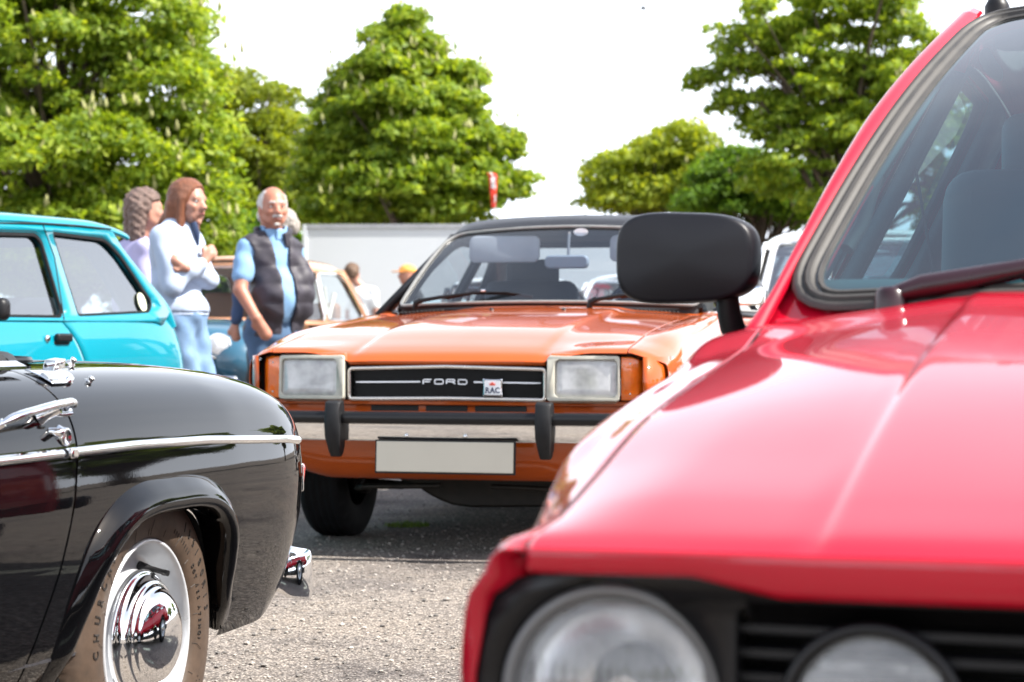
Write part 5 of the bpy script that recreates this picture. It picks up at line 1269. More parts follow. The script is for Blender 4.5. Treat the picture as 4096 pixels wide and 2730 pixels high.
    for x, y in ((-.22, .86), (.22, .86)): add('washer_jet', *lathem([(0, .010), (.008, .009), (.012, 0)], 'z', (x, y, .862), 12), M['plastic'], r, recalc=True, weld=1e-5)
    # door mirror: rounded black shell seen from the front, on a bent stalk
    def mirror_shell(s):
        cx, cy, cz = s*.812, 1.455, 0.958; w2, h2 = .100, .0635
        n = 64; m_ = 22; A = np.zeros((n, m_, 3))
        for i, a in enumerate(np.linspace(0, 2*math.pi, n, endpoint=False)):
            ca, sa = math.cos(a), math.sin(a); p = 3.6; rr_ = (abs(ca)**p+abs(sa)**p)**(-1/p)
            for j, q in enumerate(np.linspace(0, 1, m_)):
                # front face gently domed, rolling into the side, then straight back
                if q < .6: k = q/.6; e = k; d = .012*k**2
                elif q < .85: k = (q-.6)/.25; e = 1+.075*math.sin(k*math.pi/2); d = .012+.032*(1-math.cos(k*math.pi/2))+.0
                else: k = (q-.85)/.15; e = 1.075-.02*k; d = .044+.030*k
                u, v = rr_*ca*e*w2*(1-.05*sa*s*0), rr_*sa*e*h2
                v *= 1+.06*(-u*s/w2)*-1; A[i, j] = (cx+u, cy-.04+d-.06*s*u*0, cz+v+.10*u*s*-1*0)
        V, F = gridm(A, closed_u=True); F.append([i*m_+m_-1 for i in range(n)])
        mm = add('door_mirror', V, F, M['mirror_shell'], r, recalc=True, weld=1e-5, autosmooth=60)
        tube('mirror_stalk', spline([(s*.752, 1.46, .905), (s*.750, 1.47, .868), (s*.742, 1.48, .843), (s*.715, 1.49, .836), (s*.66, 1.50, .840)], 16), 0, M['plastic'], mm, prof=[(.019*math.cos(q), .022*math.sin(q)) for q in np.linspace(0, 6.283, 17)[:-1]], scale=np.r_[np.linspace(.85, 1, 6), np.ones(10)], up=(0, 1, 0))
        prism('mirror_glass', rrect(.178, .108, .03), lambda u, v: (cx+u, cy+.036, cz+v), (0, .003, 0), M['chrome'], mm)
    mirror_shell(-1); mirror_shell(1)
    for s in (1, -1):
        for y in (.62, 3.02): simple_wheel(r, (.735*s, y, .285), .285, .17, .17, out=s)
    return r
M['glass_side'] = glass('clear_side_glass', (.70, .86, .88), .03)
M['int_blue'] = mat('blue_grey_cabin_trim', (.036, .078, .088), .7, var=.2)
M['seal_grey'] = mat('weathered_grey_rubber', (.036, .033, .030), .6, var=.25, vscale=18, bmp=.0004, bscale=200)
M['lens_round'] = lampglass('fluted_headlamp_glass', .22, .08)
M['reflector_lamp'] = mat('frosted_lamp_reflector', (.80, .80, .81), .22, .92, var=.2, vscale=20)
M['wiper'] = mat('dark_painted_wiper', (.020, .006, .009), .28, var=.15, vscale=10)
M['lamp_rim'] = mat('grey_lamp_rim', (.16, .16, .16), .4, .3)
M['mirror_shell'] = mat('mirror_shell_plastic', (.007, .007, .010), .42, Specular_IOR_Level=.35, var=.1, vscale=12, bmp=.0002, bscale=600)
red_car()
# ================================================================== TURQUOISE HATCHBACK
TO, TA = (-1.45, 10.0, 0), -R(20)
def r5():
    r = thing('turquoise_hatchback', 'bright turquoise three-door hatchback with sloping tail behind the black convertible', 'car', TO, TA)
    P = M['teal_paint']; CX = -.76
    cols = [(.20, -.05), (.30, -.012), (.42, .012), (.56, .022), (.68, .018), (.78, .006), (.86, -.016), (.895, -.032)]
    rows = []
    for y, xo in ((-3.75, -.22), (-3.68, -.10), (-3.5, -.03), (-3.0, 0), (-2.2, .0), (-1.2, 0), (-.70, -.0), (-.40, -.006), (-.22, -.022), (-.13, -.055), (-.08, -.11), (-.06, -.20), (-.05, -.45), (-.048, CX)):
        k = max(0, (y+.6)/.42); row = []
        for z, x in cols:
            yy = y-(.035*max(0, (z-.70)/.2)**1.4*k if y > -.6 else 0)
            zz = z if y > -2.3 else z-.13*max(0, (-2.3-y)/1.4)**1.2*max(0, (z-.3)/.6)
            row.append((max(CX, x+xo), yy, zz))
        rows.append(row)
    S = Surf(rows)
    sy = lambda v, o=0.: np.interp(v, [0, 4, 5, 6, 7], [-1.10, -1.06, -1.105, -1.165, -1.192])+o
    v = np.linspace(0, 7, 60); T0 = S.ty(sy(v, .004), 4.); T1 = S.ty(sy(v, -.004), 4.)
    arch = [(-.62+.30*math.cos(a), .27+.31*math.sin(a)) for a in np.linspace(-.4, math.pi+.4, 50)]+[(-.92, -.1), (-.32, -.1)]
    A = fair(S(T0[None]+(13.-T0[None])*np.linspace(0, 1, 90)[:, None], np.broadcast_to(v, (90, 60))), 4); V, F = cutgrid(A, arch)
    add('rear_quarter', *join([(V, F), mirror(V, F, CX)]), P, r, solid=.004)
    A = fair(S(S.ty(-2.45, 4.)+(T1[None]-S.ty(-2.45, 4.))*np.linspace(0, 1, 60)[:, None], np.broadcast_to(v, (60, 60))), 3); V, F = gridm(A); d = add('door', V, F, P, r, solid=.004)
    W, G = mirror(V, F, CX); add('door', W, G, P, r, solid=.004)
    A = fair(S(S.ty(-2.456, 4.)*np.linspace(0, 1, 60)[:, None]+0*v[None], np.broadcast_to(v, (60, 60))), 3); V, F = cutgrid(A, [(y-2.42, z) for y, z in arch]); add('front_wing', V, F, P, r, solid=.004); W, G = mirror(V, F, CX); add('front_wing', W, G, P, r, solid=.004)
    box('door_jamb', (-.045, -1.13, .55), (.02, .10, .66), M['void'], r, .004)
    # handle recess, handle and lock
    hx = .008
    box('door_handle', (hx+.008, -1.235, .8175), (.026, .112, .036), M['plastic'], d, .010, seg=3); box('handle_recess', (hx-.004, -1.235, .796), (.012, .12, .014), M['void'], d, .004)
    add('lock', *lathem([(0, .015), (.006, .013), (.006, 0)], 'x', (hx, -1.345, .815), 16), M['chrome'], d, recalc=True, weld=1e-5)
    # greenhouse
    def sf(y, z, o=0.): return (-.030-.105*max(0, (z-.89))/.40+o, y, z)
    sh_ = lambda L: [(y+.065+.125*max(0, z-.89)/.40, z) for y, z in L]
    qw = roundpoly(sh_([(-1.130, .905), (-.520, .925), (-.488, .975), (-.735, 1.180), (-.86, 1.252), (-1.300, 1.264)]), [.02, .03, .03, .03, .05, .03])
    dw = roundpoly(sh_([(-1.262, .898), (-1.245, .926), (-1.372, 1.222), (-1.42, 1.252), (-2.02, 1.235), (-2.25, .90)]), [.01, .02, .05, .03, .05, .03])
    outer = [(-2.46, .885), (-1.2, .885), (-.40, .885), (-.34, .872), (-.265, .93), (-.30, .995), (-.42, 1.09), (-.56, 1.215), (-.62, 1.296), (-.9, 1.305), (-1.3, 1.302), (-1.76, 1.285), (-2.0, 1.20)]
    for s in (0, 1):
        f = (lambda y, z, o=0.: sf(y, z, o)) if s == 0 else (lambda y, z, o=0.: (2*CX-sf(y, z, o)[0], y, z))
        plate('side_frame', outer, [list(qw)[::-1], list(dw)[::-1]], f, P, r, solid=.025, off=0)
        for nm, o_, rr_ in (('quarter_window', qw, .013), ('door_window', dw, .014)):
            V, F = platem(o_, [], lambda y, z: f(y, z, -.01)); g = add(nm, V, F, M['glass_r5'], r, smooth=False)
            c = np.mean(o_, axis=0); D = dense(o_, 140); tube('window_seal', [f(y, z, .006 if s == 0 else .004) for y, z in D], 0, M['rubber'], g, closed=True, prof=[(-rr_, -.004), (rr_, -.004), (rr_*.8, .005), (-rr_*.8, .005)], up=(1, 0, 0))
        tube('shut_line', [f(*p, .0135) for p in sh_([(-1.245, .893), (-1.29, 1.155), (-1.365, 1.29)])], .003, M['void'], r, 6, up=(0, 0, 1))
    prism('round_sticker', [(.034*math.cos(a), .042*math.sin(a)) for a in np.linspace(0, 6.283, 24)[:-1]], lambda u, v: sf(-.475+u, .975+v, .002), (-.004, 0, 0), M['sticker'], r)
    # roof with its overhanging rear lip
    rows = []
    for y, top in ((-1.82, 1.315), (-1.7, 1.335), (-1.3, 1.352), (-.8, 1.352), (-.60, 1.338), (-.50, 1.322), (-.465, 1.314)):
        rows.append([(CX+(x-CX)*1.0, y, top-d) for x, d in ((-.118, .052), (-.132, .034), (-.16, .022), (-.22, .012), (-.40, .003), (CX, 0))])
    Sr = Surf(rows); Tt, Vv = np.meshgrid(np.linspace(0, 6, 40), np.linspace(0, 5, 30), indexing='ij'); A = fair(Sr(Tt, Vv), 2); V, F = gridm(A)
    add('roof', *join([(V, F), mirror(V, F, CX)]), P, r, solid=.018, weld=1e-4, recalc=True)
    tube('gutter', [(-.120, y, z) for y, z in ((-1.8, 1.268), (-1.5, 1.283), (-1.17, 1.297), (-.9, 1.300), (-.63, 1.297))], .004, M['void'], r, 6)
    # tailgate
    tg = lambda u, v: (CX+u*(.63-.07*v), -.19-.41*v, .875+.42*v)
    hw = roundpoly([(-.8, .12), (.8, .12), (.8, .88), (-.8, .88)], .1)
    plate('tailgate', [(-1, 0), (1, 0), (1, 1), (-1, 1)], [hw[::-1]], tg, P, r, solid=.03); V, F = platem(hw, [], tg); add('rear_window', V, F, M['glass_clear'], r, smooth=False)
    for s in (0, 1):
        pp = [(-.075, -.20, .86), (-.085, -.235, .93), (-.097, -.315, .995), (-.115, -.45, 1.085), (-.145, -.585, 1.21), (-.165, -.645, 1.285)]
        if s: pp = [(2*CX-x, y, z) for x, y, z in pp]
        tube('rear_pillar', spline(pp, 24), .042, P, r, 16)
    V, F = gridm(np.array([[(CX+u*.62, -1.77-.70*v*1.0, 1.30-.40*v) for v in np.linspace(0, 1, 5)] for u in np.linspace(-1, 1, 8)])); add('windscreen', V, F, M['glass_clear'], r)
    for s in (-1, 1): tube('windscreen_pillar', [(CX+s*.63, -1.77, 1.30), (CX+s*.68, -2.47, .89)], .028, P, r, 8)
    rows = [[(CX+u*.70, y, z-.02*u*u) for u in np.linspace(-1, 1, 12)] for y, z in ((-2.55, .90), (-3.0, .85), (-3.4, .79), (-3.70, .70), (-3.76, .62))]
    add('bonnet', *gridm(np.array(rows)), P, r, solid=.01, off=0)
    box('rear_bumper', (CX, -.02, .42), (1.5, .12, .24), M['rubber_grey'], r, .04, seg=3); box('front_bumper', (CX, -3.80, .42), (1.5, .12, .24), M['rubber_grey'], r, .04, seg=3)
    box('tail_lamp', (-.30, -.05, .70), (.12, .06, .12), M['red_lens'], r, .01); box('floor_pan', (CX, -1.9, .25), (1.4, 3.3, .12), M['void'], r, .02)
    # chrome trim strip reflected low on the quarter and the mirror on the door
    mm = box('door_mirror', (.075, -1.83, .93), (.13, .07, .09), M['plastic'], r, .028, seg=4); tube('mirror_arm', [(-.03, -1.82, .90), (.03, -1.80, .91)], .015, M['plastic'], mm, 8)
    # cabin: seats and a pale hat box on the parcel shelf
    for s in (0, 1):
        st = box('seat', (-.38-.76*s, -1.62, .86), (.44, .14, .5), M['int_grey'], r, .05, rot=(R(-12), 0, 0), seg=3); box('headrest', (-.38-.76*s, -1.56, 1.14), (.25, .08, .13), M['int_grey'], st, .03, seg=3)
    box('rear_seat', (CX, -.95, .82), (1.2, .14, .34), M['int_grey'], r, .05, seg=3); box('parcel_shelf', (CX, -.60, .90), (1.24, .45, .02), M['int_dark'], r, .005)
    tube('steering_wheel', [(-1.12+.18*math.cos(a), -2.05+.05*math.sin(a), .93+.17*math.sin(a)) for a in np.linspace(0, 6.283, 36)[:-1]], .011, M['satin'], r, 8, closed=True, up=(0, 1, .2))
    for y in (-.62, -3.04):
        simple_wheel(r, (-.02, y, .275), .275, .14, .165, out=1); simple_wheel(r, (2*CX+.02, y, .275), .275, .14, .165, out=-1)
M['sticker'] = mat('cream_round_sticker', (.62, .66, .48), .6, var=.1, vscale=40)
r5()
# ================================================================== GENERIC OLDER CARS IN THE BACKGROUND
def bg_car(name, label, loc, rz, paintm, roofm, L=3.9, W=1.5, H=1.42, belt=.86, kind='saloon', glassm=None, y_ws=(1.15, 1.62), y_rw=(3.15, 3.65), lamp=True, bonnet=.82, whl=.29, trim=True, split=None):
    """x across, y back from the nose, z up"""
    r = thing(name, label, 'car', loc, rz); g = glassm or M['glass_clear']; hw = W/2
    ys = [0, .03, .12, .35, y_ws[0]*.75, y_ws[0], y_ws[1]+.2, (y_ws[1]+y_rw[0])/2, y_rw[0], y_rw[1], L-.25, L-.06, L]
    top = [bonnet-.22, bonnet-.12, bonnet-.05, bonnet, bonnet+.03, belt-.01, belt, belt, belt, belt-.02, belt-.10, belt-.22, belt-.32]
    rows = []
    for i, (y, t) in enumerate(zip(ys, top)):
        n = .80 if i in (0, 12) else .90 if i in (1, 11) else .96 if i in (2, 10) else 1.
        rows.append([(0, y, t), (hw*.5*n, y, t-.01), (hw*.74*n, y, t-.035), (hw*.88*n, y, t-.08), (hw*.96*n, y, t-.16), (hw*n, y, t-.30), (hw*.99*n, y, .40), (hw*.93*n, y, .24)])
    S = Surf(rows); Tt, Vv = np.meshgrid(np.linspace(0, 12, 110), np.linspace(0, 7, 50), indexing='ij'); A = fair(S(Tt, Vv), 3)
    V, F = gridm(A); fy, ry = .62, L-.75
    F = [f for f in F if not (V[f[0]][2] > belt-.06 and y_ws[0]+.08 < V[f[0]][1] < y_rw[1]-.1 and V[f[0]][0] < hw*.86)]
    F = [f for f in F if all((V[k][1]-c)**2+(V[k][2]-whl)**2 > (whl+.05)**2 for k in f for c in (fy, ry)) or V[f[0]][0] < hw*.7]
    add('body', *join([(V, F), mirror(V, F)]), paintm, r, solid=.01, weld=1e-4)
    tw = hw*.76; bw = hw*.90
    rr_ = []
    for y, d, n in ((y_ws[1]-.02, .03, .96), (y_ws[1]+.10, .005, 1), ((y_ws[1]+y_rw[0])/2, -.005, 1.02), (y_rw[0]-.1, .01, 1), (y_rw[0]+.06, .05, .95)):
        rr_.append([(x*tw*n, y, H-d-q) for x, q in ((0, 0), (.5, .01), (.8, .035), (.95, .08), (1.0, .13))])
    Sr = Surf(rr_); Tt, Vv = np.meshgrid(np.linspace(0, 4, 30), np.linspace(0, 4, 24), indexing='ij'); V, F = gridm(fair(Sr(Tt, Vv), 2)); add('roof', *join([(V, F), mirror(V, F)]), roofm, r, solid=.02, weld=1e-4, recalc=True)
    zt = H-.12
    k = lambda z: (z-belt)/(zt-belt)
    for s in (1, -1):
        sf = lambda y, z, o=0., s=s: (s*(bw+(tw-bw)*k(z)+o), y, z)
        ym = (y_ws[1]+y_rw[0])/2+.02
        w1 = roundpoly([(y_ws[0]+.14, belt+.02), (ym-.03, belt+.02), (ym-.03, zt-.02), (y_ws[1]+.06, zt-.02)], [.03, .03, .04, .09]); w2 = roundpoly([(ym+.03, belt+.02), (y_rw[1]-.32, belt+.02), (y_rw[0]-.08, zt-.02), (ym+.03, zt-.02)], [.03, .10, .16, .04])
        outer = [(y_ws[0]+.02, belt-.03), (y_rw[1]-.06, belt-.03), (y_rw[0]+.02, zt+.02), (y_ws[1]-.02, zt+.02)]
        plate('side_frame', outer, [list(w1)[::-1], list(w2)[::-1]], sf, roofm if split else paintm, r, solid=.02, off=0)
        for nm, o_ in (('front_side_window', w1), ('rear_side_window', w2)):
            V, F = platem(o_, [], lambda y, z: sf(y, z, -.008)); gg = add(nm, V, F, g, r, smooth=False)
            if trim: tube('window_trim', [sf(y, z, .008) for y, z in dense(o_, 60)], .009, M['chrome'] if trim == 'chrome' else M['rubber'], gg, 6, closed=True, up=(1, 0, 0))
        box('door_handle', (s*(hw-.01), ym-.14, belt-.14), (.03, .12, .02), M['chrome'], r, .006)
        if lamp:
            h = add('headlamp', *lathem([(.02, .105), (-.012, .108), (-.02, .100), (-.012, .09), (-.028, .07), (-.038, .03), (-.04, 0)], 'y', (s*hw*.70, .04, bonnet-.20), 32), M['chrome'], r, recalc=True, weld=1e-5)
            add('lens', *lathem([(-.019, .088), (-.034, .06), (-.043, .02), (-.044, 0)], 'y', (s*hw*.70, .035, bonnet-.20), 32), M['reflector_soft'], h, recalc=True, weld=1e-5)
        box('tail_lamp', (s*hw*.8, L-.02, .6), (.10, .04, .14), M['red_lens'], r, .01)
        for y in (fy, ry): simple_wheel(r, (s*(hw-.04), y, whl), whl, .15, whl*.6, out=s, n=48)
    def scr(nm, y0, y1, sgn):
        f = lambda u, v: (u*(bw-.06+(tw-bw)*v), y0+(y1-y0)*v, belt+(zt+.03-belt)*v)
        lp = roundpoly([(-.96, .04), (.96, .04), (.96, .96), (-.96, .96)], .12); plate(nm+'_frame', [(-1.04, -.05), (1.04, -.05), (1.0, 1.0), (-1.0, 1.0)], [list(lp)[::-1]], f, roofm if split else paintm, r, solid=.03)
        V, F = platem(lp, [], lambda u, v: f(u, v)); p = add(nm, V, F, g, r, smooth=False); tube('screen_trim', [np.array(f(u, v))+np.array([0, -.012*sgn, .006]) for u, v in dense(lp, 80)], .009, M['chrome'], p, 6, closed=True)
    scr('windscreen', y_ws[0], y_ws[1], 1); scr('rear_window', y_rw[1]-.05, y_rw[0]+.02, -1)
    box('front_bumper', (0, -.06, .44), (W*.98, .06, .09), M['chrome'], r, .02); box('rear_bumper', (0, L+.05, .44), (W*.96, .06, .09), M['chrome'], r, .02)
    box('grille', (0, .015, bonnet-.30), (W*.42, .05, .20), M['chrome_dull'], r, .02)
    for q in range(5): box('grille_bar', (0, -.015, bonnet-.38+.04*q), (W*.40, .012, .010), M['chrome'], r, .002)
    box('number_plate', (0, -.10, .36), (.48, .01, .10), M['white_matte'], r, .003); box('floor_pan', (0, L/2, .26), (W*.86, L*.7, .1), M['void'], r, .02)
    box('dashboard', (0, y_ws[0]+.28, belt-.02), (W*.78, .2, .08), M['int_dark'], r, .02)
    for s in (1, -1): box('seat', (s*W*.2, (y_ws[1]+y_rw[0])/2-.05, belt+.02), (.44, .14, .5), M['seat_brown'], r, .05, rot=(R(-12), 0, 0), seg=3)
    box('rear_seat', (0, y_rw[0]-.05, belt), (W*.74, .14, .36), M['seat_brown'], r, .05, seg=3)
    return r
# two-tone saloon behind the three people: blue body, peach roof
p = px(213, 330, 17.)
b1 = bg_car('blue_saloon', 'old blue-grey saloon with a rounded peach roof behind the standing people', (p[0]-.46, 17.2, 0), -R(16), M['blue_paint'], M['peach_paint'], L=3.7, W=1.44, H=1.50, belt=.92, bonnet=.92, y_ws=(1.0, 1.30), y_rw=(2.75, 3.35), split=True, trim='chrome', whl=.31)
for s in (1, -1):
    V, F = lathem([(0, 0), (.02, .10), (.12, .19), (.35, .25), (.7, .26), (1.1, .20), (1.35, .08), (1.4, 0)], 'y', (s*.60, -.02, .60), 24); add('wing', V, F, M['blue_paint'], b1, recalc=True, weld=1e-5)
tube('bonnet_strip', [(0, .0, .86), (0, .4, .925), (0, .9, .945)], .012, M['chrome'], b1, 8)
for d_ in (0, 1): tube('folded_parcel_strap', [(.52, 2.42+.02*d_, .94), (.50, 2.42+.22*d_-.05*(1-d_), 1.24-.06*d_)], .022, M['frame_cream'], b1, 8)
p = px(408, 330, 16.5); bg_car('dark_small_car', 'small near-black car with a white roof just behind the orange coupe', (p[0]+.72, 16.5, 0), -R(4), M['dark_paint'], M['white_paint'], L=3.1, W=1.42, H=1.30, belt=.80, bonnet=.74, y_ws=(.80, 1.12), y_rw=(2.5, 2.9), whl=.25, trim=False)
p = px(596, 330, 20.); bg_car('white_saloon', 'white classic saloon with chrome window trim seen through the orange coupe windscreen', (p[0]+.2, 19.5, 0), -R(12), M['white_paint'], M['white_paint'], L=4.1, W=1.6, H=1.42, belt=.88, bonnet=.84, trim='chrome')
bg_car('white_car', 'tall white car with chrome window trim directly behind the black door mirror', (2.30, 13.5, 0), -R(5), M['white_paint'], M['white_paint'], L=4.2, W=1.72, H=1.56, belt=.98, bonnet=.94, y_ws=(.9, 1.25), y_rw=(3.4, 3.8), trim='chrome', glassm=M['glass_r5'])
p = px(640, 330, 25.); bg_car('red_saloon', 'red car far back, glimpsed through the orange coupe windscreen', (p[0]+.3, 25, 0), -R(10), M['red_paint'], M['red_paint'], L=4.0, W=1.6, H=1.62, belt=1.0, bonnet=.9)
p = px(376, 330, 24.); bg_car('pale_blue_car', 'pale blue and white car far back, right of the man in the white T-shirt', (p[0]+.45, 24, 0), -R(12), M['pale_blue_paint'], M['pale_blue_paint'], L=3.8, W=1.5, H=1.22, belt=.82, bonnet=.78, y_ws=(1., 1.4))
# ================================================================== PEOPLE (implicit surfaces turned into one continuous mesh each)
def surfnets(f, lo, hi, h):
    lo = np.array(lo, float); hi = np.array(hi, float); n = np.maximum(4, np.ceil((hi-lo)/h).astype(int)+1)
    ax = [lo[i]+h*np.arange(n[i]) for i in range(3)]; X, Y, Z = np.meshgrid(*ax, indexing='ij'); G = f(np.stack([X, Y, Z], -1).reshape(-1, 3)).reshape(n)
    G = np.pad(G[1:-1, 1:-1, 1:-1], 1, constant_values=1.)
    nx, ny, nz = n-1; ins = G < 0; cor = [(i, j, k) for i in (0, 1) for j in (0, 1) for k in (0, 1)]
    val = {c: G[c[0]:c[0]+nx, c[1]:c[1]+ny, c[2]:c[2]+nz] for c in cor}; cnt = sum((val[c] < 0).astype(int) for c in cor)
    act = (cnt > 0) & (cnt < 8); ix = np.argwhere(act); idx = -np.ones(act.shape, int); idx[act] = np.arange(len(ix))
    S = np.zeros((len(ix), 3)); C = np.zeros(len(ix)); va = {c: val[c][act] for c in cor}
    for a in cor:
        for d in range(3):
            if a[d] == 0:
                b = list(a); b[d] = 1; b = tuple(b); g0, g1 = va[a], va[b]; m = (g0 < 0) != (g1 < 0); t = np.where(m, g0/(g0-g1+1e-12), 0)
                p = np.tile(np.array(a, float), (len(ix), 1)); p[:, d] += t; S += np.where(m[:, None], p, 0); C += m
    V = lo+h*(ix+S/C[:, None]); F = []
    for d in range(3):
        e, g = [q for q in range(3) if q != d]
        s0 = [slice(None)]*3; s1 = [slice(None)]*3; s0[d] = slice(0, n[d]-1); s1[d] = slice(1, n[d]); A, B = ins[tuple(s0)], ins[tuple(s1)]
        ed = np.argwhere(A != B); ed = ed[(ed[:, e] > 0) & (ed[:, g] > 0) & (ed[:, e] < n[e]-1) & (ed[:, g] < n[g]-1)]
        q = []
        for oe, og in ((0, 0), (1, 0), (1, 1), (0, 1)):
            w_ = ed.copy(); w_[:, e] -= oe; w_[:, g] -= og; q.append(idx[w_[:, 0], w_[:, 1], w_[:, 2]])
        q = np.stack(q, 1); fl = A[ed[:, 0], ed[:, 1], ed[:, 2]] ^ (d == 1); q[~fl] = q[~fl][:, ::-1]; F.append(q)
    return V, np.vstack(F)
def smin(a, b, k):
    if k <= 0: return np.minimum(a, b)
    h = np.clip(.5+.5*(b-a)/k, 0, 1); return b+(a-b)*h-k*h*(1-h)
def cap(P, a, b, ra, rb):
    a = np.array(a, float); b = np.array(b, float); ab = b-a; t = np.clip(((P-a)@ab)/(ab@ab+1e-12), 0, 1); return np.linalg.norm(P-a-t[:, None]*ab, axis=1)-(ra+(rb-ra)*t)
def ell(P, c, r, yaw=0., pitch=0.):
    q = P-np.array(c, float); cy, sy = math.cos(yaw), math.sin(yaw); x = q[:, 0]*cy+q[:, 1]*sy; y = -q[:, 0]*sy+q[:, 1]*cy; z = q[:, 2]
    if pitch: cp, sp = math.cos(pitch), math.sin(pitch); y, z = y*cp+z*sp, -y*sp+z*cp
    k = np.sqrt((x/r[0])**2+(y/r[1])**2+(z/r[2])**2); return (k-1)*min(r)
def field(prims, k, disp=None):
    def f(P):
        d = None
        for p in prims:
            q = cap(P, *p[1:]) if p[0] == 'c' else ell(P, *p[1:]); d = q if d is None else smin(d, q, k)
        return d+(disp(P) if disp else 0)
    return f
def bounds(prims, m=.05):
    lo = np.full(3, 9.); hi = -lo
    for p in prims:
        if p[0] == 'c':
            for c, r_ in ((p[1], p[3]), (p[2], p[4])): lo = np.minimum(lo, np.array(c)-r_); hi = np.maximum(hi, np.array(c)+r_)
        else: q = max(p[2]); lo = np.minimum(lo, np.array(p[1])-q); hi = np.maximum(hi, np.array(p[1])+q)
    return lo-m, hi+m
def sdf_obj(name, prims, m, parent, h=.011, k=.03, disp=None, cut=None, fn=None, bb=None):
    f0 = fn or field(prims, k, disp)
    f = (lambda P: np.maximum(f0(P), cut(P))) if cut else f0
    lo, hi = bb or bounds(prims); V, F = surfnets(f, lo, hi, h); o = add(name, V, F, m, parent); return o
def wrinkle(amp, s=18., seed=0.):
    def d(P):
        x, y, z = P[:, 0]*s+seed, P[:, 1]*s*1.1, P[:, 2]*s*.8
        return amp*(np.sin(x+1.7*np.sin(z*.9+seed))*np.sin(z*1.3+y+seed*2)+.5*np.sin(2.3*z+1.3*x+np.sin(y*2)))
    return d
SKIN = mat('ruddy_skin', (.36, .155, .10), .5, var=.06, vscale=20, Subsurface_Weight=.12)  # plain skin tone, a little darker and redder than the pale one
SKIN2 = mat('pale_skin', (.38, .19, .135), .5, var=.06, vscale=20, Subsurface_Weight=.12)
def hairmat(n, c):
    m, t, b = nodes(n); setp(b, Roughness=.5, Specular_IOR_Level=.4); q = noise(t, 90, 6, .75, stretch=(1, 1, .10)); lo = tuple(x*.55 for x in c); hi = tuple(min(1, x*1.6) for x in c)
    t.links.new(ramp(t, q.outputs['Fac'], [(.3, lo), (.7, hi)]).outputs[0], b.inputs['Base Color']); bump(t, b, q.outputs['Fac'], .010, 1.); return m
def head_prims(c, yaw, s=1., pitch=0.):
    """yaw: 0 faces the camera, + turns to viewer's right"""
    c = np.array(c, float); f = np.array([math.sin(yaw), -math.cos(yaw), 0]); l = np.array([math.cos(yaw), math.sin(yaw), 0]); u = np.array([0, 0, 1.])
    if pitch: f2 = f*math.cos(pitch)+u*math.sin(pitch)*-1; u = u*math.cos(pitch)+f*math.sin(pitch); f = f2
    at = lambda a, b, d: tuple(c+(f*a+l*b+u*d)*s)
    P = [('e', at(-.012, 0, .030), (.076*s, .098*s, .095*s), yaw), ('e', at(.012, 0, -.020), (.066*s, .080*s, .095*s), yaw), ('c', at(.045, 0, -.088), at(.060, 0, -.098), .030*s, .022*s),
         ('c', at(.050, -.030, -.070), at(.0, -.055, -.050), .022*s, .02*s), ('c', at(.050, .030, -.070), at(.0, .055, -.050), .022*s, .02*s),
         ('c', at(.088, 0, .012), at(.108, 0, -.024), .009*s, .015*s), ('c', at(.098, -.010, -.028), at(.098, .010, -.028), .010*s, .010*s),
         ('c', at(.078, -.034, .026), at(.078, .034, .026), .014*s, .014*s), ('c', at(.066, -.042, -.020), at(.05, -.055, -.01), .018*s, .014*s), ('c', at(.066, .042, -.020), at(.05, .055, -.01), .018*s, .014*s),
         ('c', at(.082, -.018, -.058), at(.082, .018, -.058), .010*s, .010*s),
         ('e', at(-.005, -.078, -.008), (.010*s, .018*s, .032*s), yaw), ('e', at(-.005, .078, -.008), (.010*s, .018*s, .032*s), yaw)]
    return P, at
def hand_prims(w_, d, side, s=1.):
    """wrist point, pointing direction, sideways direction"""
    w_ = np.array(w_, float); d = np.array(d, float); d /= np.linalg.norm(d); side = np.array(side, float); side /= np.linalg.norm(side); n = np.cross(d, side)
    P = [('c', tuple(w_), tuple(w_+d*.075*s), .026*s, .034*s)]
    for i, (o, L) in enumerate(((-.030, .062), (-.010, .075), (.011, .070), (.030, .055))):
        a = w_+d*.080*s+side*o*s; b = a+d*L*.5*s+n*.008*s; c_ = a+d*L*.9*s+n*.028*s; P += [('c', tuple(a), tuple(b), .0105*s, .0095*s), ('c', tuple(b), tuple(c_), .0095*s, .008*s)]
    a = w_+d*.03*s-side*.028*s; b = a+d*.03*s-side*.025*s; P += [('c', tuple(a), tuple(b), .013*s, .011*s), ('c', tuple(b), tuple(b+d*.03*s-side*.004*s), .011*s, .009*s)]
    return P
def eyes(at, s, parent, par=None):
    for o in (-.031, .031):
        V, F = lathem([(-.011, 0), (-.008, .008), (0, .0115), (.008, .008), (.011, 0)], 'z', at(.077, o, .010), 12); e = add('eye', V, F, EYE, parent)
        V, F = lathem([(-.006, 0), (0, .0058), (.006, 0)], 'z', at(.087, o, .010), 10); add('iris', V, F, M['int_dark'], e)
EYE = mat('eye_white', (.62, .60, .57), .2, var=0)
LIP = mat('lips', (.36, .12, .10), .45, var=.05)
JEAN = mat('pale_blue_denim', (.15, .25, .40), .85, var=.22, vscale=9, bmp=.0015, bscale=300)
JEAN2 = mat('mid_blue_denim', (.055, .11, .20), .85, var=.25, vscale=8, bmp=.0015, bscale=300)
SHOE = mat('dark_shoe', (.03, .028, .027), .5)
def place(D, bx):
    o = px(bx, 330, D); s = FPX/D
    def J(x, y, dy=0.): return ((x*1024/2353-512)/FPX*(D)-o[0], dy, CAMH+(HOR-y*1024/2353)/s)
    return o, J
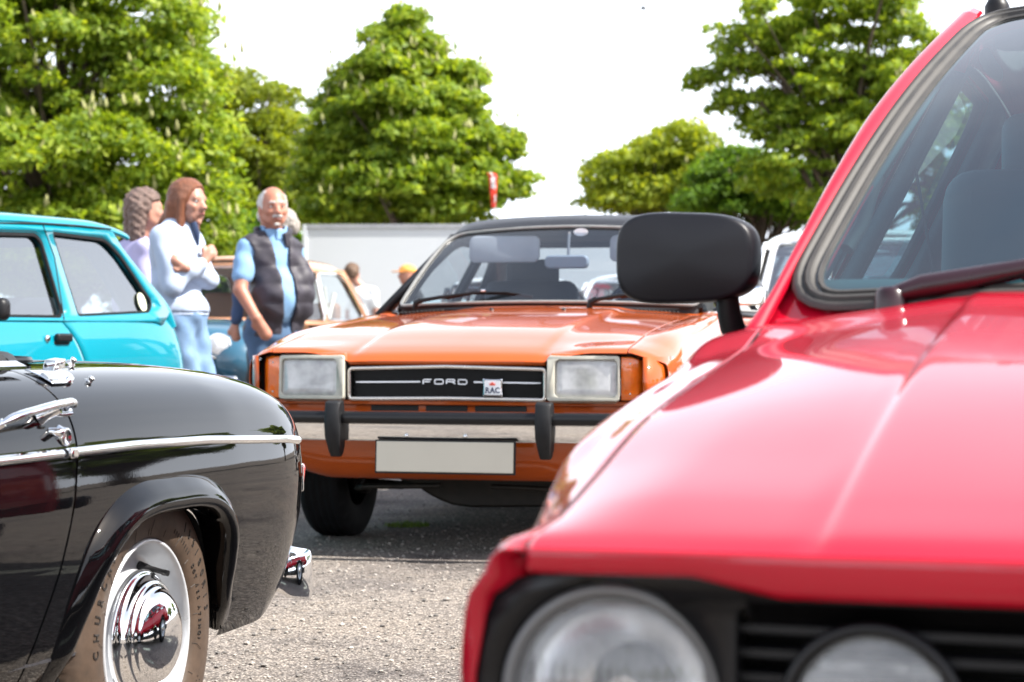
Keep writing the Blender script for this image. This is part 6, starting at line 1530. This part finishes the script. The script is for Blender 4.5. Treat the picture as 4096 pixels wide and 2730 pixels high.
def shoes(root, pts, yaw, m=None):
    f = np.array([math.sin(yaw), -math.cos(yaw), 0])
    for p in pts:
        p = np.array([p[0], p[1], 0]); sdf_obj('shoe', [('c', tuple(p-f*.05+[0, 0, .045]), tuple(p+f*.13+[0, 0, .035]), .045, .035), ('c', tuple(p+[0, 0, .08]), tuple(p+f*.05+[0, 0, .05]), .045, .04)], m or SHOE, root, .012, .02, cut=lambda P: .004-P[:, 2])
# ---- the man in the dark quilted gilet
def man():
    D = 13.4; o, J = place(D, 272); yaw = R(30)
    r = thing('person', 'white-haired man in dark quilted gilet and light blue shirt, hand in jeans pocket', 'person', (o[0], D, 0), 0, 'people standing among the cars')
    hc = J(628, 480); hy = R(22); hp, at = head_prims(hc, hy, 1.10)
    sl, sr = J(570, 572, -.06), J(672, 578, .13); f = np.array([math.sin(yaw), -math.cos(yaw), 0]); l = np.array([math.cos(yaw), math.sin(yaw), 0])
    ch, be, hi = np.array(J(624, 600, .03)), np.array(J(628, 680, .01)), np.array(J(622, 755, .03))
    kl, kr = J(612, 895, -.02), J(652, 895, .06); al, ar = J(606, 1035, .02), J(660, 1035, .10); el, wr, pk = J(560, 668, -.17), J(600, 732, -.245), J(620, 768, -.22)
    er, w2, p2 = J(676, 665, .24), J(668, 730, .24), J(672, 750, .2)
    tor = [('e', tuple(ch), (.170, .118, .20), yaw), ('e', tuple(be+f*.045), (.148, .140, .18), yaw), ('e', tuple(hi), (.155, .120, .13), yaw), ('c', tuple(np.array(sl)+[.02, 0, 0]), tuple(np.array(sr)-[.02, 0, 0]), .065, .065)]
    neck = [('c', tuple(np.array(hc)+[-.02, .02, -.06]), tuple(ch+[0, 0, .17]), .062, .070)]
    armL = [('c', sl, el, .055, .043), ('c', el, wr, .043, .032), ('c', wr, pk, .033, .040)]; armR = [('c', sr, er, .055, .043), ('c', er, w2, .043, .032)]
    legs = [('c', tuple(hi+l*-.08), kl, .095, .068), ('c', kl, al, .066, .048), ('c', tuple(hi+l*.08), kr, .095, .068), ('c', kr, ar, .066, .048)]
    inner = [('e', tuple(ch), (.16, .10, .17), yaw), ('e', tuple(be), (.15, .12, .14), yaw), ('e', tuple(hi), (.14, .10, .11), yaw)]
    shr = lambda L: [(a, b, c, d*.86, e*.86) for a, b, c, d, e in L]
    sdf_obj('body', hp+neck+inner+armL+armR+shr(legs)+hand_prims(wr, np.array(pk)-np.array(wr), (1, .3, 0), .9)+hand_prims(w2, (-.1, -.2, -1), (1, 0, 0), .95), SKIN, r, .010, .014)
    eyes(at, 1.1, r)
    sdf_obj('shirt', tor+[('c', sl, tuple(.35*np.array(sl)+.65*np.array(el)), .066, .067), ('c', sr, tuple(.35*np.array(sr)+.65*np.array(er)), .060, .060)]+[('c', tuple(np.array(hc)+[-.01, .02, -.14]), tuple(ch+[0, 0, .12]), .072, .09)], SHIRT, r, .011, .03, wrinkle(.0035, 20),
            cut=lambda P: np.maximum(-(P[:, 2]-(be[2]-.17)), (P[:, 2]-(hc[2]-.125))-.0*P[:, 0]))
    col = [np.array(hc)+[0, .015, -.130]+np.array([.078*math.cos(a), .075*math.sin(a), -.035*max(0, -math.sin(a-.5))]) for a in np.linspace(-1.2, 4.0, 20)]
    tube('shirt_collar', col, 0, SHIRT, r, prof=[(-.006, -.028), (.006, -.028), (.009, .024), (-.003, .026)])
    # gilet: thicker shell with quilted rings, open down the front
    def gil(P):
        d = field([(p[0], p[1], tuple(np.array(p[2])+.020), p[3]) if p[0] == 'e' else ('c', p[1], p[2], p[3]+.016, p[4]+.016) for p in tor+[('e', J(688, 668, .06), (.070, .08, .19), yaw)]], .03)(P)
        q = np.abs(np.sin(P[:, 2]*math.pi/.115+.4)); d = d-.008*np.sqrt(q)+wrinkle(.005, 26, 1.)(P)+.004
        z = P[:, 2]; rel = P-ch; lat = rel@l; fw = rel@f
        opn = np.interp(z, [be[2]-.2, be[2], ch[2], ch[2]+.22], [.035, .050, .045, .075]); cen = np.interp(z, [be[2]-.2, ch[2]+.2], [.045, .005])
        d = np.maximum(d, -np.maximum(np.abs(lat-cen)-opn, -(fw-.02)))
        d = np.maximum(d, -(z-(hi[2]-.10+.02*lat))); d = np.maximum(d, z-(ch[2]+.235))
        for s_, e_ in ((sl, el), (sr, er)):
            a = np.array(s_); b = np.array(e_); dd = (b-a)/np.linalg.norm(b-a); out = a+np.array([-.02 if a[0] < 0 else .02, 0, .02]); d = np.maximum(d, -(np.linalg.norm((P-(a+dd*.05+(a-ch)*.16)), axis=1)-.088))
        return d
    sdf_obj('gilet', None, GILET, r, .010, fn=gil, bb=((-.36, -.36, hi[2]-.2), (.38, .36, ch[2]+.30)))
    gc = [np.array(hc)+[-.005, .02, -.150]+np.array([.105*math.cos(a), .095*math.sin(a), -.05*max(0, -math.sin(a-.5))]) for a in np.linspace(-.7, 3.7, 22)]
    tube('gilet_collar', gc, 0, GILET, r, prof=[(-.012, -.045), (.012, -.045), (.016, .035), (-.006, .042)])
    sdf_obj('jeans', [('e', tuple(hi), (.170, .130, .13), yaw), ('e', tuple(hi-[0, 0, .05]), (.172, .130, .10), yaw)]+[(a, b, c, d*1.05, e*1.18) for a, b, c, d, e in legs], JEAN2, r, .012, .03, wrinkle(.004, 22, 2.), cut=lambda P: np.maximum(P[:, 2]-(hi[2]+.06), .05-P[:, 2]))
    # short white hair round the back and sides, moustache and goatee
    cut = lambda P: np.maximum(((P-np.array(at(0, 0, 0)))@np.array([math.sin(hy), -math.cos(hy), 0]))-.030, (P[:, 2]-at(0, 0, .105)[2]))
    sdf_obj('hair', [('e', at(-.020, 0, .028), (.094, .108, .104), hy), ('c', at(-.06, -.05, -.04), at(-.06, .05, -.04), .035, .035)], WHITEHAIR, r, .009, .02, wrinkle(.003, 60), cut=cut)
    sdf_obj('moustache', [('c', at(.094, -.024, -.047), at(.098, 0, -.042), .009, .010), ('c', at(.098, 0, -.042), at(.094, .024, -.047), .010, .009), ('c', at(.084, -.008, -.092), at(.084, .008, -.092), .010, .010)], WHITEHAIR, r, .006, .01)
    tube('lips', [at(.092, -.02, -.060), at(.097, 0, -.060), at(.092, .02, -.060)], .005, LIP, r, 6)
    for s_ in (-1, 1): tube('eyebrow', [at(.082, s_*.045, .032), at(.090, s_*.03, .036), at(.094, s_*.014, .031)], .006, WHITEHAIR, r, 6)
    shoes(r, (al, ar), yaw)
SHIRT = mat('light_blue_shirt', (.19, .34, .54), .8, var=.12, vscale=12, bmp=.001, bscale=200)
GILET = mat('dark_quilted_nylon', (.030, .026, .036), .6, var=.25, vscale=14, bmp=.004, bscale=22)
WHITEHAIR = hairmat('white_hair', (.48, .46, .44))
man()
# ---- the woman with crossed arms
def woman():
    D = 11.3; o, J = place(D, 186); yaw = R(62)
    r = thing('person', 'woman with long brown hair, pale sweater and jeans, standing with her arms crossed', 'person', (o[0], D, 0), 0, 'people standing among the cars')
    hc = J(434, 468); hy = R(58); hp, at = head_prims(hc, hy, 1.0); f = np.array([math.sin(yaw), -math.cos(yaw), 0]); l = np.array([math.cos(yaw), math.sin(yaw), 0])
    ch, wa, hi = np.array(J(408, 578)), np.array(J(405, 650)), np.array(J(415, 722)); sl, sr = np.array(J(382, 548, -.15)), np.array(J(425, 548, .15))
    el, er = np.array(J(408, 655, -.19)), np.array(J(470, 640, .12)); wl, wr_ = np.array(J(474, 606, -.10)), np.array(J(440, 618, -.20))
    kl, kr, al, ar = J(438, 880, -.05), J(462, 875, .06), J(452, 1050, -.02), J(505, 1050, .08)
    tor = [('e', tuple(ch), (.165, .115, .17), yaw), ('e', tuple(wa), (.140, .105, .16), yaw), ('e', tuple(hi+[0, 0, .03]), (.165, .125, .10), yaw), ('c', tuple(sl), tuple(sr), .058, .058), ('e', tuple(ch+f*.06+[0, 0, -.03]), (.13, .07, .08), yaw)]
    inner = [(p[0], p[1], tuple(np.array(p[2])*.8), p[3]) for p in tor[:3]]; legs = [('c', tuple(hi+l*-.07), kl, .088, .060), ('c', kl, al, .058, .042), ('c', tuple(hi+l*.07), kr, .088, .060), ('c', kr, ar, .058, .042)]
    neck = [('c', tuple(np.array(hc)+[-.025, 0, -.06]), tuple(ch+[0, 0, .15]), .048, .055)]
    sdf_obj('body', hp+neck+inner+[('c', tuple(sl), tuple(el), .04, .034), ('c', tuple(el), tuple(wl), .032, .024), ('c', tuple(sr), tuple(er), .04, .034), ('c', tuple(er), tuple(wr_), .032, .024)]+[(a, b, c, d*.85, e*.85) for a, b, c, d, e in legs]
            +hand_prims(wl, (.35, .35, .55), (.5, .1, -.6), .85)+hand_prims(wr_, (-.5, -.1, .35), (0, .3, .9), .85), SKIN2, r, .0095, .012)
    eyes(at, 1., r); tube('lips', [at(.090, -.018, -.056), at(.095, 0, -.055), at(.090, .018, -.056)], .005, LIP, r, 6)
    for s_ in (-1, 1): tube('eyebrow', [at(.078, s_*.042, .030), at(.086, s_*.028, .034), at(.088, s_*.014, .030)], .004, BROWN, r, 6)
    arms = [('c', tuple(sl), tuple(el), .062, .056), ('c', tuple(el), tuple(.12*el+.88*wl), .056, .040), ('c', tuple(sr), tuple(er), .060, .056), ('c', tuple(er), tuple(.12*er+.88*wr_), .054, .040)]
    sdf_obj('sweater', [(p[0], p[1], tuple(np.array(p[2])+.012), p[3]) if p[0] == 'e' else p for p in tor]+arms, SWEATER, r, .0105, .024, wrinkle(.0045, 19, .7), cut=lambda P: np.maximum(-(P[:, 2]-(hi[2]+.01)), P[:, 2]-(ch[2]+.195)))
    tube('sweater_hem', [hi+[0, 0, .022]+f*.125*math.sin(a)+l*.165*math.cos(a) for a in np.linspace(0, 6.283, 30)[:-1]], 0, SWEATER, r, closed=True, prof=[(-.008, -.025), (.010, -.022), (.010, .022), (-.008, .025)])
    tube('neck_opening', [ch+f*.105+[0, 0, .15], ch+f*.128+[0, 0, .09], ch+f*.135+[0, 0, .03]], .016, M['navy'], r, 8, scale=[1.2, 1, .3])
    sdf_obj('jeans', [('e', tuple(hi), (.165, .128, .12), yaw), ('e', tuple(hi+[0, 0, -.05]-f*.03), (.165, .125, .10), yaw)]+[(a, b, c, d*1.04, e*1.16) for a, b, c, d, e in legs], JEAN, r, .0115, .026, wrinkle(.0045, 24, 3.), cut=lambda P: np.maximum(P[:, 2]-(hi[2]+.07), .05-P[:, 2]))
    # hair: crown, side curtain and strands blown back to the left
    hb = [('e', at(-.018, 0, .040), (.090, .112, .100), hy), ('c', at(-.05, -.05, -.02), at(-.075, -.055, -.20), .058, .030), ('c', at(-.075, 0, -.02), at(-.11, .0, -.21), .062, .032), ('c', at(-.03, .07, .0), at(-.02, .078, -.19), .038, .022), ('c', at(.01, -.074, .02), at(.010, -.078, -.15), .026, .022),
          ('c', tuple(np.array(at(-.09, -.03, -.03))), tuple(np.array(at(-.19, -.04, -.12))), .036, .008), ('c', tuple(np.array(at(-.09, -.02, -.07))), tuple(np.array(at(-.20, -.05, -.19))), .036, .008)]
    face = lambda P: -(np.linalg.norm((P-np.array(at(.092, .006, -.012)))*np.array([1, 1, .80]), axis=1)-.080)
    sdf_obj('hair', hb, BROWN, r, .009, .022, wrinkle(.0015, 70), cut=face); shoes(r, (al, ar), yaw)
BROWN = hairmat('chestnut_brown_hair', (.16, .055, .025))
SWEATER = mat('pale_blue_white_sweater', (.38, .45, .58), .9, var=.06, vscale=14, bmp=.001, bscale=250)
woman()
# ---- a plainer builder for the others
def figure(label, D, bx, head, yaw, top, topm, legm, hairm, hair='short', skin=SKIN2, s=1., sh=(-.17, .17), lean=0., group='people standing among the cars', h=.014, arms=True, long_sleeve=True):
    """head: (x, y) of the head centre in the 2353-wide picture"""
    o, J = place(D, bx); r = thing('person', label, 'person', (o[0], D, 0), 0, group); hc = np.array(J(*head)); H = hc[2]
    f = np.array([math.sin(yaw), -math.cos(yaw), 0]); l = np.array([math.cos(yaw), math.sin(yaw), 0]); hp, at = head_prims(hc, yaw, s)
    b0 = np.array([hc[0]+lean, 0, 0]); ch = b0+[0, 0, H-.33*s]; wa = b0+[0, 0, H-.52*s]; hi = b0+[0, 0, H-.70*s]; S_ = [ch+l*sh[0]*s+[0, 0, .10], ch+l*sh[1]*s+[0, 0, .10]]
    kn = [hi+l*-.09*s+[0, 0, -.42*s]+f*.02, hi+l*.09*s+[0, 0, -.42*s]+f*.02]; an = [np.array([kn[0][0], kn[0][1], .09])-f*.03, np.array([kn[1][0], kn[1][1], .09])-f*.03]
    el = [S_[0]+[0, 0, -.29*s]-l*.05, S_[1]+[0, 0, -.29*s]+l*.05]; wr_ = [el[0]+[0, 0, -.20*s]+f*.10, el[1]+[0, 0, -.20*s]+f*.10]
    tor = [('e', tuple(ch), (.175*s, .115*s, .18*s), yaw), ('e', tuple(wa), (.155*s, .115*s, .16*s), yaw), ('e', tuple(hi), (.16*s, .12*s, .12*s), yaw), ('c', tuple(S_[0]), tuple(S_[1]), .058*s, .058*s)]
    legs = [('c', tuple(hi+l*-.08*s), tuple(kn[0]), .09*s, .062*s), ('c', tuple(kn[0]), tuple(an[0]), .06*s, .045*s), ('c', tuple(hi+l*.08*s), tuple(kn[1]), .09*s, .062*s), ('c', tuple(kn[1]), tuple(an[1]), .06*s, .045*s)]
    A = []
    for i in (0, 1): A += [('c', tuple(S_[i]), tuple(el[i]), .048*s, .038*s), ('c', tuple(el[i]), tuple(wr_[i]), .036*s, .026*s)]
    hands = hand_prims(wr_[0], (0, 0, -1), l, .9)+hand_prims(wr_[1], (0, 0, -1), -l, .9)
    sdf_obj('body', hp+[('c', tuple(hc+[0, .01, -.06]), tuple(ch+[0, 0, .15]), .052*s, .06*s)]+[(p[0], p[1], tuple(np.array(p[2])*.82), p[3]) for p in tor[:3]]+A+[(a, b, c, d*.85, e*.85) for a, b, c, d, e in legs]+hands, skin, r, h, .014)
    slv = []
    for i in (0, 1):
        e = el[i] if long_sleeve else .4*S_[i]+.6*el[i]; slv += [('c', tuple(S_[i]), tuple(e), .064*s, .056*s)]+([('c', tuple(el[i]), tuple(.1*el[i]+.9*wr_[i]), .054*s, .042*s)] if long_sleeve else [])
    sdf_obj(top, [(p[0], p[1], tuple(np.array(p[2])+.014), p[3]) if p[0] == 'e' else p for p in tor]+slv, topm, r, h, .026, wrinkle(.005, 20, D), cut=lambda P: np.maximum(-(P[:, 2]-(hi[2]-.03)), P[:, 2]-(ch[2]+.19)))
    sdf_obj('trousers', [('e', tuple(hi), (.165*s, .125*s, .12*s), yaw)]+[(a, b, c, d*1.05, e*1.2) for a, b, c, d, e in legs], legm, r, h, .03, wrinkle(.004, 22, D), cut=lambda P: np.maximum(P[:, 2]-(hi[2]+.05), .05-P[:, 2]))
    if hair == 'cap':
        cp = sdf_obj('cap', [('e', at(-.01, 0, .055), (.088*s, .108*s, .075*s), yaw)], hairm, r, .012, .01, cut=lambda P: -(P[:, 2]-at(0, 0, .03)[2])); V, F = lathem([(0, .0), (.004, .075*s), (.010, .078*s)], 'z', at(.105, 0, .038), 20); add('peak', V, F, hairm, cp, solid=.008)
    else:
        L = .16 if hair == 'bob' else .02; hb = [('e', at(-.018, 0, .036), (.092*s, .112*s, .100*s), yaw), ('c', at(-.06, -.05, 0), at(-.07, -.05, -L), .055*s, .045*s), ('c', at(-.06, .05, 0), at(-.07, .05, -L), .055*s, .045*s)]
        sdf_obj('hair', hb, hairm, r, .010, .025, wrinkle(.007 if hair == 'bob' else .003, 75), cut=lambda P: ((P-np.array(at(0, 0, 0)))@f)-np.where(P[:, 2] > at(0, 0, .05)[2], .085, .015))
    shoes(r, an, yaw); return r
LAV = mat('lavender_white_shirt', (.38, .36, .56), .85, var=.08); GREYBROWN = hairmat('grey_brown_curly_hair', (.13, .085, .07)); GREY = hairmat('grey_hair', (.30, .27, .24)); DBROWN = hairmat('dark_brown_hair', (.10, .055, .03))
figure('person with bushy grey-brown hair in a lavender shirt, just behind the woman', 12.6, 142, (335, 484), R(118), 'shirt', LAV, JEAN2, GREYBROWN, 'bob', s=1.02, lean=-.06)
figure('person mostly hidden behind the man, grey hair and black trousers showing', 14.6, 262, (652, 520), R(-150), 'jacket', mat('navy_jacket', (.03, .06, .14), .8), mat('black_trousers', (.012, .011, .012), .85), GREY, s=.93, lean=-.10)
figure('distant man with brown hair in a white T-shirt, seen from behind', 28., 358, (811, 628), R(150), 'T_shirt', M['white_matte'], JEAN2, DBROWN, s=1.05, lean=.12, h=.022, long_sleeve=False)
figure('distant person in an orange peaked cap beside the dark small car', 27., 408, (935, 632), R(-75), 'coat', mat('black_coat', (.02, .02, .022), .8), JEAN2, mat('orange_cap', (.75, .30, .06), .7), 'cap', skin=SKIN, s=1.05, lean=.08, h=.022)
